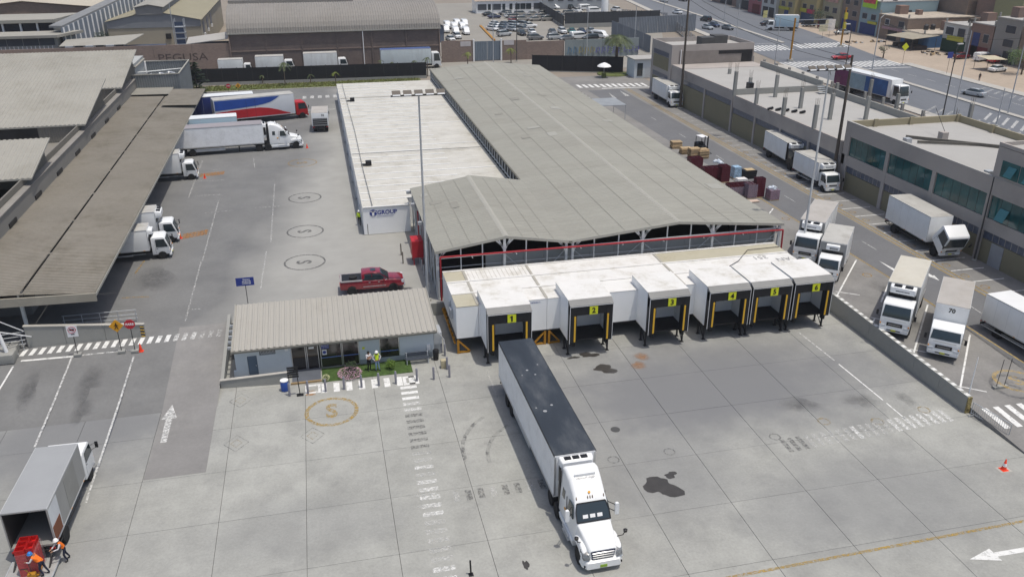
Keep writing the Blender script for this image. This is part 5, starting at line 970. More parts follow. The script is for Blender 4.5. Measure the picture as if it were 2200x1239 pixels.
# ---------------------------------------------------------------- cars
def car_mesh(kind):
    """returns list of (part name, mesh, material key)"""
    out = []
    def add(nm, mb, mk, sm=40):
        me = mb.mesh(nm); me.polygons.foreach_set('use_smooth', [True]*len(me.polygons)); me.set_sharp_from_angle(angle=R(sm)); out.append((nm, me, mk))
    if kind == 'sedan':
        L = 4.5; add('body', MB().loft([(-2.25, .74, .66, .42, .88, .12), (-2.0, .84, .76, .28, .98, .16), (-1.2, .87, .80, .24, 1.0, .16), (0, .88, .82, .22, .98, .14), (.9, .87, .80, .24, .95, .16), (1.8, .84, .74, .28, .82, .16), (2.22, .72, .62, .38, .68, .12)], 3), 'P')
        add('glass', MB().loft([(-1.75, .70, .60, .93, 1.0, .03), (-1.1, .76, .60, .9, 1.36, .08), (-.2, .78, .62, .9, 1.43, .08), (.45, .76, .60, .9, 1.38, .08), (1.15, .72, .62, .88, .98, .03)], 3), 'G')
        add('roof', MB().loft([(-1.12, .57, .52, 1.35, 1.40, .02), (-.3, .60, .55, 1.40, 1.475, .03), (.4, .58, .52, 1.36, 1.43, .02)], 2), 'P'); wb = (1.38, -1.33); r = .32
    elif kind == 'suv':
        L = 4.6; add('body', MB().loft([(-2.25, .82, .78, .45, 1.08, .12), (-1.9, .9, .84, .34, 1.15, .14), (0, .92, .86, .3, 1.12, .14), (1.1, .91, .84, .32, 1.08, .16), (1.9, .88, .78, .36, .98, .18), (2.28, .76, .66, .45, .82, .12)], 3), 'P')
        add('glass', MB().loft([(-2.15, .74, .62, 1.08, 1.45, .05), (-1.8, .8, .66, 1.05, 1.62, .08), (.1, .82, .68, 1.05, 1.68, .08), (.6, .8, .66, 1.05, 1.6, .08), (1.25, .76, .68, 1.02, 1.12, .03)], 3), 'G')
        add('roof', MB().loft([(-2.0, .62, .58, 1.58, 1.63, .02), (-.6, .66, .62, 1.66, 1.73, .03), (.55, .64, .58, 1.6, 1.65, .02)], 2), 'P'); wb = (1.4, -1.35); r = .37
    elif kind == 'van':
        L = 5.0; add('body', MB().loft([(-2.5, .84, .78, .4, 1.95, .14), (-2.2, .88, .8, .3, 2.05, .18), (.6, .88, .8, .3, 2.05, .18), (1.2, .88, .78, .3, 1.85, .18), (1.75, .86, .8, .32, 1.15, .14), (2.4, .78, .7, .4, .85, .12)], 3), 'P')
        add('glass', MB().loft([(-1.9, .86, .84, 1.18, 1.62, .06), (.5, .88, .84, 1.18, 1.66, .06), (1.15, .86, .8, 1.2, 1.68, .06), (1.62, .84, .78, 1.2, 1.32, .04)], 3), 'G'); wb = (1.55, -1.5); r = .34
    else:  # pickup
        L = 5.2; add('body', MB().loft([(-2.55, .85, .82, .45, 1.02, .08), (-.6, .9, .86, .36, 1.02, .08), (.9, .9, .84, .34, 1.05, .14), (2.0, .88, .78, .38, .98, .16), (2.5, .78, .7, .46, .82, .12)], 3), 'P')
        add('glass', MB().loft([(-.55, .78, .64, 1.0, 1.55, .05), (-.3, .8, .66, 1.0, 1.62, .08), (.6, .8, .66, 1.0, 1.62, .08), (1.2, .76, .68, 1.0, 1.08, .03)], 3), 'G')
        add('roof', MB().loft([(-.5, .63, .58, 1.56, 1.63, .02), (.1, .66, .6, 1.6, 1.68, .03), (.6, .62, .58, 1.58, 1.62, .02)], 2), 'P')
        add('load_bed', MB().box(-2.45, -.72, .98, -.68, .72, 1.03), 'K'); wb = (1.6, -1.6); r = .38
    h = {'sedan': .86, 'suv': .9, 'van': .86, 'pickup': .88}[kind]; fx = {'sedan': 2.16, 'suv': 2.2, 'van': 2.3, 'pickup': 2.42}[kind]; rx = {'sedan': -2.2, 'suv': -2.22, 'van': -2.48, 'pickup': -2.55}[kind]; zz = {'sedan': .66, 'suv': .84, 'van': .8, 'pickup': .82}[kind]
    for s in (-1, 1): add('headlight', MB().cb((fx, s*.55, zz), (.12, .3, .13)), 'L'); add('tail_light', MB().cb((rx, s*.62, zz+.12), (.08, .24, .14)), 'R')
    add('grille', MB().cb((fx+.04, 0, zz-.1), (.1, .7, .16)), 'K')
    return out, wb, r, h
CARP = {}
CPAINT = {k: mat('car_'+k, c, .25, var=.02, spec=.5, coat=.6) for k, c in dict(white=(.78, .79, .79), silver=(.42, .44, .45), grey=(.14, .145, .15), black=(.012, .013, .015), red=(.42, .012, .02), darkred=(.14, .01, .015), teal=(.02, .22, .20), navy=(.02, .03, .08), dusty=(.27, .26, .24)).items()}
def car(label, loc, head, kind='sedan', col='white', group=None, cat=None):
    k = (kind, col)
    if k in CARP:
        t = copy_tree(CARP[k]); t['label'] = label
        if 'group' in t: del t['group']
        if group: t['group'] = group
    else:
        t = thing({'sedan': 'car', 'suv': 'car', 'van': 'van', 'pickup': 'pickup_truck'}[kind], label, {'sedan': 'car', 'suv': 'car', 'van': 'van', 'pickup': 'pickup'}[kind], group=group)
        if kind not in CARP: CARP[kind] = car_mesh(kind)
        parts, wb, r, h = CARP[kind]
        for nm, me, mk in parts:
            m2 = me.copy(); m2.materials.append({'P': CPAINT[col], 'G': GLASS, 'K': BLK, 'L': LAMP, 'R': REDL}[mk]); o = bpy.data.objects.new(nm, m2); COL.objects.link(o); o.parent = t
        for xx in wb:
            for s in (-1, 1): wheel(t, xx, s*(h-.12), r, .22, ALU)
        CARP[k] = t
    t.location = loc; t.rotation_euler = (0, 0, R(head)); return t
# the dark red pickup beside the shed gets its own, finer build
def red_pickup():
    p0, p1 = Vector(((0.50,70.81,1.20))), Vector(((6.13,70.67,1.20)))
    t = thing('pickup_truck', 'dark red crew-cab pickup with black load bed behind the gate office', 'pickup', ((p0.x+p1.x)/2, (p0.y+p1.y)/2+.95, 1.2), math.atan2(p1.y-p0.y, p1.x-p0.x))
    RP = mat('metallic_red', (.24, .008, .02), .22, var=.03, coat=.8, spec=.5)
    b = MB().loft([(-2.9, .93, .93, .62, 1.32, .06), (-2.8, .97, .96, .55, 1.36, .06), (-.9, .98, .97, .52, 1.36, .06), (-.85, .98, .96, .5, 1.3, .06), (1.1, .98, .94, .5, 1.28, .08), (1.3, .98, .92, .5, 1.3, .14), (2.5, .96, .88, .52, 1.22, .18), (2.85, .9, .8, .58, 1.05, .14)], 4).o('body', RP, t, smooth=40)
    MB().box(-2.75, -.78, 1.355, -.98, .78, 1.375).o('load_bed', BLK, t); m = MB()
    for s in (-1, 1): m.box(-2.86, s*.9-.1, 1.3, -.88, s*.9+.1, 1.385)
    m.box(-2.9, -.8, 1.3, -2.72, .8, 1.385); m.o('bed_rail', mat('rail_grey', (.30, .28, .28), .5), t)
    MB().lathe([(.14, -.1), (.36, -.1), (.38, .1), (.14, .1)], 16, (-1.7, -.2, 1.42)).o('spare_wheel', RUB, t)
    g = MB().loft([(-.92, .88, .70, 1.26, 1.75, .06), (-.75, .9, .72, 1.25, 1.86, .1), (.6, .9, .72, 1.25, 1.88, .1), (.85, .89, .72, 1.25, 1.8, .08), (1.5, .86, .78, 1.25, 1.32, .03)], 4).o('glass', GLASS, t, smooth=40)
    MB().loft([(-.93, .86, .7, 1.3, 1.87, .06), (-.78, .88, .72, 1.3, 1.93, .06), (-.68, .88, .72, 1.3, 1.93, .06)], 3).o('rear_pillar', RP, t, smooth=40)
    MB().loft([(-.8, .72, .66, 1.83, 1.92, .05), (0, .74, .68, 1.86, 1.97, .06), (.78, .72, .64, 1.8, 1.89, .05)], 4).o('roof', RP, t, smooth=40)
    for s in (-1, 1):
        MB().beam((.74, s*.71, 1.85), (1.48, s*.84, 1.3), .07).beam((.0, s*.80, 1.25), (-.02, s*.72, 1.86), .07).o('pillar', RP, t)
        MB().cb((1.05, s*1.08, 1.36), (.14, .2, .16)).o('mirror', RP, t); MB().cb((2.72, s*.78, 1.0), (.22, .2, .26)).o('headlight', LAMP, t); MB().cb((-2.88, s*.88, 1.1), (.1, .14, .36)).o('tail_light', mat('tail_pink', (.6, .15, .15), .3), t)
        MB().box(-.85, s*.985-.01, .74, 1.2, s*.985+.012, .78).o('side_trim', ALU, t)
        for x in (-.25, .6): MB().cb((x, s*.985, 1.15), (.18, .03, .04)).o('door_handle', ALU, t)
        for x in (-.05, .95): MB().box(x, s*.975-.01, .6, x+.015, s*.975+.014, 1.25).o('door_seam', BLK, t)
        for x in (1.85, -1.85):
            MB().lathe([(.46, -.02), (.46, .02)], 20, (x, s*.955, .44), 'y').o('wheel_arch', BLK, t); wheel(t, x, s*.88, .4, .28, ALU)
    MB().cb((2.84, 0, .9), (.08, 1.2, .34)).o('grille', mat('grille_grey', (.25, .26, .27), .5), t); MB().cb((2.86, 0, .6), (.14, 1.8, .16)).o('bumper', ALU, t)
    MB().box(-.1, -.3, 1.965, .35, .3, 1.98).o('sunroof', GLASS, t)
red_pickup()

# ================================================================ taupe buildings along the parking lane
def rbuild_a():
    o = (70, 75, 1.2); t = thing('taupe_office_building', 'taupe rendered building with long teal window bands and a pale flat roof', 'building', o)
    xf = 62.8; y0, y1 = 40, 90.2; x1 = 78.5
    MB(o).box(xf+.2, y0, 1.2, x1, y1, 8.75).o('core_wall', STUC, t); MB(o).box(xf+.3, y0, 8.753, x1-.1, y1-.1, 8.8).o('flat_roof', RFLAT, t)
    for yc in (89.3, 81.7, 73.8, 65.85, 57.6, 49): MB(o).box(xf-.06, yc-.28, 1.2, xf+.25, yc+.28, 7.95).o('pilaster', STUC, t)
    MB(o).box(xf-.03, y0, 4.35, xf+.24, y1, 5.6).o('spandrel', STUC, t); MB(o).box(xf-.03, y0, 7.9, xf+.24, y1, 9.6).o('parapet', STUC, t); MB(o).box(xf-.06, y0, 9.603, xf+.28, y1, 9.68).o('coping', RFLAT, t)
    MB(o).box(x1-.2, y0, 8.8, x1, y1-.3, 9.6).o('parapet', STUCO, t); MB(o).box(xf+.25, y1-.28, 8.8, x1, y1, 9.6).o('parapet', STUCO, t); MB(o).box(xf+.25, y1+.002, 1.2, x1, y1+.1, 9.58).o('end_wall', STUC, t)
    for xx in (66.5, 71.5, 78.2): MB(o).box(xx-.25, y1-.5, 8.8, xx+.25, y1-.281, 9.75).o('buttress', STUCO, t)
    for yy in (66, 72, 78, 84): MB(o).box(x1-.45, yy-.25, 8.8, x1-.203, yy+.25, 9.75).o('buttress', STUCO, t)
    MB(o).box(xf-.03, 89.6, 1.2, xf+.2, 90.2, 7.9).o('corner_pier', STUC, t)
    bays = [(82.0, 89.0), (74.1, 81.4), (66.15, 73.5), (57.9, 65.55), (49.3, 57.3)]
    for (a, b) in bays:
        n = 6; w = (b-a)/n
        for k in range(n):
            q = MB(o).box(xf+.1, a+k*w, 5.62, xf+.16, a+(k+1)*w-.03, 7.88).o('window', TEAL, t)
            MB(o).box(xf+.085, a+k*w-.03, 5.62, xf+.12, a+k*w, 7.88).o('mullion', mat('mullion_dark', (.02, .03, .03), .4), q)
            if k == 4 and a < 60: MB(o).hexa([(xf-.5, a+k*w+.05, 5.9), (xf-.47, a+k*w+.05, 5.9), (xf-.47, a+(k+1)*w-.08, 5.9), (xf-.5, a+(k+1)*w-.08, 5.9)], [(xf+.02, a+k*w+.05, 7.0), (xf+.05, a+k*w+.05, 7.0), (xf+.05, a+(k+1)*w-.08, 7.0), (xf+.02, a+(k+1)*w-.08, 7.0)]).o('open_sash', TEALL, q)
        MB(o).box(xf+.12, a, 3.55, xf+.17, b, 4.34).o('glass_block_band', BLOCKW, t)
        MB(o).box(xf+.08, a, 1.2, xf+.18, b, 3.5).o('infill_panel', STUCB, t)
        for k in range(int((b-a)/.8)): MB(o).box(xf+.10, a+k*.8, 3.55, xf+.125, a+k*.8+.05, 4.34).o('block_joint', STUC, t)
    MB(o).box(xf+.02, 62.6, 1.2, xf+.079, 64.2, 3.45).o('service_door', mat('door_pale', S(170, 172, 176), .6), t)
    # taller block towards the camera
    MB(o).box(xf-.01, y0, 9.69, x1, 66.1, 12.6).o('upper_block', STUC, t); MB(o).box(xf+.2, y0, 12.603, x1-.2, 65.9, 12.65).o('flat_roof', RFLAT, t); MB(o).box(xf-.03, y0, 12.65, xf+.2, 66.1, 13.0).o('parapet', STUC, t); MB(o).box(xf+.2, 65.85, 12.65, x1, 66.1, 13.0).o('parapet', STUC, t)
    for k in range(5):
        b = 65.2-k*2.3; q = MB(o).box(xf-.05, b-2.2, 9.9, xf-.012, b, 11.45).o('window', TEAL, t); MB(o).hexa([(xf-.55, b-1.9, 10.2), (xf-.52, b-1.9, 10.2), (xf-.52, b-.9, 10.2), (xf-.55, b-.9, 10.2)], [(xf-.08, b-1.9, 11.1), (xf-.05, b-1.9, 11.1), (xf-.05, b-.9, 11.1), (xf-.08, b-.9, 11.1)]).o('open_sash', TEALL, q)
    m = MB(o); m.beam((66.5, 84, 9.0), (75.5, 76, 9.0), .22, .3).beam((66.2, 81.5, 9.0), (72.5, 78.8, 9.0), .2, .25).beam((72.5, 78.8, 9.0), (74.5, 77.2, 9.0), .2, .25); m.o('roof_beam', mat('weathered_grey', S(120, 116, 108), .8), t)
    MB(o).box(64.2, 80.8, 8.8, 64.9, 81.5, 9.6).o('roof_unit', STEEL, t); MB(o).box(69.8, 82, 8.8, 70.6, 82.8, 9.7).o('roof_stub', STUC, t); MB(o).tube((70.4, 82.4, 9.6), (71.5, 86, 11.6), .03, 5).o('antenna', BLK, t)
    MB(o).box(63.2, 67.0, 9.0, 63.9, 67.7, 9.8).o('roof_unit', STEEL, t)
rbuild_a()
def stub(o, t, x, y, z, h):
    MB(o).box(x-.22, y-.22, z, x+.22, y+.22, z+h).o('stub_column', CONCW, t); m = MB(o)
    for dx, dy in ((-.15, -.15), (.15, -.15), (.15, .15), (-.15, .15)): m.tube((x+dx, y+dy, z+h-.01), (x+dx*1.3, y+dy*1.1, z+h+random.uniform(.7, 1.3)), .02, 4)
    m.o('rebar', mat('rebar', (.12, .09, .07), .8), t)
def rbuild_b():
    o = (70, 112, 1.2); t = thing('taupe_workshop', 'low taupe workshop with bare column stubs on its pale flat roofs', 'building', o); xf = 62.8
    for (a, b, zt, zb) in ((90.35, 119.8, 7.05, 4.3), (120.0, 139.9, 7.65, 5.2)):
        MB(o).box(xf+.2, a, 1.2, 78, b, zt-.1).o('core_wall', STUC, t); MB(o).box(xf+.1, a+.1, zt-.097, 77.8, b-.1, zt-.05).o('flat_roof', RFLAT, t)
        MB(o).box(xf-.03, a, zb+.85, xf+.22, b, zt).o('spandrel', STUC, t); MB(o).box(77.8, a, zt-.1, 78.05, b, zt+.9).o('parapet', CONCW, t)
        n = int((b-a)/7.3); w = (b-a)/n
        for k in range(n):
            c0, c1 = a+k*w, a+(k+1)*w
            MB(o).box(xf-.05, c0-.02, 1.2, xf+.23, c0+.42, zb+.85).o('pilaster', STUC, t); MB(o).box(xf+.12, c0+.45, zb, xf+.17, c1-.05, zb+.84).o('glass_block_band', BLOCKW, t); MB(o).box(xf+.08, c0+.45, 1.2, xf+.16, c1-.05, zb-.05).o('infill_panel', STUCB, t)
    for (p, h) in (((61.31,116.95,7.60), 3.6), ((62.91,112.99,7.00), 2.4), ((68.21,117.00,7.00), 3.4), ((67.74,108.92,7.00), 3.0), ((62.85,105.08,7.00), 2.6), ((62.85,97.21,7.00), 3.2), ((67.88,101.57,7.00), 3.6), ((72.65,100.47,7.00), 3.2), ((68.93,133.96,7.60), .9), ((68.55,125.73,7.60), .9)): stub(o, t, p[0], p[1], p[2]-.05, h)
    MB(o).box(65.8, 120.9, 7.6, 66.6, 121.9, 8.5).o('roof_unit', BLK, t); MB(o).box(xf+.3, 119.81, 6.9, 78, 120, 7.9).o('step_wall', CONCW, t)
    for k in range(4): MB(o).box(76.3-k*.1, 118.4-k*.35, 7.9-k*.25, 77.5-k*.1, 118.8-k*.35, 7.98-k*.25).o('step', STEEL, t)
    for k in range(5): p = ((63.83,107.75,7.10)); MB(o).beam((p[0]-1.2+k*.8, p[1]+1.2-k*.8, 7.12), (p[0]-.4+k*.8, p[1]+1.2-k*.8, 7.3), .3).o('roof_slat', BLK, t)
rbuild_b()
def annex():
    o = (84, 105, 1.2); t = thing('unfinished_annex', 'unfinished grey annex walls with bare columns beside the red boundary wall', 'building', o)
    for (x0, y0, x1, y1, h) in ((79, 92, 79.25, 128, 3.4), (88.6, 92, 88.85, 128, 2.6), (79.25, 92, 88.6, 92.25, 3.0), (79.25, 104, 88.6, 104.25, 3.2), (79.25, 116, 88.6, 116.25, 3.2), (84, 104.25, 84.2, 116, 2.6)): MB(o).box(x0, y0, 1.15, x1, y1, 1.2+h).o('block_wall', CONCW, t)
    for x, y, h in ((80, 98, 5.5), (84, 97, 6.5), (88, 99, 7.5), (80, 110, 6), (86, 112, 6.5), (82, 122, 6.5), (87.5, 121, 7)): stub(o, t, x, y, 1.2, h)
    MB(o).box(79.5, 99, 4.3, 84, 103.5, 4.5).o('slab_roof', RFLAT, t); MB(o).box(80.2, 100.2, 4.5, 83, 102, 5.3).o('tank', BLK, t)
annex()
def rbuild_c():
    o = (70, 146, 1.2); t = thing('taupe_corner_building', 'two-storey taupe block with a recessed dark opening facing its neighbour roof', 'building', o); xf = 62.9
    MB(o).box(xf, 145, 1.2, 79, 154.5, 10.2).o('core_wall', STUC, t); MB(o).box(xf+.2, 145.2, 10.203, 78.8, 154.3, 10.25).o('flat_roof', RFLAT, t)
    for (x0, y0, x1, y1) in ((xf, 145, 79, 145.2), (xf, 154.3, 79, 154.5), (xf, 145.2, xf+.2, 154.3), (78.8, 145.2, 79, 154.3)): MB(o).box(x0, y0, 10.2, x1, y1, 11.0).o('parapet', STUC, t)
    MB(o).box(xf+.2, 140.05, 1.2, 79, 144.99, 7.6).o('lower_wall', STUC, t); MB(o).box(xf+1.5, 144.9, 7.7, 79.0, 144.99, 9.9).o('recess_panel', mat('recess_wall', S(158, 150, 144), .9), t); MB(o).box(72, 144.85, 9.2, 76.6, 144.899, 9.8).o('strip_window', BLK, t); MB(o).box(76.6, 144.85, 7.7, 78.7, 144.899, 9.8).o('opening', BLK, t)
    for zz in (8.6, 4.6):
        MB(o).box(xf-.04, 146.2, zz, xf-.003, 153.4, zz+.8).o('glass_block_band', BLOCKW, t); MB(o).box(xf-.05, 146.2, zz-2.4, xf-.003, 153.4, zz-.1).o('infill_panel', STUCB, t)
    for x, y in ((70, 148), (73.5, 150)): MB(o).box(x, y, 10.25, x+2.6, y+2.4, 11.7).o('roof_cage', mat('cage_dark', (.07, .07, .07), .7), t)
    MB(o).tube((64.6, 144.8, 7.6), (64.6, 144.8, 10.2), .08, 6).o('downpipe', WSIGN, t)
rbuild_c()
def gatehouse():
    o = (67, 169, 1.2); t = thing('gatehouse', 'small white gatehouse cabin with turnstile grilles behind the crossing', 'gatehouse', o)
    MB(o).box(64.6, 167.5, 1.2, 70.5, 172, 4.9).o('wall', OFFW, t); MB(o).box(64.3, 167.2, 4.903, 70.8, 172.3, 5.1).o('roof', RFLAT, t)
    for a, b, m in ((65.2, 66.4, GLASS), (68.2, 69, WSIGN), (69.2, 70.2, mat('maroon_door', (.12, .02, .02), .6))): MB(o).box(a, 167.43, 1.6 if m is GLASS else 1.25, b, 167.497, 4.2).o('window' if m is GLASS else 'door', m, t)
    for k in range(12): MB(o).tube((66.6+k*.12, 166.5, 1.2), (66.6+k*.12, 166.5, 3.6), .025, 5).o('grille_bar', STEEL, t)
gatehouse()
# red boundary wall along the avenue
def redwall():
    o = (91, 130, 1.2); t = thing('boundary_wall', 'red brick boundary wall with grey posts along the avenue pavement', 'wall', o); y = 92.0
    while y < 178:
        MB(o).box(90.95, y+.3, 1.15, 91.2, y+4.7, 3.6).o('brick_panel', mat('red_render', S(158, 106, 98), .9, var=.12, vs=.3, dirt=S(120, 96, 90), da=.7, ds=.3), t); MB(o).box(90.85, y, 1.15, 91.3, y+.3, 4.9).o('post', CONCW, t); y += 5.0
    MB(o).box(91.3, 92, 1.15, 91.5, 178, 1.5).o('plinth', CONCW, t)
redwall()
# ================================================================ fence, brick wall, vault behind the court
def fence(label, p, q, h, n, m=FENB, pm=CHAS, z=1.2, name='screen_fence', plinth=.5):
    p = Vector((*p, z)); q = Vector((*q, z)); t = thing(name, label, 'fence', p); d = (q-p)/n; o = tuple(p)
    for k in range(n):
        a = p+d*k; b = p+d*(k+1); e = d.normalized()*.06
        MB(o).hexa([a+e+Vector((0, -.02, plinth+.02)), b-e+Vector((0, -.02, plinth+.02)), b-e+Vector((0, .02, plinth+.02)), a+e+Vector((0, .02, plinth+.02))], [a+e+Vector((0, -.02, h)), b-e+Vector((0, -.02, h)), b-e+Vector((0, .02, h)), a+e+Vector((0, .02, h))]).o('panel', m, t)
        MB(o).hexa([a+Vector((0, -.12, -.05)), b+Vector((0, -.12, -.05)), b+Vector((0, .12, -.05)), a+Vector((0, .12, -.05))], [a+Vector((0, -.12, plinth)), b+Vector((0, -.12, plinth)), b+Vector((0, .12, plinth)), a+Vector((0, .12, plinth))]).o('plinth', CONCW, t)
    for k in range(n+1): a = p+d*k; MB(o).box(a.x-.06, a.y-.06, z, a.x+.06, a.y+.06, z+h+.12).o('post', pm, t)
    return t
fence('long black screened fence behind the grass verge and palms', (-24, 179.3), (22.5, 177.5), 3.2, 16)
fence('black screened gate panels beside the gatehouse palm', (46, 180.5), (64.4, 174), 3.4, 6, plinth=.1)
def backwall():
    o = (-25, 197, 1.2); t = thing('brick_wall', 'long brown brick yard wall with faded lettering left of the vaulted hall', 'wall', o)
    for k in range(8):
        x0 = -80+k*7.8; MB(o).box(x0, 196.4, 1.1, x0+7.75, 196.7, 6.9).o('brick_panel', BRICKW, t)
    text('PEGUSA', 2.2, mat('faded_lettering', S(92, 80, 76), .9), t, (-27.5-o[0], 196.38-o[1], 4.2-o[2]), (math.pi/2, 0, 0), sx=1.3)
backwall()
def vault():
    o = (5, 205, 1.2); t = thing('vaulted_hall', 'long brown brick hall under a ribbed grey-brown barrel vault roof', 'warehouse', o); x0, x1 = -17.6, 28.3
    n = 6; w = (x1-x0)/n
    for k in range(n): MB(o).box(x0+k*w+.01, 196.3, 1.1, x0+(k+1)*w-.01, 196.6, 8.9).o('brick_panel', BRICKD, t)
    for k in range(1, n): MB(o).box(x0+k*w-.15, 196.1, 1.1, x0+k*w+.15, 196.299, 8.9).o('pier', BRICKD, t)
    MB(o).box(x0, 196.2, 5.0, x1, 196.29, 5.25).o('tie_beam', BRICKW, t)
    pts = [(196.0+11*(1-math.cos(a)), 8.9+5.0*math.sin(a)) for a in [math.pi/2*k/8 for k in range(9)]]; pts += [(414-y-.0, z) for y, z in reversed(pts[:-1])]
    for i in range(len(pts)-1):
        (ya, za), (yb, zb) = pts[i], pts[i+1]; MB(o).corr((x0-.2, ya, za), (x1-x0+.4, 0, 0), (0, yb-ya, zb-za), .55, .08).o('roof_sheet', SHEETF, t)
    for x in (x0, x1-.2): MB(o).sidex([(196.1, 1.2)]+[(y, z-.1) for y, z in pts]+[(218, 1.2)], x, x+.2).o('end_wall', BRICKW, t)
    MB(o).box(x0-.3, 195.85, 8.7, x1+.3, 196.05, 8.95).o('gutter', RIDGE, t); MB(o).tube((11, 196.0, 1.2), (11, 196.0, 8.8), .1, 6).o('downpipe', WSIGN, t)
    MB(o).box(x0-.2, 208, 13.95, 10, 212, 14.6).o('ridge_vent', SHEETF, t)
vault()
lw = thing('lot_wall', 'brown brick wall with a grey double gate below the car lot', 'wall', (55, 196.5, 1.2))
for a, b, h, m in ((28.6, 36.0, 5.9, BRICKW), (42.6, 48.6, 5.6, BRICKW), (48.6, 57.8, 5.2, BRICKW)): MB((55, 196.5, 1.2)).box(a, 196.3, 1.1, b-.02, 196.6, h).o('brick_panel', m, lw)
for a in (36.05, 39.3): MB((55, 196.5, 1.2)).corr((a, 196.4, 1.3), (3.2, 0, 0), (0, 0, 4.3), .4, .04).o('gate_leaf', mat('gate_blue_grey', S(128, 140, 152), .6, var=.05), lw)
for a in (35.9, 42.4): MB((55, 196.5, 1.2)).box(a, 196.1, 1.1, a+.35, 196.45, 6.1).o('gate_post', WSIGN, lw)
for a, z in ((33.0, 4.6), (43.2, 4.6)): MB((55, 196.5, 1.2)).box(a, 196.26, z, a+2.4, 196.299, z+1.1).o('notice', mat('pale_notice', (.5, .47, .47), .7), lw)
gw = thing('graffiti_wall', 'pale blue-grey wall with blue and ochre graffiti by the tall palm', 'wall', (67, 196, 1.2))
for k in range(4): MB((67, 196, 1.2)).box(57.9+k*4.6, 195.9, 1.1, 62.45+k*4.6, 196.2, 5.3).o('wall_panel', mat('graffiti_base', S(150, 160, 162), .9, var=.08, vs=.4), gw)
rg = random.Random(5); GC_ = [mat('spray_violet', S(120, 118, 178), .8), mat('spray_blue', S(112, 150, 178), .8), mat('spray_ochre', S(170, 160, 110), .8)]
for k in range(13):
    x = 58.6+k*1.4; m = GC_[1] if k < 2 else GC_[2] if k < 5 else GC_[0]; b = MB((67, 196, 1.2)); pts = [(x, 195.88, 1.9+rg.random()*.3), (x+.2, 195.88, 3.3+rg.random()*.5), (x+.8, 195.88, 3.4), (x+.9, 195.88, 2.6), (x+.3, 195.88, 2.5), (x+1.0, 195.88, 1.8)]
    for a, c in zip(pts, pts[1:]): b.beam(a, c, .22, .03)
    b.o('graffiti_stroke', m, gw)
# ================================================================ industrial roofs beyond the brick wall
def hall(name, label, x0, x1, y0, y1, ze, zr, wall=CLADD, roof=SHEETS, doors=0, cat='warehouse'):
    o = ((x0+x1)/2, y0, 1.2); t = thing(name, label, cat, o); xm = (x0+x1)/2
    MB(o).side([(x0, 1.1), (x1, 1.1), (x1, ze), (xm, zr), (x0, ze)], y0, y0+.3).o('gable_wall', wall, t); MB(o).box(x0, y0+.3, 1.1, x0+.3, y1, ze).o('side_wall', wall, t); MB(o).box(x1-.3, y0+.3, 1.1, x1, y1, ze).o('side_wall', wall, t)
    for a, b in ((x0-.4, xm), (x1+.4, xm)): MB(o).corr((a, y0-.4, ze-.1), (0, y1-y0+.4, 0), (b-a, 0, zr-ze+.15), .6, .06).o('roof_sheet', roof, t)
    return t, o
h1, o1 = hall('gable_hall', 'olive-roofed gable hall with a raised ridge and cream front wall', -46.8, -25.9, 222, 280, 9.3, 11.4, mat('cream_wall', S(184, 176, 158), .9, var=.06, vs=.2), mat('olive_sheet', S(168, 162, 140), .85, var=.06, vs=.15))
MB(o1).box(-47, 221.9, 7.0, -25.8, 221.99, 9.2).o('gable_cladding', mat('gable_blue_grey', S(148, 152, 158), .7, var=.06), h1) if 0 else MB(o1).side([(-46.9, 7.6), (-25.8, 7.6), (-25.8, 9.25), (-36.35, 11.3), (-46.9, 9.25)], 221.88, 221.98).o('gable_cladding', mat('gable_blue_grey', S(148, 152, 158), .7, var=.06), h1)
MB(o1).side([(-40, 10.6), (-34, 10.6), (-34, 12.2), (-37, 12.8), (-40, 12.2)], 221.6, 279).o('ridge_monitor', mat('monitor_grey', S(150, 150, 150), .8), h1); MB(o1).hexa([(-40.4, 221.3, 12.2), (-37, 221.3, 12.85), (-37, 279, 12.85), (-40.4, 279, 12.2)], [(-40.4, 221.3, 12.32), (-37, 221.3, 12.97), (-37, 279, 12.97), (-40.4, 279, 12.32)]).o('monitor_roof', SHEETS, h1); MB(o1).hexa([(-37, 221.3, 12.85), (-33.6, 221.3, 12.2), (-33.6, 279, 12.2), (-37, 279, 12.85)], [(-37, 221.3, 12.97), (-33.6, 221.3, 12.32), (-33.6, 279, 12.32), (-37, 279, 12.97)]).o('monitor_roof', SHEETS, h1)
for k in range(3): q = MB(o1).box(-25.89, 226+k*9, 5.5, -25.82, 229.5+k*9, 8.2).o('window', mat('blue_window', (.05, .07, .12), .3), h1); MB(o1).cb((-25.75, 227+k*9, 5.2), (.5, .9, .7)).o('air_unit', WSIGN, h1)
MB(o1).cb((-33.5, 221.6, 5.6), (1.2, .5, 1.2)).o('wall_fan', BLK, h1)
tw = thing('steel_tower', 'small blue steel lattice tower with dark windows before the gable hall', 'tower', (-28.5, 206, 1.2))
for dx in (-1, 1):
    for dy in (-1, 1): MB((-28.5, 206, 1.2)).tube((-28.5+dx, 206+dy, 1.2), (-28.5+dx, 206+dy, 11.2), .1, 6).o('leg', STEEL, tw)
for k in range(4):
    MB((-28.5, 206, 1.2)).box(-29.4, 204.95, 6.0+k*1.25, -27.6, 205.0, 6.9+k*1.25).o('window', mat('blue_window', (.05, .07, .12), .3), tw); MB((-28.5, 206, 1.2)).box(-29.6, 204.9, 5.7+k*1.25, -27.4, 207.1, 5.85+k*1.25).o('platform', STEEL, tw)
sh1 = thing('lean_to', 'white-roofed lean-to against the back of the brick wall', 'shed', (-22, 199, 1.2))
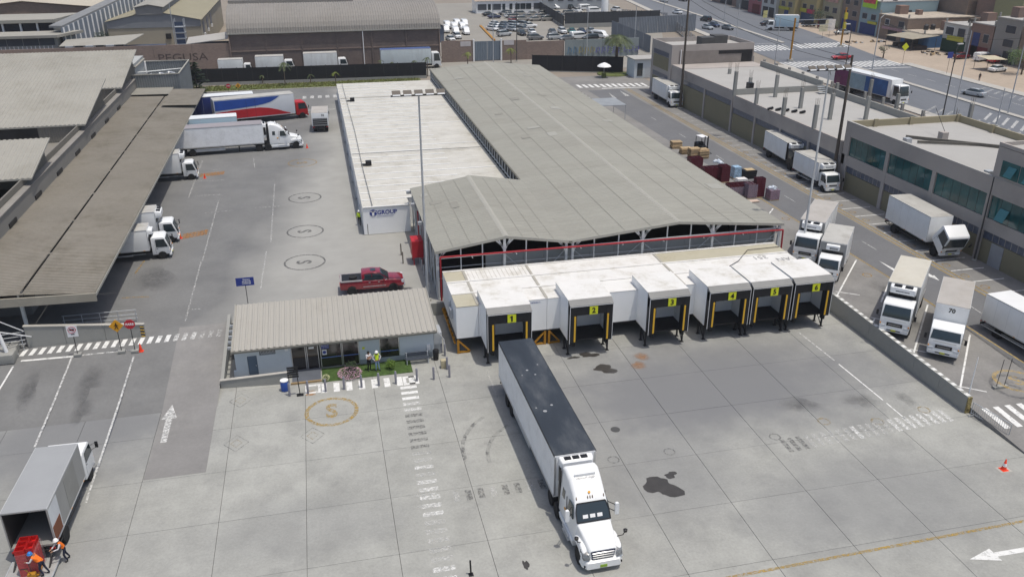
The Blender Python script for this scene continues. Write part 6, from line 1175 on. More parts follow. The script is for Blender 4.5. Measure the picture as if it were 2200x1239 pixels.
MB((-22, 199, 1.2)).hexa([(-26.6, 197.6, 6.7), (-17.9, 197.6, 7.6), (-17.9, 203, 8.4), (-26.6, 203, 7.4)], [(-26.6, 197.6, 6.85), (-17.9, 197.6, 7.75), (-17.9, 203, 8.55), (-26.6, 203, 7.55)]).o('roof', RFLAT, sh1); MB((-22, 199, 1.2)).box(-26.2, 197.8, 1.2, -18.2, 202.5, 6.6).o('wall', mat('lean_to_wall', (.10, .10, .11), .8), sh1)
sh2 = thing('storage_shed', 'blue-grey shed with cluttered racks behind the brick wall', 'shed', (-37, 200, 1.2))
MB((-37, 200, 1.2)).box(-45, 199, 1.2, -31.5, 204, 6.2).o('wall', mat('shed_blue', S(70, 82, 104), .7, var=.3, vs=.5), sh2); MB((-37, 200, 1.2)).hexa([(-52, 198.5, 6.9), (-39, 198.5, 6.9), (-36, 205, 8.2), (-52, 205, 7.4)], [(-52, 198.5, 7.05), (-39, 198.5, 7.05), (-36, 205, 8.35), (-52, 205, 7.55)]).o('roof', SHEETS, sh2)
for k in range(6): MB((-37, 200, 1.2)).cb((-50+k*2, 198.3, 6.6), (1.5, .8, .9)).o('rack', BLK if k % 2 else STEEL, sh2)
sb = thing('striped_wall_hall', 'tall hall wall with pale vertical ribs on blue-grey cladding', 'warehouse', (-50, 222, 1.2))
bl = mat('blue_grey_clad', S(136, 146, 158), .7, var=.06, vs=.3); p0 = Vector((-52.5, 206)); p1 = Vector((-38.5, 262))
for k in range(26):
    a = p0+(p1-p0)*(k/26); b = p0+(p1-p0)*((k+1)/26); zt = 9.9+k*.22
    MB((-50, 222, 1.2)).hexa([(a.x, a.y, 1.1), (b.x, b.y, 1.1), (b.x-.4, b.y, 1.1), (a.x-.4, a.y, 1.1)], [(a.x, a.y, zt), (b.x, b.y, zt+.22), (b.x-.4, b.y, zt+.22), (a.x-.4, a.y, zt)]).o('wall_panel', bl, sb)
    MB((-50, 222, 1.2)).hexa([(a.x+.12, a.y+.1, 1.1), (a.x+.2, a.y+.75, 1.1), (a.x-.1, a.y+.75, 1.1), (a.x-.1, a.y+.1, 1.1)], [(a.x+.12, a.y+.1, zt+.02), (a.x+.2, a.y+.75, zt+.04), (a.x-.1, a.y+.75, zt+.04), (a.x-.1, a.y+.1, zt+.02)]).o('wall_rib', WSIGN, sb)
MB((-50, 222, 1.2)).hexa([(-52.6, 206, 9.9), (-38.6, 262, 15.6), (-41.4, 263, 15.6), (-55.4, 207, 9.9)], [(-52.6, 206, 10.3), (-38.6, 262, 16.0), (-41.4, 263, 16.0), (-55.4, 207, 10.3)]).o('coping_roof', mat('coping_grey', S(146, 148, 150), .8), sb)
lb = thing('open_bay_building', 'grey concrete building with four dark open bays', 'building', (-62, 211, 1.2)); O_ = (-62, 211, 1.2)
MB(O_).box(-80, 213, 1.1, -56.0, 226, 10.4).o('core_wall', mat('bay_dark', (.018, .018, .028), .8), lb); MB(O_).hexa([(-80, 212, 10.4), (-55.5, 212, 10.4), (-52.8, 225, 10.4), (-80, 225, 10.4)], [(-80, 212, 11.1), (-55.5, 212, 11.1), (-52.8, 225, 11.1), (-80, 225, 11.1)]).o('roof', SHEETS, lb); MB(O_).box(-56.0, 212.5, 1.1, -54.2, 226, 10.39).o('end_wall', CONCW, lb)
for x in (-72, -66.4, -62.8, -59.4): MB(O_).box(x, 212.5, 1.1, x+.35, 212.99, 10.39).o('column', WSIGN, lb)
lb2 = thing('low_glazed_building', 'low building with pale flat roof and a strip of dusty windows', 'building', (-62, 203, 1.2)); O_ = (-62, 203, 1.2)
MB(O_).box(-80, 203.5, 1.1, -53.5, 209.5, 8.3).o('wall', CONCW, lb2); MB(O_).hexa([(-80, 202.5, 8.3), (-53, 202.5, 8.3), (-49.5, 210.5, 8.3), (-80, 210.5, 8.3)], [(-80, 202.5, 8.85), (-53, 202.5, 8.85), (-49.5, 210.5, 8.85), (-80, 210.5, 8.85)]).o('roof', SHEETS, lb2)
for k in range(8): MB(O_).box(-79+k*3.15, 203.42, 6.7, -76+k*3.15, 203.499, 8.2).o('window', mat('dusty_pane', S(86, 92, 100), .3), lb2)
for k in range(60): MB(O_).box(-79+k*.42, 203.40, 5.6, -78.85+k*.42, 203.46, 6.6).o('slat', WSIGN, lb2) if k % 2 == 0 else None
h2, o2 = hall('pale_roof_hall', 'pale flat-pitched warehouse roof at the far corner of the site', -84, -52, 236, 300, 11.5, 13.0, BRICKT, mat('pale_sheet', S(208, 200, 184), .85, var=.05, vs=.12, dirt=S(176, 168, 152), da=.6, ds=.08)); 
tag(sheet('courtyard', [[(-58, 226, 3.0), (-47, 226, 3.0), (-42, 262, 3.0), (-56, 262, 3.0)]], mat('pink_paving', S(196, 178, 168), .9)), 'pinkish cluttered yard between the pale hall and the striped wall', 'yard') if 0 else sheet('courtyard', [[(-56, 226, 1.24), (-47, 226, 1.24), (-42, 262, 1.24), (-56, 262, 1.24)]], mat('pink_paving', S(196, 178, 168), .9), kind='structure')
h3, o3 = hall('rear_hall', 'grey gable hall behind the barrel vault', -16, 18, 232, 290, 10.0, 13.5, CLADD, SHEETF); h4, o4 = hall('rear_hall', 'brownish curved-edge hall beside the car lot drive', 21, 34, 228, 258, 5.4, 8.2, mat('hall_blue', S(110, 122, 140), .7), SHEETF)
sheet('grass_patch', [[(-48, 200, 1.22), (-44, 206, 1.22), (-42, 214, 1.22), (-47, 213, 1.22)]], mat('bright_grass', (.12, .18, .04), .9, var=.3), kind='structure')
# ================================================================ car lot buildings and fences
lo = thing('lot_office', 'long low white sales office with dark windows behind the car lot', 'office', (66, 296, 1.2)); O_ = (66, 296, 1.2)
MB(O_).box(55, 293, 1.1, 78, 301, 5.2).o('wall', WHT, lo); MB(O_).corr((54.5, 292.6, 5.22), (24, 0, 0), (0, 9, 1.2), .6, .06).o('roof_sheet', mat('rusty_pale_sheet', S(198, 178, 160), .8, var=.12, vs=.5), lo)
for x, w, m in ((55.5, 3, 0), (59, 1, 1), (60.5, 3, 0), (64, 1, 1), (66.5, 1, 1), (68.5, 1.6, 1), (70.3, 1.8, 1), (72.3, 1.8, 1), (75, 2.6, 0)): MB(O_).box(x, 292.9, 2.3, x+w, 292.998, 4.2).o('window', GLASS if m else mat('dusty_pane', S(86, 92, 100), .3), lo)
fence('dark slatted fence round the dealer yard', (73.5, 249.5), (103.2, 249.2), 4.4, 10, m=mat('dark_slat', S(62, 66, 72), .7, var=.2, vs=3), plinth=1.2)
fence('dark fence running back beside the dealer yard', (73.3, 250), (77.2, 294), 3.4, 9, m=mat('dark_slat', S(62, 66, 72), .7), plinth=.6)
cw = thing('corrugated_wall', 'blue-grey corrugated sheet wall behind the tall palm', 'wall', (92, 230, 1.2)); O_ = (92, 230, 1.2)
cg = mat('corrugated_blue_grey', S(142, 150, 160), .6, metal=.2, var=.08, vs=.3)
for k in range(8): MB(O_).corr((84+k*3.1, 232+k*.4, 1.2), (3.05, .4, 0), (0, 0, 4.6), .5, .08).o('wall_sheet', cg, cw)
for k in range(6): MB(O_).corr((80.5+k*.2, 199+k*5.4, 1.2), (.2, 5.3, 0), (0, 0, 4.0), .5, .08).o('wall_sheet', cg, cw)
sil = thing('storage_tank', 'tall narrow white tank standing in the dealer yard', 'tank', (90, 262, 1.2)); MB((0, 0, 0)).lathe([(1.1, 0), (1.1, 11), (.9, 11.4), (.2, 11.6)], 20).o('tank_shell', WHT, sil, smooth=40); MB().box(-1.4, -1.4, 0, 1.4, 1.4, .3).o('base', CONCW, sil); MB().tube((1.2, -.3, 0.3), (1.2, -.3, 11), .04, 5).tube((1.2, .3, .3), (1.2, .3, 11), .04, 5).o('ladder', STEEL, sil)
bb = thing('dealer_building', 'pale grey building at the back of the dealer yard', 'building', (92, 305, 1.2)); MB((92, 305, 1.2)).box(80, 300, 1.1, 104, 312, 9).o('wall', mat('pale_grey_wall', S(170, 176, 182), .8), bb); MB((92, 305, 1.2)).box(79.7, 299.7, 9.002, 104.3, 312.3, 9.3).o('roof', RFLAT, bb)
for k in range(6): MB((92, 305, 1.2)).box(82+k*3.6, 299.9, 4, 84+k*3.6, 299.998, 5.6).o('window', GLASS, bb)
fence('tall grey post fence between dealer yard and avenue', (97.8, 268), (108, 254.5), 3.0, 9, m=mat('mesh_grey', S(150, 152, 154), .7, alpha=.35), pm=STEEL, plinth=.3)
fence('tall grey post fence along the avenue beyond the taupe buildings', (93, 196), (107, 252), 2.6, 14, m=mat('mesh_grey', S(150, 152, 154), .7, alpha=.35), pm=STEEL, plinth=.3)
# ================================================================ town across the avenue
def house(label, y0, y1, h, m, depth=18, xf=153.0, win=(), doors=(), signs=(), top=None, roofm=None, extra=None):
    o = (xf+depth/2, (y0+y1)/2, 1.2); t = thing('house', label, 'house', o, group='houses across the avenue')
    MB(o).box(xf, y0+.05, 1.1, xf+depth, y1-.05, 1.2+h).o('wall', m, t); MB(o).box(xf-.15, y0, 1.2+h, xf+depth+.1, y1, 1.2+h+.25).o('roof', roofm or RFLAT, t)
    for (a, b, z0, z1) in win:       # along the facade: fraction a..b, z range
        ya, yb = y0+(y1-y0)*a, y0+(y1-y0)*b
        q = MB(o).box(xf-.06, ya, 1.2+z0, xf-.004, yb, 1.2+z1).o('window', WSIGN if (int(a*10)+int(z0)) % 3 == 0 else STUC, t); MB(o).box(xf-.1, ya+.12, 1.2+z0+.1, xf-.061, yb-.12, 1.2+z1-.1).o('pane', mat('house_pane', (.03, .035, .05), .2), q)
    for (a, b, z1, mm) in doors: MB(o).box(xf-.08, y0+(y1-y0)*a, 1.2, xf-.004, y0+(y1-y0)*b, 1.2+z1).o('door', mm, t)
    for (a, b, z0, z1, mm) in signs: MB(o).box(xf-.35, y0+(y1-y0)*a, 1.2+z0, xf-.11, y0+(y1-y0)*b, 1.2+z1).o('sign_board', mm, t)
    if top: MB(o).box(xf+depth*.3, y0+.5, 1.45+h, xf+depth*.8, y1-.5, 1.45+h+top).o('upper_storey', BRICKR, t)
    for y in (y0+.3, y1-.3): MB(o).box(xf+.1, y-.15, 1.45+h, xf+.4, y+.15, 1.45+h+.9).o('stub_column', CONCW, t)
    hr_ = random.Random(int(y0*7)); 
    for q in range(4):
        x, y, r_ = xf+hr_.uniform(2, depth-2), hr_.uniform(y0+1, y1-1), hr_.random()
        if r_ < .4: MB(o).lathe([(.6, 0), (.62, 1.1), (.3, 1.4), (.1, 1.45)], 12, (x, y, 1.45+h)).o('water_tank', mat('tank_black', (.03, .03, .032), .6), t, smooth=40)
        elif r_ < .75: MB(o).box(x, y, 1.45+h, x+hr_.uniform(1, 3), y+hr_.uniform(.6, 1.6), 1.45+h+hr_.uniform(.3, 1.4)).o('roof_clutter', (WOODP, BRICKR, STEEL, BRICKT)[q], t)
        else: MB(o).box(x, y, 1.45+h, x+2.6, y+2.2, 1.45+h+2.2).o('stair_hut', BRICKR, t)
    # side windows towards the camera
    if depth > 10 and h > 6: MB(o).box(xf+depth*.45, y0-.005, 1.2+h*.55, xf+depth*.55, y0+.045, 1.2+h*.75).o('side_window', mat('house_pane', (.03, .035, .05), .2), t)
    return t, o
c_ = lambda n, r, g, b: mat(n, S(r, g, b), .85, var=.08, vs=.3, dirt=S(r*.75, g*.75, b*.75), da=.5, ds=.3)
CY, CB, CG, CW, CP, CDG, CGR = c_('wall_ochre', 190, 176, 130), c_('wall_sky', 160, 186, 196), c_('wall_grey', 160, 158, 154), c_('wall_white', 214, 214, 210), c_('wall_pink', 180, 110, 116), c_('wall_bottle', 28, 66, 52), c_('wall_olive', 176, 172, 130)
SY, SM, SBL = mat('sign_yellow', S(200, 196, 70), .6, var=.1, vs=2), mat('sign_magenta', S(196, 60, 100), .6, var=.2, vs=2), mat('sign_blue', S(50, 70, 140), .6, var=.2, vs=2)
DG = mat('shutter_dark', (.03, .03, .035), .7); DBL = mat('shutter_blue', S(50, 70, 130), .7); DRD = mat('shutter_red', S(120, 40, 44), .7); W2 = ((.15, .4, 4, 5.6), (.6, .85, 4, 5.6)); W3 = W2+((.15, .4, 7, 8.6), (.6, .85, 7, 8.6))
house('narrow pink and white shopfront house beside a garage house', 268, 278, 9, CP, xf=147.5, win=W2, doors=((.2, .7, 3, DRD),))
house('far grey house before the pink shopfronts', 278, 292, 10, CG, xf=150, win=W3, doors=((.3, .7, 3, DG),)); house('farthest brick house along the avenue', 292, 316, 9, BRICKR, xf=152, win=W2, doors=((.3, .7, 3, DG),))
house('white house with two dark garage doors', 258.5, 268, 9, CW, xf=147, win=W3, doors=((.1, .45, 3, DG), (.52, .88, 3, DG)))
house('ochre house with yellow fascia and blue entrance', 249, 258.5, 10, CY, xf=148, win=W3, doors=((.35, .6, 3, DBL),), signs=((.3, .95, 3.1, 3.9, SY),))
house('ochre house with magenta shop sign', 240, 249, 10, CY, xf=150, win=W3, doors=((.05, .9, 2.9, mat('shop_blue', S(60, 80, 120), .6)),), signs=((.05, .5, 3.0, 4.2, SM), (.55, .95, 3.2, 4.2, SY)))
house('cream house with a colourful wall banner', 230.5, 240, 10, c_('wall_cream', 196, 188, 160), xf=152, win=W2, signs=((.15, .85, 7.0, 9.6, mat('banner_mix', (.5, .3, .25), .6, var=.8, vs=.9)),), doors=((.3, .7, 3, DG),))
house('brown rendered house with small square windows', 221.5, 230.5, 11, c_('wall_brown', 150, 136, 126), xf=152.5, win=W3, doors=((.1, .9, 3, DBL),))
hb, ob = house('sky blue house carrying a lime and yellow billboard', 212.5, 221.5, 9.0, CB, xf=152.5, win=W2, doors=((.1, .9, 3, DBL),), signs=((.05, .5, 3.0, 3.7, SY),))
MB(ob).box(151.6, 213.6, 8.4, 151.9, 219.6, 13.2).o('billboard', mat('billboard_lime', (.35, .60, .03), .5, var=.1), hb); MB(ob).box(151.5, 213.9, 9.6, 151.59, 219.3, 11.2).o('billboard_band', mat('billboard_red', (.55, .06, .08), .5, var=.5, vs=1.2), hb); text('TAFERA', 1.75, mat('billboard_yellow', (.75, .68, .03), .5), hb, (151.55-ob[0], 216.6-ob[1], 12.2-ob[2]), (math.pi/2, 0, -math.pi/2), bold=True)
house('low tan brick house with rubble on its roof', 199.5, 212, 6.0, BRICKT, xf=152, depth=26, win=((.1, .3, 3.6, 5.2), (.6, .75, 3.6, 5.2)), doors=((.3, .6, 2.8, DG),), signs=((.05, .8, 2.6, 3.3, mat('faded_sign', S(170, 140, 150), .7, var=.2, vs=2)),), roofm=mat('rubble_roof', S(200, 188, 172), .9, var=.3, vs=.8))
house('bright blue market stall house with a tiled lean-to', 190.5, 199.3, 3.2, c_('stall_blue', 66, 110, 160), xf=150.5, depth=12, doors=((.2, .8, 2.4, DG),), roofm=mat('rubble_roof', S(200, 188, 172), .9, var=.3, vs=.8))
house('white upper-floor house with bottle green ground floor', 178, 186.5, 6.6, CW, xf=152.5, win=((.1, .4, 4, 6), (.55, .9, 4, 6)), doors=((.02, .98, 3.1, CDG),), signs=((.1, .75, 2.9, 4.0, SY),))
house('brick house with an arched blue-shuttered window', 170.5, 177.8, 7.6, BRICKR, xf=153, win=((.15, .4, 3.6, 5.6),), doors=((.55, .85, 5.6, DBL), (.1, .9, 2.6, DRD)))
house('grey concrete house with dark picture windows', 162.5, 170.3, 9.6, CG, xf=153, win=((.2, .6, 3.6, 5.4), (.2, .6, 6.6, 8.4)), doors=((.1, .5, 2.8, DG),))
house('brick house with a teal ground floor by the leafy tree', 152, 162.3, 8.6, BRICKT, xf=153, win=((.3, .5, 4.0, 5.4),), doors=((.05, .6, 3, mat('shop_teal', S(110, 150, 160), .7)),)); house('tall raw brick house beyond the leafy tree', 139, 151.8, 12, BRICKR, xf=154, win=W2)
def block(label, x0, y0, x1, y1, h, m, nw=0):
    o = ((x0+x1)/2, (y0+y1)/2, 1.2); t = thing('apartment_block', label, 'building', o, group='blocks behind the first row'); MB(o).box(x0, y0, 1.1, x1, y1, 1.2+h).o('wall', m, t); MB(o).box(x0-.1, y0-.1, 1.2+h, x1+.1, y1+.1, 1.4+h).o('roof', RFLAT, t)
    for k in range(nw):
        for f in range(int(h/3)): q = MB(o).box(x0+1+k*3, y0-.05, 2.4+f*3, x0+2.6+k*3, y0-.004, 3.8+f*3).o('window', mat('house_pane', (.03, .035, .05), .2), t)
    return t
block('windowless raw brick block behind the low tan house', 172, 203, 200, 226, 17, BRICKT); block('tall dusky brick block behind the bright blue stall', 174, 186, 205, 202, 15, BRICKR); tb = block('olive yellow apartment tower behind the white and green house', 168, 180, 180, 189, 13, CGR, 3)
block('brick block behind the arched-window house', 174, 160, 200, 178, 12.5, BRICKT, 4); block('long brick block behind the ochre houses', 170, 228, 200, 262, 15, BRICKR, 3); block('far pale block behind the garage house', 168, 264, 200, 300, 16, CG, 3); block('brick block behind the teal-floored house', 176, 138, 205, 158, 13, BRICKR, 4); block('weathered block at the end of the brick row', 176, 120, 205, 136, 12, BRICKT, 3)
house('grey roadside house past the tall raw brick house', 118, 138.5, 9, CG, xf=154, win=W2)
for k in range(7): MB(tuple(tb.location)).box(168.5, 179.92, 2.6+k*1.75, 170, 179.995, 3.6+k*1.75).o('balcony_gap', DG, tb) if k % 2 else None
# market canopy by the green house
mc = thing('market_canopy', 'sagging woven shade canopy in front of the blue stall', 'canopy', (147.5, 190, 1.2)); O_ = (147.5, 190, 1.2)
MB(O_).hexa([(144.5, 186.8, 4.0), (152.3, 187, 4.6), (152.3, 197, 4.6), (144.5, 197.5, 3.7)], [(144.5, 186.8, 4.08), (152.3, 187, 4.68), (152.3, 197, 4.68), (144.5, 197.5, 3.78)]).o('shade', mat('woven_shade', S(176, 168, 150), .9, var=.2, vs=1.2), mc)
for x, y in ((144.7, 187), (144.7, 192), (144.7, 197.2), (151.8, 187.4)): MB(O_).tube((x, y, 1.2), (x, y, 4.0), .06, 5).o('pole', WOODP, mc)
mt = thing('market_stall', 'dark stall tables under the woven shade canopy', 'stall', (148, 191, 1.2))
for k in range(4): MB((148, 191, 1.2)).box(146, 188+k*2.2, 1.2, 150, 189.6+k*2.2, 2.1).o('table', mat('stall_dark', (.05, .04, .04), .9, var=.4, vs=2), mt)

# ================================================================ cars
G_ = 1.19
def cars(group, lst):
    for (p, hd, kind, col, lab) in lst: car(lab, (p[0], p[1], G_+.012), hd, kind, col, group)
cars('cars parked in the dealer lot', [
 ((36.13,230.70,1.20), -80, 'sedan', 'white', 'white car at the front corner of the white van cluster'), ((38.58,234.77,1.20), -85, 'suv', 'white', 'white wagon nearest the lot wall among the white vans'),
 ((39.62,243.30,1.20), -90, 'van', 'white', 'white van in the packed rows beside the lot drive'), ((42.44,242.65,1.20), -90, 'van', 'white', 'white van in the packed rows beside the lot drive'), ((37.54,247.87,1.20), -90, 'van', 'white', 'white van in the packed rows beside the lot drive'), ((40.90,253.48,1.20), -90, 'van', 'white', 'white van in the packed rows beside the lot drive'), ((43.16,252.96,1.20), -90, 'van', 'white', 'white van in the packed rows beside the lot drive'), ((39.40,257.13,1.20), -90, 'van', 'white', 'white van in the packed rows beside the lot drive'), ((42.96,260.84,1.20), -90, 'van', 'white', 'white van in the packed rows beside the lot drive'), ((45.16,260.34,1.20), -90, 'van', 'white', 'white van in the packed rows beside the lot drive'),
 ((57.68,285.24,1.20), 5, 'sedan', 'black', 'black saloon in front of the white sales office'), ((58.13,278.36,1.20), 5, 'sedan', 'navy', 'navy saloon before the white sales office'), ((63.53,286.69,1.20), 170, 'suv', 'grey', 'grey wagon tucked against the sales office'), ((63.56,278.44,1.20), 5, 'sedan', 'silver', 'silver saloon beside the dark red one'), ((62.88,269.51,1.20), 5, 'sedan', 'darkred', 'dark red saloon before the dusty rows'),
 ((52.12,236.46,1.20), 25, 'suv', 'silver', 'silver hatchback slanting beside the yellow kerb'), ((57.36,237.22,1.20), -85, 'sedan', 'black', 'black saloon facing the lot wall'), ((60.88,239.42,1.20), -88, 'sedan', 'white', 'white saloon facing the lot wall beside a black one'),
 ((66.55,238.12,1.20), -88, 'sedan', 'grey', 'grey saloon beside the white one in the front row'), ((69.52,238.46,1.20), -88, 'suv', 'white', 'white car beside the teal one'), ((72.24,237.83,1.20), -88, 'sedan', 'teal', 'bright teal saloon in the dealer lot'), ((74.95,237.21,1.20), -88, 'sedan', 'navy', 'navy saloon right of the teal one'), ((77.84,237.57,1.20), -88, 'sedan', 'silver', 'silver saloon right of the navy one'),
 ((58.73,227.34,1.20), 10, 'suv', 'grey', 'grey estate parked along the inside of the brick wall'), ((64.13,227.02,1.20), 12, 'suv', 'silver', 'silver wagon along the inside of the brick wall'), ((66.58,224.62,1.20), 200, 'sedan', 'grey', 'grey saloon close behind the graffiti wall'), ((70.67,226.45,1.20), 12, 'van', 'white', 'white people carrier behind the graffiti wall'), ((72.93,223.15,1.20), 190, 'suv', 'black', 'black and white car behind the graffiti wall'), ((77.06,226.87,1.20), -60, 'van', 'white', 'white van nosed against the palm'),
 ((63.26,252.76,1.20), 0, 'pickup', 'white', 'white flatbed pickup standing alone in the lot'), ((89.52,289.41,1.20), -80, 'pickup', 'white', 'white pickup in the dealer yard'), ((94.68,286.74,1.20), 5, 'van', 'white', 'long white delivery van in the dealer yard'), ((94.57,295.87,1.20), 5, 'van', 'white', 'white van behind the delivery van in the dealer yard'), ((103.28,289.25,1.20), 100, 'suv', 'white', 'white car right of the tall tank'), ((90.18,300.02,1.20), -80, 'suv', 'black', 'black wagon behind the white pickup'), ((84.55,301.32,1.20), -60, 'van', 'white', 'white van behind the dark fence')])
rc = random.Random(11)
for r in range(3):
    for k in range(6):
        p = Vector(((65.17,268.98,1.20)))+Vector((k*4.1-r*.5, r*7.5-k*.3, 0)); car('dust-covered grey car in the packed rows by the dark fence', (p.x, p.y, G_+.012), 8+rc.uniform(-4, 4), rc.choice(['sedan', 'suv']), 'dusty', 'dusty cars packed in rows')
for r in range(3):
    for k in range(4):
        p = Vector(((51.39,248.91,1.20)))+Vector((k*2.7+r*1.5, r*5.2-k*1.2, 0)); car('car in the tight cluster behind the yellow kerb', (p.x, p.y, G_+.012), -62+rc.uniform(-5, 5), rc.choice(['sedan', 'suv', 'sedan']), ['white', 'grey', 'silver', 'dusty'][(r*4+k) % 4], 'cars clustered behind the yellow kerb')
yk = Vector(((49.81,259.27,1.20))); yk2 = Vector(((47.58,228.07,1.20))); tag(MB().hexa([yk+Vector((-.3, 0, -.05)), yk2+Vector((-.3, 0, -.05)), yk2+Vector((.3, 0, -.05)), yk+Vector((.3, 0, -.05))], [yk+Vector((-.3, 0, .35)), yk2+Vector((-.3, 0, .35)), yk2+Vector((.3, 0, .35)), yk+Vector((.3, 0, .35))]).o('lot_kerb', YELS), 'yellow painted kerb beside the lot drive', 'kerb')
cars('traffic on the avenue', [
 ((121.31,277.69,1.20), 100, 'sedan', 'white', 'white saloon driving beyond the dealer yard'), ((121.65,255.99,1.20), 100, 'suv', 'black', 'black four-wheel drive on the avenue'), ((113.83,237.80,1.20), -80, 'sedan', 'silver', 'silver saloon beside a dark car on the near carriageway'), ((118.09,242.42,1.20), -80, 'sedan', 'navy', 'dark saloon half hidden behind the silver one'), ((119.10,235.50,1.20), -80, 'sedan', 'grey', 'grey-green saloon trailing the silver one'), ((132.17,316.04,1.20), 100, 'sedan', 'silver', 'silver saloon far up the avenue'), ((140.74,317.79,1.20), 100, 'suv', 'black', 'dark wagon far up the avenue'),
 ((120.44,179.51,1.20), 172, 'sedan', 'red', 'bright red car crossing the junction'), ((120.54,135.90,1.20), 105, 'sedan', 'silver', 'silver saloon alone on the far carriageway'),
 ((146.39,237.06,1.20), 8, 'suv', 'black', 'black wagon parked on the sand behind the blue-box truck'), ((149.00,231.93,1.20), 8, 'van', 'darkred', 'dark red minivan parked on the sand'), ((145.89,218.86,1.20), 175, 'sedan', 'silver', 'silver saloon at the junction sand corner'), ((151.36,170.33,1.20), 15, 'van', 'white', 'white minibus with dark windows before the brick houses'), ((144.21,157.32,1.20), 12, 'sedan', 'white', 'white saloon under a tarpaulin awning on the sand'), ((148.98,174.35,1.20), 10, 'sedan', 'darkred', 'red car before the bottle green shopfront'), ((152.38,167.40,1.20), 20, 'suv', 'red', 'red car behind the white minibus'), ((135.31,241.92,1.20), 10, 'sedan', 'black', 'black car in front of the blue-box truck'), ((156.33,218.50,1.20), 10, 'suv', 'navy', 'dark wagon before the sky blue house')])
box_truck('parked truck with pale sides and a bright blue rear on the sand', (*((137.84,229.03,1.20))[:2], 1.2), 160, L=6.5, W=2.5, zt=4.3, cabk='big', boxm=mat('pale_blue_box', (.42, .55, .62), .5), roofm=WHT, seams=False)
tb_ = [o for o in bpy.data.objects if o.get('label') == 'parked truck with pale sides and a bright blue rear on the sand'][0]; MB().box(-.05, -1.24, 1.05, -.027, 1.24, 4.28).o('blue_rear', mat('rear_blue', (.02, .16, .55), .5), tb_)
at_ = box_truck('articulated truck with magenta and blue trailer graphics on the avenue', (*((99.79,148.16,1.20))[:2], 1.2), -83, L=15.0, W=2.55, zt=4.2, cabk='big', cabH=3.5, boxm=BOXW, roofm=WHT, seams=False, axle2=True)
MB().box(.05, -1.30, 1.15, 4.2, -1.28, 4.0).o('magenta_panel', mat('panel_magenta', S(122, 50, 104), .5, var=.15, vs=1), at_); MB().box(8.5, -1.30, 1.15, 14.2, -1.28, 3.9).o('blue_panel', mat('panel_blue', S(52, 104, 168), .5, var=.25, vs=.6), at_); MB().box(4.2, -1.295, 1.15, 8.5, -1.285, 3.9).o('pale_panel', mat('panel_pale', S(160, 190, 205), .5, var=.2, vs=.6), at_)
# ================================================================ poles and masts
def mast(label, base, h, m=STEEL, r=.13, lamps=5, arm=None, name='light_mast', lean=(0, 0), wood=False):
    t = thing(name, label, 'pole' if wood else 'light pole', base); top = (lean[0], lean[1], h)
    MB().tube((0, 0, -.05), top, r, 10, r*.55).o('shaft', m, t, smooth=50); MB().lathe([(r*2.4, 0), (r*2.4, .12), (r*1.3, .2)], 12).o('base_plate', CONCW, t)
    if lamps:
        w = lamps*.9; MB().box(top[0]-w/2, top[1]-.06, h-.12, top[0]+w/2, top[1]+.06, h).o('crossarm', BLK, t)
        for k in range(lamps):
            x = top[0]-w/2+.45+k*.9; q = MB().hexa([(x-.34, top[1]-.28, h-.02), (x+.34, top[1]-.28, h-.02), (x+.34, top[1]+.12, h+.22), (x-.34, top[1]+.12, h+.22)], [(x-.34, top[1]-.22, h+.1), (x+.34, top[1]-.22, h+.1), (x+.34, top[1]+.18, h+.34), (x-.34, top[1]+.18, h+.34)]).o('floodlight', mat('floodlight_bronze', (.10, .085, .07), .5), t)
            MB().hexa([(x-.30, top[1]-.30, h+.0), (x+.30, top[1]-.30, h+.0), (x+.30, top[1]-.285, h+.01), (x-.30, top[1]-.285, h+.01)], [(x-.30, top[1]-.25, h+.08), (x+.30, top[1]-.25, h+.08), (x+.30, top[1]-.235, h+.09), (x-.30, top[1]-.235, h+.09)]).o('lens', LAMP, q)
    if arm: MB().path([top, (top[0]+arm[0]*.4, top[1]+arm[1]*.4, h+.7), (top[0]+arm[0], top[1]+arm[1], h+.9)], .05, 6).o('arm', m, t); MB().cb((top[0]+arm[0], top[1]+arm[1], h+.85), (.9, .35, .16)).o('lamp_head', mat('lamp_pale', (.6, .6, .58), .4), t)
    return t
def hgt(base, top_v): pass
mast('tall grey mast with five floodlights beside the shed corner', (7.95, 68.2, 1.2), 18.3)
mast('tall pale mast with five floodlights among the angled box trucks', (45.8, 69.7, 1.2), 18.6, m=mat('mast_white', (.55, .56, .56), .5))
mast('tall dark wooden utility pole by the taupe office wall', (62.3, 90.6, 1.2), 16.2, m=WOODP, r=.24, lamps=0, name='utility_pole', wood=True)
mast('tall wooden utility pole beside the older white truck', (62.2, 138.0, 1.2), 22, m=WOODP, r=.24, lamps=0, name='utility_pole', wood=True)
mast('dark post with a small bracket on the teal-windowed wall', (62.3, 65.3, 1.2), 8.6, m=mat('post_dark', (.05, .05, .05), .6), r=.1, lamps=0, name='utility_pole', wood=True)
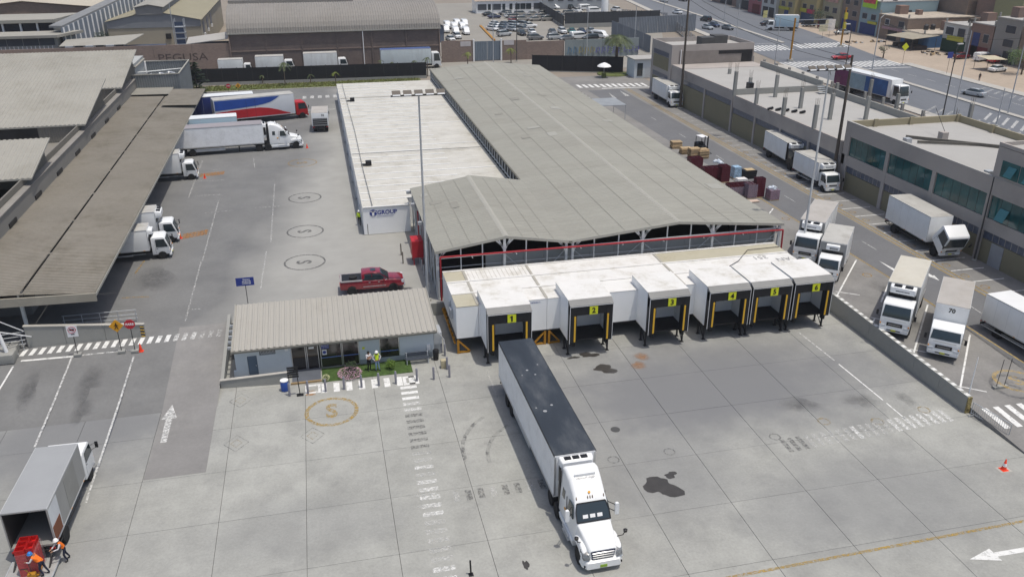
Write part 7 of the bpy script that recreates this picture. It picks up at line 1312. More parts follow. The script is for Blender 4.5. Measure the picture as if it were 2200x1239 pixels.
for (p, h, a, lab) in (((98.22,170.31,1.20), 11, None, 'grey pole behind the red boundary wall'), ((118.43,164.45,1.20), 11, (2.4, .4), 'street lamp with a pale arm by the red car'), ((103.11,122.12,1.20), 11, (.8, .3), 'dark street lamp beside the hatched avenue marking'), ((104.88,121.71,1.20), 14, None, 'grey concrete pole with crossarm beside the hatched avenue marking'), ((115.23,121.17,1.20), 13, None, 'grey concrete pole on the median near the hatched marking'), ((106.97,114.27,1.20), 6, None, 'short grey post on the pavement edge'), ((102.06,150.10,1.20), 11, (-.8, .2), 'dark lamp pole beside the magenta trailer'), ((107.86,208.00,1.20), 10, None, 'thin grey pole behind the corner building'), ((111.51,266.08,1.20), 11, None, 'grey pole on the avenue pavement by the dealer yard'), ((125.08,250.25,1.20), 11, None, 'grey pole on the avenue median'), ((39.65,191.34,1.20), 13, None, 'dark pole before the grey gate'), ((45.71,193.95,1.20), 13, None, 'dark pole on the street by the small palm'), ((62.71,194.18,1.20), 12, None, 'thin grey pole before the graffiti'), ((77.19,201.17,1.20), 11, None, 'pale pole behind the gatehouse'), ((-30.67,210.83,1.20), 13, None, 'pale pole against the brick wall')):
    mast(lab, p, h, m=STEEL if 'grey' in lab or 'pale' in lab else mat('post_dark', (.05, .05, .05), .6), r=.12, lamps=0, arm=a, name='street_lamp' if a else 'utility_pole', wood=not a)
for (p, lab) in (((107.79,180.35,1.20), 'yellow traffic gantry with its arm reaching over the avenue'), ((132.34,198.12,1.20), 'yellow traffic pole on the sand side of the junction')):
    t = thing('traffic_gantry', lab, 'traffic light', p); MB().tube((0, 0, 0), (0, 0, 9.5), .22, 8).o('post', YELS, t); MB().lathe([(.8, 0), (.7, .4)], 12).o('base', CONCW, t)
    if 'arm' in lab:
        MB().box(0, -.06, 9.0, 9.5, .06, 9.12).box(0, -.06, 7.9, 9.5, .06, 8.02).o('arm', STEEL, t)
        for x in (2.4, 6.2): MB().box(x, -.1, 8.03, x+1.6, .1, 8.99).o('signal_board', BLK, t)
    else:
        for z in (5.2, 7.5): MB().cb((0, -.3, z), (.7, .5, 1.6)).o('signal_head', mat('signal_yellow', (.5, .42, .03), .5), t)
# ================================================================ signs, bollards, street furniture
def bollard(label, p, h=1.1, r=.085, m=None, group=None):
    o = MB().lathe([(r, 0), (r, h-.05), (r*.75, h), (.01, h+.01)], 12).o('bollard', m or mat('bollard_grey', S(150, 150, 160), .55, var=.06), None, smooth=50); tag(o, label, 'bollard', group); o.location = p; return o
bl_ = [(-4.07,56.28,0.00), (-2.74,56.32,0.00), (-1.44,56.29,0.00), (-0.06,56.32,0.00), (1.23,56.30,0.00), (2.53,56.29,0.00), (3.83,56.27,0.00), (5.45,56.33,0.00), (6.74,56.25,0.00), (7.98,56.33,0.00), (8.00,57.59,0.00), (8.16,59.82,0.00), (7.98,60.43,0.00)]
for i, p in enumerate(bl_): bollard('grey steel bollard in the row before the gate office' if i < 10 else 'grey steel bollard in the column beside the office flank', p, group='bollards round the gate office')
for p in ((3.94,86.27,1.20), (4.99,86.33,1.20), (5.99,86.39,1.20), (7.01,86.45,1.20)): bollard('dark slim bollard before the lettered cold store end', p, 1.25, .07, mat('bollard_brown', S(112, 106, 96), .6), 'bollards before the cold store')
for p in ((6.78,79.56,1.20), (6.72,77.29,1.20)): bollard('dark slim post near the red hose cabinet', p, 1.25, .06, mat('bollard_brown', S(112, 106, 96), .6), 'posts near the hose cabinet')
for k in range(6): bollard('slim grey guard post along the shed flank', (8.35, 69.6+k*1.4, 1.2), 1.1, .06, STEEL, 'guard posts along the shed flank')
def cone(label, p, s=1.0, base=None):
    t = thing('traffic_cone', label, 'traffic cone', p); MB().lathe([(.15*s, .03), (.03*s, .68*s), (.02, .7*s)], 14).o('cone_body', ORANGE, t, smooth=50); MB().lathe([(.118*s, .24*s), (.085*s, .42*s)], 14).o('band', WSIGN if s > 1.05 else ORANGE, t); MB().box(-.2*s, -.2*s, 0, .2*s, .2*s, .03).o('base', ORANGE, t)
    if base: MB().box(-.42, -.3, .0, .42, .3, .012).o('painted_pad', base, t)
cone('orange cone alone on a pale pad in the yard', (41.11,36.60,0.00), 1.15, KERB); cone('orange cone at the striped crossing beside the stop sign', (-15.65,64.46,0.87), 1.0); cone('orange cone before the white semi', (-2.20,124.90,1.20), .9); cone('orange cone before the truck beside the semi', (-15.33,112.17,1.20), .9); cone('orange cone before the two trucks under the canopy', (-15.62,89.61,1.20), .95)
def sign(label, p, h, face, size, m, rz=0, txt=None, tm=WHTT, sym=None, base=True, ts=.2):
    t = thing('road_sign', label, 'sign', p, rz); MB().tube((0, 0, 0), (0, 0, h), .03, 8).o('post', CHAS, t)
    if base: MB().box(-.28, -.22, 0, .28, .22, .22).o('block', CONCW, t, bevel=.02)
    n = {'oct': 8, 'dia': 4}.get(face)
    if n: a0 = math.pi/8 if n == 8 else 0; pts = [(size*math.cos(a0+2*math.pi*k/n), h+size*math.sin(a0+2*math.pi*k/n)) for k in range(n)]
    else: w, hh = size; pts = [(-w/2, h-hh/2), (w/2, h-hh/2), (w/2, h+hh/2), (-w/2, h+hh/2)]
    MB().side(pts, -.06, -.035).o('face', m, t)
    if txt:
        for i, s in enumerate(txt): text(s, ts, tm, t, (0 if len(txt) == 1 else .12, -.066, h+(.0 if len(txt) == 1 else .18-.18*i)), (math.pi/2, 0, 0), bold=True)
    if sym: sym(t, h)
    return t
sign('red octagonal PARE stop sign at the striped crossing', (-16.06,64.40,0.87), 2.5, 'oct', .42, REDS, txt=['PARE'], ts=.27)
def ped(t, h): MB().lathe([(.05, -.068), (.05, -.061)], 10, (0, 0, h+.22), 'y').box(-.05, -.068, h-.02, .05, -.061, h+.16).beam((0, -.065, h), (-.13, -.065, h-.26), .05).beam((0, -.065, h), (.13, -.065, h-.26), .05).beam((0, -.065, h+.13), (.16, -.065, h+.0), .035).beam((0, -.065, h+.13), (-.15, -.065, h+.02), .035).o('walker_symbol', BLKT, t)
sign('amber diamond pedestrian warning sign beside the stop sign', (-17.09,64.53,0.88), 2.4, 'dia', .55, AMBS, sym=ped)
def nopark(t, h):
    m = MB()
    for k in range(24): a, b = 2*math.pi*k/24, 2*math.pi*(k+1)/24; m.beam((.27*math.cos(a), -.066, h+.12+.27*math.sin(a)), (.27*math.cos(b), -.066, h+.12+.27*math.sin(b)), .05, .012)
    m.beam((-.19, -.066, h+.31), (.19, -.066, h-.07), .05, .012); m.o('ring_symbol', REDS, t); MB().box(-.17, -.064, h+.06, .17, -.0605, h+.19).o('truck_symbol', BLKT, t); MB().box(-.12, -.064, h-.3, .12, -.0605, h-.22).o('caption', BLKT, t)
sign('white sign with a red prohibition ring before the ramp wall', (-20.36,64.70,0.90), 2.2, 'rect', (.78, .95), WSIGN, sym=nopark)
sign('blue two-panel notice on a leaning thin post behind the gate office', (-7.6, 70.0, 1.2), 2.6, 'rect', (1.5, .75), BLUEP, txt=['TURNOS', 'SALIDA DE', 'CAMIONES'], ts=.15, base=False)
sign('small red octagonal sign on the far side of the court', (-15.93,164.63,1.20), 2.3, 'oct', .42, REDS, txt=['PARE'], ts=.24); sign('small amber diamond sign on the far side of the court', (-14.19,164.66,1.20), 2.3, 'dia', .5, AMBS, sym=ped)
sign('blue parking board on the pavement across the avenue', (131.14,156.82,1.20), 4.0, 'rect', (1.3, 1.3), BLUEP, base=False); sign('lime diamond sign on a thin post across the avenue', (129.51,169.38,1.20), 4.0, 'dia', .9, LIME, base=False)
for (p, lab, m) in (((136.30,213.25,1.20), 'cream hoarding board on the sand by the junction', mat('hoarding_cream', (.6, .55, .38), .7, var=.3, vs=1)), ((139.21,214.49,1.20), 'white and orange hoarding board on the sand by the junction', mat('hoarding_white', (.7, .66, .62), .7, var=.2, vs=1))): sign(lab, p, 3.2, 'rect', (2.6, 3.0), m, base=False)
for (p, lab) in (((142.31,256.37,1.20), 'small yellow board near the garage house'), ((133.62,232.16,1.20), 'small yellow board beside the parked blue-box truck')): sign(lab, p, 1.6, 'rect', (1.5, 2.2), mat('board_cream', (.62, .58, .25), .7), base=False)
bs = thing('notice_stand', 'black slatted notice stand on a thin post before the office step', 'sign', (-3.32,56.25,0.00)); MB().tube((0, 0, 0), (-.1, 0, 2.4), .035, 6).box(-.25, -.2, 0, .25, .2, .03).o('post', BLK, bs)
for k in range(5): MB().box(-.75, -.05, 1.55+k*.19, .05, -.02, 1.7+k*.19).o('slat', BLK, bs)
dr = thing('water_drum', 'blue plastic drum with a white lid by the low wall', 'drum', (-4.42,57.18,0.00)); MB().lathe([(.26, 0), (.30, .1), (.31, .5), (.29, .8), (.27, .84)], 18).o('drum_body', mat('drum_blue', (.03, .09, .38), .45), dr, smooth=40); MB().lathe([(.31, .84), (.31, .9), (.2, .93)], 18).o('lid', WSIGN, dr, smooth=40)
bn = thing('waste_bin', 'black waste bin standing at the office corner', 'bin', (7.37,59.37,0.00)); MB().lathe([(.2, 0), (.25, .75), (.25, .8)], 14).o('bin_body', BLK, bn, smooth=40); MB().lathe([(.26, .8), (.2, .92), (.03, .97)], 14).o('lid', BLK, bn, smooth=40)
tag(MB().cb((0, 0, .35), (.42, .42, .7)).o('control_pedestal', mat('pedestal_beige', S(196, 186, 156), .7), None, bevel=.03), 'squat beige pedestal between the corner bollards', 'pedestal').location = ((7.76,57.95,0.00))
be = thing('bench', 'dark slatted bench on a metal frame against the office wall', 'bench', (5.85, 59.2, 0))
for k in range(3): MB().box(-.95, -.28+k*.15, .43, .95, -.16+k*.15, .47).o('seat_slat', mat('bench_slat', (.05, .06, .08), .6), be)
for k in range(2): MB().box(-.95, .22, .55+k*.16, .95, .26, .67+k*.16).o('back_slat', mat('bench_slat', (.05, .06, .08), .6), be)
for s in (-.85, .85): MB().box(s-.04, -.28, 0, s+.04, -.2, .43).box(s-.04, .2, 0, s+.04, .28, .85).box(s-.04, -.2, .36, s+.04, .2, .43).o('frame', STEEL, be)
lawn = MB().box(-1.65, 57.75, -.1, 5.3, 59.88, .035).o('lawn', mat('lawn_green', (.05, .09, .02), .95, var=.35, vs=3, fine=.3), kind='structure')
br = thing('crowd_barrier', 'portable galvanised crowd barrier at the foot of the retaining wall', 'barrier', ((43.23,41.99,0.39))); 
def barrier():
    a = Vector((43.55, 42.6)); b = Vector((44.1, 39.6)); d = b-a; br.location = (a.x, a.y, .03); q = lambda k, z: (d.x*k, d.y*k, z)
    MB().path([q(0, .1), q(0, 1.05), q(1, 1.05), q(1, .1)], .03, 6).tube(q(0, .2), q(1, .2), .02, 6).o('frame', STEEL, br)
    for k in range(1, 18): MB().tube(q(k/18, .2), q(k/18, 1.05), .013, 5).o('bar', STEEL, br)
    for k in (0.04, .96): MB().box(q(k, 0)[0]-.3, q(k, 0)[1]-.04, 0, q(k, 0)[0]+.3, q(k, 0)[1]+.04, .06).o('foot', STEEL, br)
barrier()
sp = thing('slim_post', 'slender pale post leaning out beside the end of the retaining wall', 'post', (43.95, 43.6, gz(44, 43.6))); MB().tube((0, 0, 0), (.1, .1, 3.6), .05, 8, .03).o('shaft', WSIGN, sp); MB().lathe([(.13, 0), (.12, .12)], 10).o('foot', CONCW, sp)
pp = thing('twin_post_stand', 'two thin dark posts on a concrete sleeper beside the yellow ring', 'stand', ((47.64,44.65,0.53))); MB().box(-.6, -.15, 0, .6, .15, .2).o('sleeper', CONCW, pp)
for x in (-.35, .35): MB().tube((x, 0, .2), (x+.12, .05, 2.4), .025, 6).o('post', BLK, pp)
um = thing('parasol', 'white parasol over a guard seat on the small green island', 'parasol', ((58.67,169.54,1.20))); MB().lathe([(1.5, 2.3), (1.2, 2.6), (.5, 2.95), (.03, 3.1)], 10).o('canopy', WSIGN, um); MB().tube((0, 0, 0), (0, 0, 3.0), .04, 6).o('pole', STEEL, um); MB().box(-.4, -.3, 0, .4, .3, .9).o('seat', mat('seat_olive', (.10, .12, .03), .7), um)
il = MB().lathe([(3.4, -.05), (3.4, .12), (3.0, .14)], 28).o('traffic_island', GRASS, kind='structure'); il.location = (62, 173.2, 1.2)
gm = thing('wall_mast', 'white braced mast on a concrete block at the foot of the stairs', 'mast', ((-25.57,64.99,0.93))); MB().box(-.7, -.6, 0, .7, .6, .75).o('block', CONCW, gm, bevel=.03); MB().tube((.15, 0, .75), (-.6, .3, 5.5), .14, 10).o('shaft', WSIGN, gm); MB().beam((-.1, .1, 2.5), (1.6, 1.5, 1.2), .08).beam((-.2, .1, 3.6), (1.2, 1.8, 1.5), .08).o('brace', WSIGN, gm)
wm = thing('edge_signpost', 'short black post standing alone in the yard', 'post', ((5.76,35.01,0.00))); MB().tube((0, 0, 0), (-.03, 0, 1.0), .05, 8).o('shaft', BLK, wm); MB().box(-.13, -.13, 0, .13, .13, .05).o('foot', BLK, wm)
# ================================================================ goods beside the shed flank
def pallet(t, x, y, z, w=1.2, d=1.0):
    for k in range(5): MB().box(x-w/2, y-d/2+k*d/5+.02, z+.1, x+w/2, y-d/2+(k+1)*d/5-.02, z+.125).o('board', WOOD, t)
    for k in (-1, 0, 1): MB().box(x-w/2, y+k*(d/2-.05)-.05, z, x+w/2, y+k*(d/2-.05)+.05, z+.1).o('bearer', WOOD, t)
rp = random.Random(3)
for i, (p, n, lab) in enumerate((((50.66,112.74,1.20), 7, 'tall stack of wooden pallets at the shed eave'), ((50.72,109.52,1.20), 6, 'stack of pale pallets beside the forklift'), ((50.86,106.93,1.20), 10, 'dark-sided pallet stack below the forklift'), ((52.01,106.67,1.20), 9, 'pallet stack nearest the lane'))):
    t = thing('pallet_stack', lab, 'pallets', p, rp.uniform(-.1, .1), 'pallet stacks beside the shed')
    for k in range(n): pallet(t, rp.uniform(-.06, .06), rp.uniform(-.06, .06), k*.15, 1.5, 1.15)
fk = thing('forklift', 'black forklift with a white cage roof behind the pallet stacks', 'forklift', ((53.60,110.45,1.20)), R(-80))
MB().loft([(-1.1, .5, .5, .25, 1.15, .1), (-.2, .55, .5, .2, 1.0, .08), (1.0, .5, .48, .25, .75, .08)], 3).o('body', BLK, fk, smooth=40); MB().box(-.8, -.55, 2.1, .7, .55, 2.18).o('cage_roof', WSIGN, fk); MB().box(-.4, -.3, 1.0, .1, .3, 1.3).o('seat', RUB, fk)
for x in (-.75, .65):
    for s in (-.5, .5): MB().beam((x, s, .9), (x, s, 2.12), .06).o('cage_post', BLK, fk)
for s in (-.28, .28): MB().box(1.05, s-.05, .1, 1.15, s+.05, 2.4).o('mast_rail', CHAS, fk); MB().box(1.15, s-.06, .08, 2.2, s+.06, .13).o('fork', CHAS, fk)
for x in (-.7, .7):
    for s in (-1, 1): wheel(fk, x, s*.5, .28, .2, YELS)
def crates(label, p, nx, ny, nz, m, s=(.6, .42, .29), wrap=0, rz=0, group=None):
    t = thing('crate_stack', label, 'crates', p, rz, group)
    me = MB().box(0, 0, 0, s[0]-.02, s[1]-.02, .02).box(0, 0, .02, .02, s[1]-.02, s[2]-.02).box(s[0]-.04, 0, .02, s[0]-.02, s[1]-.02, s[2]-.02).box(.02, 0, .02, s[0]-.04, .02, s[2]-.02).box(.02, s[1]-.04, .02, s[0]-.04, s[1]-.02, s[2]-.02).mesh('crate'); me.materials.append(m)
    for k in range(nz):
        for i in range(nx):
            for j in range(ny):
                if 0 < k < nz-1 and 0 < i < nx-1 and 0 < j < ny-1: continue
                o = bpy.data.objects.new('crate', me); COL.objects.link(o); o.parent = t; o.location = (i*s[0]-nx*s[0]/2, j*s[1]-ny*s[1]/2, .14+k*s[2])
    MB().box(-nx*s[0]/2, -ny*s[1]/2, 0, nx*s[0]/2, ny*s[1]/2, .12).o('pallet', WOOD, t)
    if wrap: MB().box(-nx*s[0]/2-.03, -ny*s[1]/2-.03, .14, nx*s[0]/2+.01, ny*s[1]/2+.01, .14+nz*s[2]*wrap).o('stretch_wrap', mat('clear_wrap', (.5, .45, .55), .2, alpha=.35, spec=.7), t)
GS = 'crate stacks beside the shed'
crates('dark red crates stacked under scattered boards', (48.83,102.10,1.20), 3, 3, 5, CRATE, group=GS); crates('wide block of maroon crates tied with pale straps', (48.73,96.38,1.20), 5, 3, 6, CRATE, group=GS); crates('maroon crate column at the end of the strapped block', (49.89,95.69,1.20), 2, 3, 7, CRATE, group=GS)
crates('long block of wrapped maroon crates at the eave', (49.06,89.90,1.20), 5, 3, 5, CRATE, wrap=.8, group=GS); crates('wrapped maroon crate block before the lone column', (50.11,88.90,1.20), 2, 3, 6, CRATE, wrap=.95, group=GS); crates('lone tall column of maroon crates', (51.19,88.84,1.20), 2, 2, 8, CRATE, group=GS)
cs = crates('pinkish crate load topped with bundled plastic on the lane', (52.40,87.63,1.20), 2, 3, 4, mat('crate_pink', (.20, .05, .07), .5), wrap=1.0, group=GS)
def heap(label, p, m, r, n, z=0, name='plastic_bundle', sz=.3, cat='bundle'):
    t = thing(name, label, cat, (p[0], p[1], p[2]+z)); rr = random.Random(int(p[0]*10))
    for k in range(n):
        a = rr.uniform(0, 6.28); d = r*math.sqrt(rr.random()); s = sz*rr.uniform(.6, 1.2); h = max(.1, (r-d)*.6)
        MB().loft([(-s, s*.5, s*.4, 0, s*.7, s*.2), (0, s*.8, s*.7, 0, s+h*.5, s*.3), (s, s*.5, s*.4, 0, s*.6, s*.2)], 2).o('bag', m, t, smooth=60).location = (d*math.cos(a), d*math.sin(a), 0)
heap('crumpled pale plastic bundle on top of the pinkish crate load', ((52.40,87.63,1.20)), WRAP, .45, 8, 1.3); heap('crumpled plastic bags on the strapped maroon crates', ((50.05,97.78,1.20)), WRAP, .6, 7, 1.9)
wb = thing('bottle_pallet', 'shrink-wrapped pallet of blue water bottles on the lane edge', 'pallet', ((52.23,96.85,1.20))); MB().box(-.6, -.6, 0, .6, .6, .12).o('pallet', WOOD, wb)
for k in range(4): MB().box(-.55+.02*k, -.55, .13+k*.36, .55-.03*k, .55-.02*k, .47+k*.36).o('bottle_tray', mat('bottle_blue', (.30, .44, .58), .25, var=.5, vs=5, spec=.6), wb)
tag(MB().box(-.75, -.55, 0, .75, .55, .16).box(-.7, -.5, .17, .7, .5, .32).box(-.65, -.5, .33, .65, .45, .46).o('sack_stack', mat('sack_white', (.68, .67, .66), .7, var=.1, vs=3), None, bevel=.04), 'low stack of white sacks before the bottle pallet', 'sacks').location = ((52.17,95.16,1.20))
dp = thing('board_stack', 'dark pallet load with a pale board on top', 'pallet', ((53.89,96.47,1.20)))
for k in range(4): MB().box(-.75-.03*k, -.6, k*.28, .75+.03*k, .6, k*.28+.24).o('layer', BLK, dp)
MB().box(-.6, -.5, 1.12, .6, .5, 1.16).o('top_board', mat('board_pale', S(214, 190, 150), .8), dp)
for p, lab in (((47.05,101.40,2.60), 'loose pale board lying at the shed eave by the pallets'), ((49.70,87.21,1.30), 'loose pale board on the ground below the crates')): tag(MB().box(-.7, -.4, 0, .7, .4, .05).o('loose_board', mat('board_pink', S(222, 200, 184), .8)), lab, 'board').location = p if p[2] < 2 else (p[0], p[1], 1.2)
ps = thing('canopy_frame', 'pale grey tarpaulin screen on posts beside the shed flank', 'canopy', (47, 134, 1.2)); MB().box(-2.5, -3, 2.6, 2.5, 3, 2.66).o('tarpaulin', mat('tarp_grey', (.26, .28, .30), .7), ps)
for x in (-2.4, 2.4):
    for y in (-2.9, 2.9): MB().tube((x, y, 0), (x, y, 2.6), .05, 6).o('post', STEEL, ps)
bk = thing('bicycle_rack', 'grey metal rack of hand trolleys beside the shed flank', 'rack', (46.5, 146, 1.2))
for k in range(9): MB().path([(-1.5, -4+k, 0), (-1.5, -4+k, 1.2), (1.2, -4+k, 1.2), (1.2, -4+k, 0)], .05, 5).o('hoop', STEEL if k % 2 else BLK, bk)
# loads on the tail lift: crates one by one
cm = MB(); s = (.5, .36, .30)
cm.box(-.25, -.18, 0, .25, .18, .02)
for (x0, y0, x1, y1) in ((-.25, -.18, -.225, .18), (.225, -.18, .25, .18), (-.225, -.18, .225, -.155), (-.225, .155, .225, .18)):
    for z in (.02, .115, .21): cm.box(x0, y0, z, x1, y1, z+.075)
for x in (-.12, 0, .12): cm.box(x-.012, -.155, .021, x+.012, .155, .035)
cme = cm.mesh('crate'); cme.materials.append(CRATER)
for k in range(6):
    for i, (x, y, r) in enumerate(((-17.72, 41.0, 0), (-17.72, 40.6, 0), (-17.72, 40.2, 0), (-17.25, 40.9, math.pi/2), (-17.25, 40.36, math.pi/2))):
        o = bpy.data.objects.new('red_crate', cme); COL.objects.link(o); o.location = (x+rp.uniform(-.01, .01), y+rp.uniform(-.01, .01), .24+k*.295); o.rotation_euler = (0, 0, r)
        tag(o, 'open red crate on top of the stack on the tail lift' if k == 5 else 'red crate within the lower layers of the tail lift stack', 'crate', 'red crates on the tail lift')
tag(MB().box(-.53, -.62, 0, .46, .62, 1.46).o('stretch_film', mat('clear_film', (.55, .40, .42), .2, alpha=.16, spec=.7)), 'clear stretch film round the red crate stack', 'film').location = (-17.44, 40.6, .25)
pj = thing('pallet_jack', 'yellow hand pallet jack under the red crates', 'pallet jack', (-17.3, 39.72, .22), R(90)); MB().box(.15, -.27, .06, 1.2, -.12, .12).box(.15, .12, .06, 1.2, .27, .12).o('fork', YELS, pj); MB().box(-.1, -.2, .05, .15, .2, .42).o('pump', YELS, pj, bevel=.03); MB().tube((-.05, 0, .4), (-.42, .1, 1.1), .025, 6).o('handle', YELS, pj); MB().tube((-.42, -.1, 1.1), (-.42, .3, 1.1), .025, 6).o('grip', BLK, pj); MB().lathe([(.09, -.06), (.09, .06)], 12, (-.05, 0, .09), 'y').o('steer_wheel', RUB, pj)

# ================================================================ overhead cables along the avenue and the lane
def cable(label, a, b, sag, r=.03):
    a, b = Vector(a), Vector(b); P = [a.lerp(b, k/8)-Vector((0, 0, sag*4*(k/8)*(1-k/8))) for k in range(9)]; t = MB(a).path([tuple(p) for p in P], r, 4).o('overhead_cable', BLK); tag(t, label, 'cable'); t.location = a
cable('overhead cable sagging from the taupe office pole to the corner building pole', (62.3, 90.6, 17.0), (62.2, 138, 20.5), 1.0); cable('second overhead cable between the two wooden poles', (62.3, 90.6, 16.4), (62.2, 138, 19.5), 1.3)
cable('overhead cable crossing behind the hatched avenue marking', (*((104.88,121.71,1.20))[:2], 14.6), (*((118.43,164.45,1.20))[:2], 11.8), 1.2); cable('overhead cable along the median poles', (*((115.23,121.17,1.20))[:2], 13.8), (*((118.43,164.45,1.20))[:2], 11.5), 1.5)
cable('overhead cable along the avenue pavement past the red car', (*((102.06,150.10,1.20))[:2], 11.9), (*((107.86,208.00,1.20))[:2], 11), 1.0); cable('overhead cable over the brick wall street', (*((39.65,191.34,1.20))[:2], 13.8), (*((45.71,193.95,1.20))[:2], 13.8), .3); cable('overhead cable running on to the graffiti pole', (*((45.71,193.95,1.20))[:2], 13.8), (*((62.71,194.18,1.20))[:2], 12.8), .6)

# ================================================================ people
SKIN = mat('skin', (.30, .17, .11), .6, var=.05); HAIR = mat('hair_dark', (.012, .01, .009), .7); SHOE = mat('shoe_black', (.012, .012, .012), .6)
def cloth(n, c): return mat('cloth_'+n, c, .85, var=.08, vs=4)
def person(label, loc, rz, pose='stand', shirt=None, trousers=None, vest=None, helmet=None, h=1.72):
    k = h/1.72
    J = dict(pel=(0, 0, .95, .125), spi=(0, 0, 1.12, .12), che=(0, 0, 1.32, .135), nec=(0, 0, 1.48, .055), hea=(.015, 0, 1.60, .088), top=(.005, 0, 1.67, .07))
    for s, y in (('l', 1), ('r', -1)):
        J['sh'+s] = (0, y*.17, 1.42, .062); J['el'+s] = (-.03, y*.23, 1.14, .045); J['wr'+s] = (.06, y*.23, .90, .032); J['pa'+s] = (.09, y*.22, .83, .034)
        J['hi'+s] = (0, y*.09, .90, .095); J['kn'+s] = (.03, y*.10, .50, .062); J['an'+s] = (-.02, y*.11, .09, .042); J['to'+s] = (.15, y*.13, .04, .036)
    if pose == 'fold':
        for s, y in (('l', 1), ('r', -1)): J['el'+s] = (.05, y*.24, 1.15, .045); J['wr'+s] = (.22, y*.06, 1.16, .032); J['pa'+s] = (.23, -y*.02, 1.17, .034)
    if pose == 'hips':
        for s, y in (('l', 1), ('r', -1)): J['el'+s] = (-.06, y*.34, 1.16, .045); J['wr'+s] = (.05, y*.2, 1.0, .032); J['pa'+s] = (.09, y*.16, .97, .034)
        J['anl'] = (.02, .16, .09, .042); J['tol'] = (.18, .2, .04, .036)
    if pose == 'walk':
        J['knl'] = (.18, .1, .53, .062); J['anl'] = (.2, .1, .1, .042); J['tol'] = (.36, .11, .06, .036); J['anr'] = (-.3, -.1, .14, .042); J['tor'] = (-.16, -.11, .05, .036); J['knr'] = (-.02, -.1, .5, .062); J['wrl'] = (-.12, .24, .95, .032); J['pal'] = (-.13, .23, .88, .034); J['wrr'] = (.2, -.23, .97, .032); J['par'] = (.25, -.22, .91, .034)
    if pose in ('bend', 'push'):
        a = R(42 if pose == 'bend' else 24)
        for q in list(J):
            x, y, z, r = J[q]
            if z > 1.0 and q[:2] not in ('hi',) and q not in ('pel',): dx, dz = x, z-.95; J[q] = (dx*math.cos(a)+dz*math.sin(a), y, .95-dx*math.sin(a)+dz*math.cos(a), r)
        for s, y in (('l', 1), ('r', -1)):
            sx, sy, sz, _ = J['sh'+s]; J['el'+s] = (sx+.14, y*.24, sz-.24, .045); J['wr'+s] = (sx+.36, y*.12, sz-.30, .032); J['pa'+s] = (sx+.44, y*.10, sz-.31, .034)
        J['knl'] = (.12, .1, .5, .062); J['anr'] = (-.22, -.12, .1, .042); J['tor'] = (-.06, -.13, .04, .036); J['knr'] = (-.05, -.11, .5, .062)
    names = list(J); E = [('pel', 'spi'), ('spi', 'che'), ('che', 'nec'), ('nec', 'hea'), ('hea', 'top')]
    for s in 'lr': E += [('che', 'sh'+s), ('sh'+s, 'el'+s), ('el'+s, 'wr'+s), ('wr'+s, 'pa'+s), ('pel', 'hi'+s), ('hi'+s, 'kn'+s), ('kn'+s, 'an'+s), ('an'+s, 'to'+s)]
    for s, y in (('l', 1), ('r', -1)):      # five fingers
        wx, wy, wz, _ = J['wr'+s]; px, py, pz, _ = J['pa'+s]; d = Vector((px-wx, py-wy, pz-wz)).normalized(); u = Vector((0, 0, 1)).cross(d).normalized() if abs(d.z) < .9 else Vector((1, 0, 0))
        for f, (off, ln) in enumerate(((-.03, .07), (-.01, .08), (.01, .075), (.03, .06), (-.045, .045))):
            b = Vector((px, py, pz))+u*off+d*(.025 if f < 4 else -.01); t1 = b+d*ln*.55+(u*-.02 if f == 4 else Vector()); t2 = t1+d*ln*.3-Vector((0, 0, .025))
            n1, n2 = 'f%s%da' % (s, f), 'f%s%db' % (s, f); J[n1] = (*b, .0095); J[n2] = (*((t1+t2)/2), .0085); names += [n1, n2]; E += [('pa'+s, n1), (n1, n2)]
    names = list(J); ix = {n: i for i, n in enumerate(names)}
    me = bpy.data.meshes.new('body'); me.from_pydata([tuple(c*k for c in J[n][:3]) for n in names], [(ix[a], ix[b]) for a, b in E], [])
    o = bpy.data.objects.new('body', me); COL.objects.link(o); md = o.modifiers.new('s', 'SKIN'); md.use_smooth_shade = True
    for n, v in zip(names, me.skin_vertices[0].data): v.radius = (J[n][3]*k*(1.25 if n in ('che', 'spi', 'pel') else 1), J[n][3]*k); v.use_root = (n == 'pel')
    o.modifiers.new('d', 'SUBSURF').levels = 1
    dg = bpy.context.evaluated_depsgraph_get(); nm = bpy.data.meshes.new_from_object(o.evaluated_get(dg)); bpy.data.objects.remove(o)
    t = thing('person', label, 'person', loc, rz); body = bpy.data.objects.new('body', nm); COL.objects.link(body); body.parent = t
    nm.materials.clear()
    for m in (SKIN, shirt, trousers, SHOE): nm.materials.append(m)
    seg = [(Vector(J[a][:3])*k, Vector(J[b][:3])*k, a, b) for a, b in E]; vf = []
    for p in nm.polygons:
        c = p.center; best = min(seg, key=lambda q: (c-(q[0]+(q[1]-q[0])*max(0, min(1, (c-q[0]).dot(q[1]-q[0])/max(1e-6, (q[1]-q[0]).length_squared))))).length); a, b = best[2], best[3]
        mi = 0
        if a in ('pel', 'spi') and b in ('spi', 'che') or a == 'che' or a.startswith('sh') or (a.startswith('el') and loc[0] < 0 and vest): mi = 1
        if a.startswith('el') and not a.startswith('el_'): mi = 0 if not vest else 1
        if a.startswith(('hi', 'kn')) or b.startswith('hi'): mi = 2
        if a.startswith('an'): mi = 3
        if b == 'nec': mi = 1 if c.z < J['nec'][2]*k-.06 else 0
        p.material_index = mi
        if vest and (b in ('spi', 'che') or (a == 'che' and b != 'nec') or (a == 'che' and mi == 1)): vf.append(p)
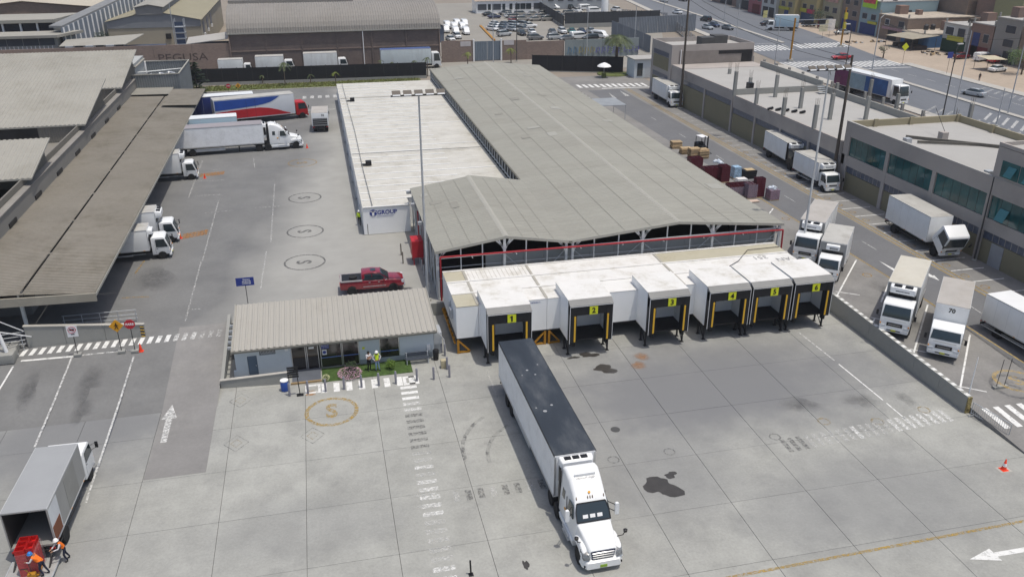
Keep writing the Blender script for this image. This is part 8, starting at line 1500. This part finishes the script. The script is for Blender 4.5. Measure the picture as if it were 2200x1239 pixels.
    if vf:
        vs, fs = [], []
        for p in vf:
            b0 = len(vs); vs += [nm.vertices[i].co+nm.vertices[i].normal*.016 for i in p.vertices]; fs.append(tuple(range(b0, b0+len(p.vertices))))
        mb = MB().add(vs, fs); mm = bpy.data.meshes.new('vest'); mm.from_pydata([tuple(v) for v in mb.v], [], fs); mm.materials.append(vest); q = bpy.data.objects.new('vest', mm); COL.objects.link(q); q.parent = t; mm.polygons.foreach_set('use_smooth', [True]*len(fs))
    hx, hy, hz = (c*k for c in J['hea'][:3])
    if helmet: MB().lathe([(.15, .01), (.125, .03), (.12, .09), (.07, .145), (.01, .155)], 14, (hx+.01, hy, hz+.02)).o('helmet', helmet, t, smooth=50)
    else: MB().lathe([(.095, -.03), (.1, .03), (.085, .085), (.03, .11)], 12, (hx-.015, hy, hz+.01)).o('hair', HAIR, t, smooth=60)
    MB().cb((hx+.085, hy+.03, hz+.005), (.015, .022, .014)).cb((hx+.085, hy-.03, hz+.005), (.015, .022, .014)).o('eyes', HAIR, t); MB().hexa([(hx+.08, hy-.014, hz-.045), (hx+.11, hy-.01, hz-.042), (hx+.11, hy+.01, hz-.042), (hx+.08, hy+.014, hz-.045)], [(hx+.08, hy-.008, hz+.01), (hx+.09, hy-.006, hz+.01), (hx+.09, hy+.006, hz+.01), (hx+.08, hy+.008, hz+.01)]).o('nose', SKIN, t); MB().cb((hx+.078, hy, hz-.06), (.012, .045, .01)).o('mouth', mat('lips', (.22, .08, .06), .6), t)
    return t
WS = cloth('white', (.62, .60, .62)); DK = cloth('navy', (.018, .022, .045)); JN = cloth('denim', (.22, .33, .48)); OV = cloth('orange_vest', (.85, .18, .015)); YV = cloth('lime_vest', (.55, .72, .03)); BKc = cloth('black', (.012, .012, .014)); GRc = cloth('grey', (.2, .2, .2)); RDc = cloth('rust', (.30, .10, .06))
HW = mat('helmet_white', (.78, .78, .77), .35); HB = mat('helmet_blue', (.03, .18, .50), .35)
person('person in an orange vest and blue helmet pulling the yellow pallet jack', (-16.78, 39.95, .22), R(172), 'bend', WS, DK, OV, HB, 1.74); person('person in an orange vest and white helmet stooping beside the tail lift', (-15.98, 41.15, 0), R(215), 'push', WS, DK, OV, HW, 1.74)
person('person in a lime vest and white helmet on the office lawn', (2.62, 58.55, .035), R(-80), 'hips', WS, JN, YV, HW, 1.74); person('person in a white shirt with folded arms on the office lawn', (2.0, 58.75, .035), R(-60), 'fold', WS, BKc, None, None, 1.7)
person('person in a lime vest and white helmet beside the cold store wall', ((3.24,89.45,1.20)), R(80), 'walk', YV, BKc, YV, HW, 1.72)
person('person in dark clothes standing on the sand across the avenue', ((132.13,148.33,1.20)), R(200), 'stand', BKc, DK); person('person in black and white on the avenue pavement', ((106.22,161.41,1.20)), R(120), 'walk', WS, BKc); person('person in dark clothes by the market canopy', ((143.32,169.48,1.20)), R(160), 'stand', RDc, BKc)
# ================================================================ vegetation
LEAFD = mat('leaf_dark', (.030, .050, .022), .7, var=.4, vs=1.5); LEAFM = mat('leaf_mid', (.065, .11, .03), .7, var=.4, vs=1.5); LEAFY = mat('leaf_yellow', (.16, .19, .04), .7, var=.35, vs=1.5); BARK = mat('bark', (.12, .09, .065), .9, var=.3, vs=3); PINK = mat('petal_pink', (.62, .36, .48), .6, var=.3, vs=8); FROND = mat('palm_frond', (.075, .10, .035), .6, var=.35, vs=1.2)
def leaves(mb, c, rad, n, sz, rnd, shell=.5):
    for _ in range(n):
        d = Vector((rnd.gauss(0, 1), rnd.gauss(0, 1), rnd.gauss(0, 1))).normalized(); r = shell+(1-shell)*rnd.random(); p = Vector(c)+Vector((d.x*rad[0]*r, d.y*rad[1]*r, d.z*rad[2]*r))
        a = Vector((rnd.uniform(-1, 1), rnd.uniform(-1, 1), rnd.uniform(-.6, .8))).normalized()*sz*rnd.uniform(.6, 1.3); b = a.orthogonal().normalized()*sz*rnd.uniform(.3, .6)
        mb.quad(p-a*.5, p+b*.5, p+a*.5, p-b*.5)
def bush(label, loc, r, h, m, seed=1, n=260, sz=.12, cat='shrub', flowers=None):
    t = thing('shrub', label, cat, loc); rnd = random.Random(seed); mb = MB()
    for k in range(6): a = rnd.uniform(0, 6.28); leaves(mb, (r*.45*math.cos(a), r*.45*math.sin(a), h*rnd.uniform(.35, .65)), (r*.6, r*.6, h*.42), n//6, sz, rnd)
    mb.o('foliage', m, t); s = MB()
    for k in range(5): a = k*1.26; s.tube((0, 0, 0), (r*.4*math.cos(a), r*.4*math.sin(a), h*.6), .02, 5, .008)
    s.o('stem', BARK, t)
    if flowers:
        f = MB(); leaves(f, (0, 0, h*.55), (r*1.02, r*1.02, h*.5), n*2, sz*.75, rnd, .85); f.o('blossom', flowers, t)
    return t
bush('round bed of pale pink flowers on the office lawn', (.45, 58.2, .03), .95, .55, LEAFD, 3, 500, .1, 'flowers', PINK); bush('dark spiky shrub behind the pink flower bed', (.75, 59.0, .03), .55, .85, LEAFD, 4, 320, .22); bush('yellow-green shrub beside the lime-vested person', (3.75, 58.75, .03), .5, .95, mat('leaf_lime', (.10, .17, .02), .7, var=.4, vs=4), 5, 380, .13); bush('small white-tipped plant at the office step', (-1.35, 57.9, .03), .28, .5, LEAFM, 6, 160, .09, flowers=mat('petal_cream', (.6, .58, .35), .6))
def palm(label, loc, h, n, L, seed, r=.18, m=FROND):
    t = thing('palm_tree', label, 'palm', loc); rnd = random.Random(seed); tr = MB(); k = 7; lx, ly = rnd.uniform(-.03, .03)*h, rnd.uniform(-.03, .03)*h
    for i in range(k): f0, f1 = i/k, (i+1)/k; tr.tube((lx*f0*f0, ly*f0*f0, h*f0), (lx*f1*f1, ly*f1*f1, h*f1+.02), r*(1.15-.3*f0), 9, r*(1.0-.3*f0))
    tr.o('trunk', BARK, t)
    for q in range(n):
        fr = MB(); a = rnd.uniform(0, 6.28); up = rnd.uniform(-.5, 1.1); d = Vector((math.cos(a), math.sin(a), 0)); P = []; ll = L*rnd.uniform(.75, 1.1)
        for i in range(8): s = i/7; P.append(Vector((lx, ly, h))+d*(ll*s*(.95-.15*abs(up)))+Vector((0, 0, ll*(up*.55*s-(.55+.3*max(0, up))*s*s))))
        sd = Vector((-d.y, d.x, 0))
        for i in range(7):
            p, e = P[i], P[i+1]; fr.quad(p-sd*.02, p+sd*.02, e+sd*.015, e-sd*.015)
            for sg in (-1, 1):
                for j in (0, .5): b = p+(e-p)*j; w = ll*.24*(1-.6*abs(i/7-.4)); tip = b+sd*sg*w+d*w*.5+Vector((0, 0, -w*.35)); fr.quad(b, b+(e-p)*.28, tip)
        fr.o('frond', m, t)
palm('tall shaggy palm on the green island by the gatehouse', (63.3, 175.2, 1.25), 7.4, 46, 3.9, 2, .34)
for (p, h, n, L, s, lab, m) in (((-6.10,175.65,1.26), 4.2, 14, 1.8, 5, 'leaning palm on the grass verge before the grey box truck', FROND), ((-10.51,178.19,1.26), 1.6, 9, 1.0, 6, 'small palm at the left of the grass verge', FROND), ((-1.09,176.03,1.26), 1.8, 9, 1.1, 7, 'small palm mid-verge by the black fence', FROND), ((3.84,174.89,1.26), 2.2, 12, 1.2, 8, 'yellow-green palm at the right end of the verge', mat('palm_yellow', (.17, .21, .03), .6, var=.3)), ((13.36,179.41,1.20), 3.6, 10, 1.0, 9, 'slim palm behind the cold store', FROND), ((15.54,178.91,1.20), 3.2, 10, .9, 10, 'slim palm beside another behind the cold store', FROND), ((20.21,178.94,1.20), 3.4, 10, 1.0, 11, 'slim palm before the pale trailer truck', FROND), ((23.02,179.41,1.20), 3.8, 14, 1.3, 12, 'bushy palm at the shed corner', FROND), ((33.42,189.56,1.20), 3.0, 16, 1.6, 13, 'bright green palm left of the grey gate', LEAFY), ((43.86,191.69,1.20), 3.2, 18, 1.7, 14, 'bright green palm right of the grey gate', LEAFY)):
    palm(lab, p, h, n, L, s, .1, m)
def conifer(label, loc, h, r, seed):
    t = thing('conifer_tree', label, 'tree', loc); rnd = random.Random(seed); MB().tube((0, 0, 0), (0, 0, h*.95), .16, 8, .03).o('trunk', BARK, t); mb = MB()
    for k in range(16):
        z = h*(.12+.85*k/16); rr = r*(1-.8*k/16)
        for b in range(9):
            a = rnd.uniform(0, 6.28); d = Vector((math.cos(a), math.sin(a), 0)); sd = Vector((-d.y, d.x, 0)); e = Vector((0, 0, z))+d*rr*rnd.uniform(.7, 1.1)+Vector((0, 0, rnd.uniform(-.3, .25)*rr))
            p0 = Vector((0, 0, z))
            for q in range(9): f = .2+.8*q/9; p = p0+(e-p0)*f; w = .34*rnd.uniform(.6, 1.2); mb.quad(p-sd*w, p+d*w*.7+Vector((0, 0, rnd.uniform(-.1, .12))), p+sd*w, p-d*w*.4)
    mb.o('crown', LEAFD, t)
conifer('dark spreading conifer beside the plant enclosure', ((-22.50,172.46,1.20)), 6.0, 3.0, 4)
def tree(label, loc, h, r, m, seed, n=700, sz=.35):
    t = thing('tree', label, 'tree', loc); rnd = random.Random(seed); tr = MB().tube((0, 0, 0), (0, 0, h*.55), .18, 8, .1); mb = MB()
    for k in range(7): a = rnd.uniform(0, 6.28); c = (r*.5*math.cos(a), r*.5*math.sin(a), h*rnd.uniform(.5, .85)); tr.tube((0, 0, h*.45), c, .08, 6, .03); leaves(mb, c, (r*.55, r*.55, h*.2), n//7, sz, rnd, .4)
    tr.o('trunk', BARK, t); mb.o('crown', m, t)
tree('dark green street tree beside the cream banner house', (147, 233, 1.2), 5.5, 3.4, LEAFD, 8); tree('leafy dark tree before the brick houses by the white saloon', (146.5, 153, 1.2), 5.5, 3.6, LEAFM, 9, 900); tree('small tree beside the striped wall hall', (-45.5, 211, 1.2), 7.5, 2.4, LEAFD, 10); tree('grey-leaved tree near the silver saloon on the sand', (143, 217, 1.2), 4.0, 2.4, mat('leaf_dusty', (.10, .11, .07), .8, var=.3), 11, 500); tree('low bushy tree at the sandy verge corner', ((131.40,179.10,1.20)), 3.0, 1.4, mat('leaf_dusty', (.10, .11, .07), .8), 12, 200)
gr = MB(); rg2 = random.Random(4)
for _ in range(2600):
    x, y = rg2.uniform(-25.5, 20.5), rg2.uniform(171.8, 177.3); s = rg2.uniform(.1, .3); a = rg2.uniform(0, 3.14); gr.quad((x, y, 1.26), (x+s*math.cos(a), y+s*math.sin(a), 1.26), (x+s*.5, y, 1.26+s*1.2))
gr.o('verge_grass', mat('dry_grass', (.17, .17, .045), .9, var=.4, vs=.6), kind='stuff')
# small rubble and stalls on the sand
rb = random.Random(9)
for k, p in enumerate(((146.11,203.61,1.20), (139.05,203.45,1.20), (147.72,190.47,1.20), (146.87,180.61,1.20), (147.10,184.32,1.20))):
    t = thing('scrap_heap', ('heap of timber scraps before the low tan house', 'pile of dark scrap under a makeshift table frame', 'orange and dark goods piled before the blue stall', 'pale bench and goods under the woven shade', 'dark goods laid on the sand beside the woven shade')[k], 'scrap', p)
    for q in range(14): x, y, s = rb.uniform(-2.2, 2.2), rb.uniform(-1.5, 1.5), rb.uniform(.25, .8); MB().hexa([(x, y, 0), (x+s, y, 0), (x+s, y+s*.6, 0), (x, y+s*.6, 0)], [(x+.05, y, s*.5), (x+s, y+.05, s*.4), (x+s*.9, y+s*.5, s*.5), (x, y+s*.6, s*.6)]).o('piece', (WOOD, BLK, WOODP, ORANGE if k == 2 else STEEL)[q % 4], t)
aw = thing('awning', 'pale tarpaulin awning on poles beside the white saloon', 'awning', ((144.24,159.72,1.20))); MB().hexa([(-2.5, -2, 2.5), (2.5, -2, 2.3), (2.5, 2, 2.6), (-2.5, 2, 2.8)], [(-2.5, -2, 2.56), (2.5, -2, 2.36), (2.5, 2, 2.66), (-2.5, 2, 2.86)]).o('tarpaulin', mat('tarp_cream', S(214, 204, 178), .8), aw)
for x in (-2.4, 2.4):
    for y in (-1.9, 1.9): MB().tube((x, y, 0), (x, y, 2.5), .05, 5).o('pole', WOODP, aw)

# ================================================================ thin haze over the whole place
hz = MB().box(-3600, -3600, -1.7, 3600, 3600, 36.5).o('haze', mat('haze_air', (1, 1, 1), var=0), kind='stuff')
hn = MATS['haze_air'].node_tree; hn.nodes.remove(hn.nodes['Principled BSDF']); pv = hn.nodes.new('ShaderNodeVolumePrincipled'); pv.inputs['Density'].default_value = .0002; pv.inputs['Color'].default_value = (.93, .95, 1, 1); pv.inputs['Anisotropy'].default_value = .2
hn.links.new(pv.outputs[0], [n for n in hn.nodes if n.type == 'OUTPUT_MATERIAL'][0].inputs['Volume'])
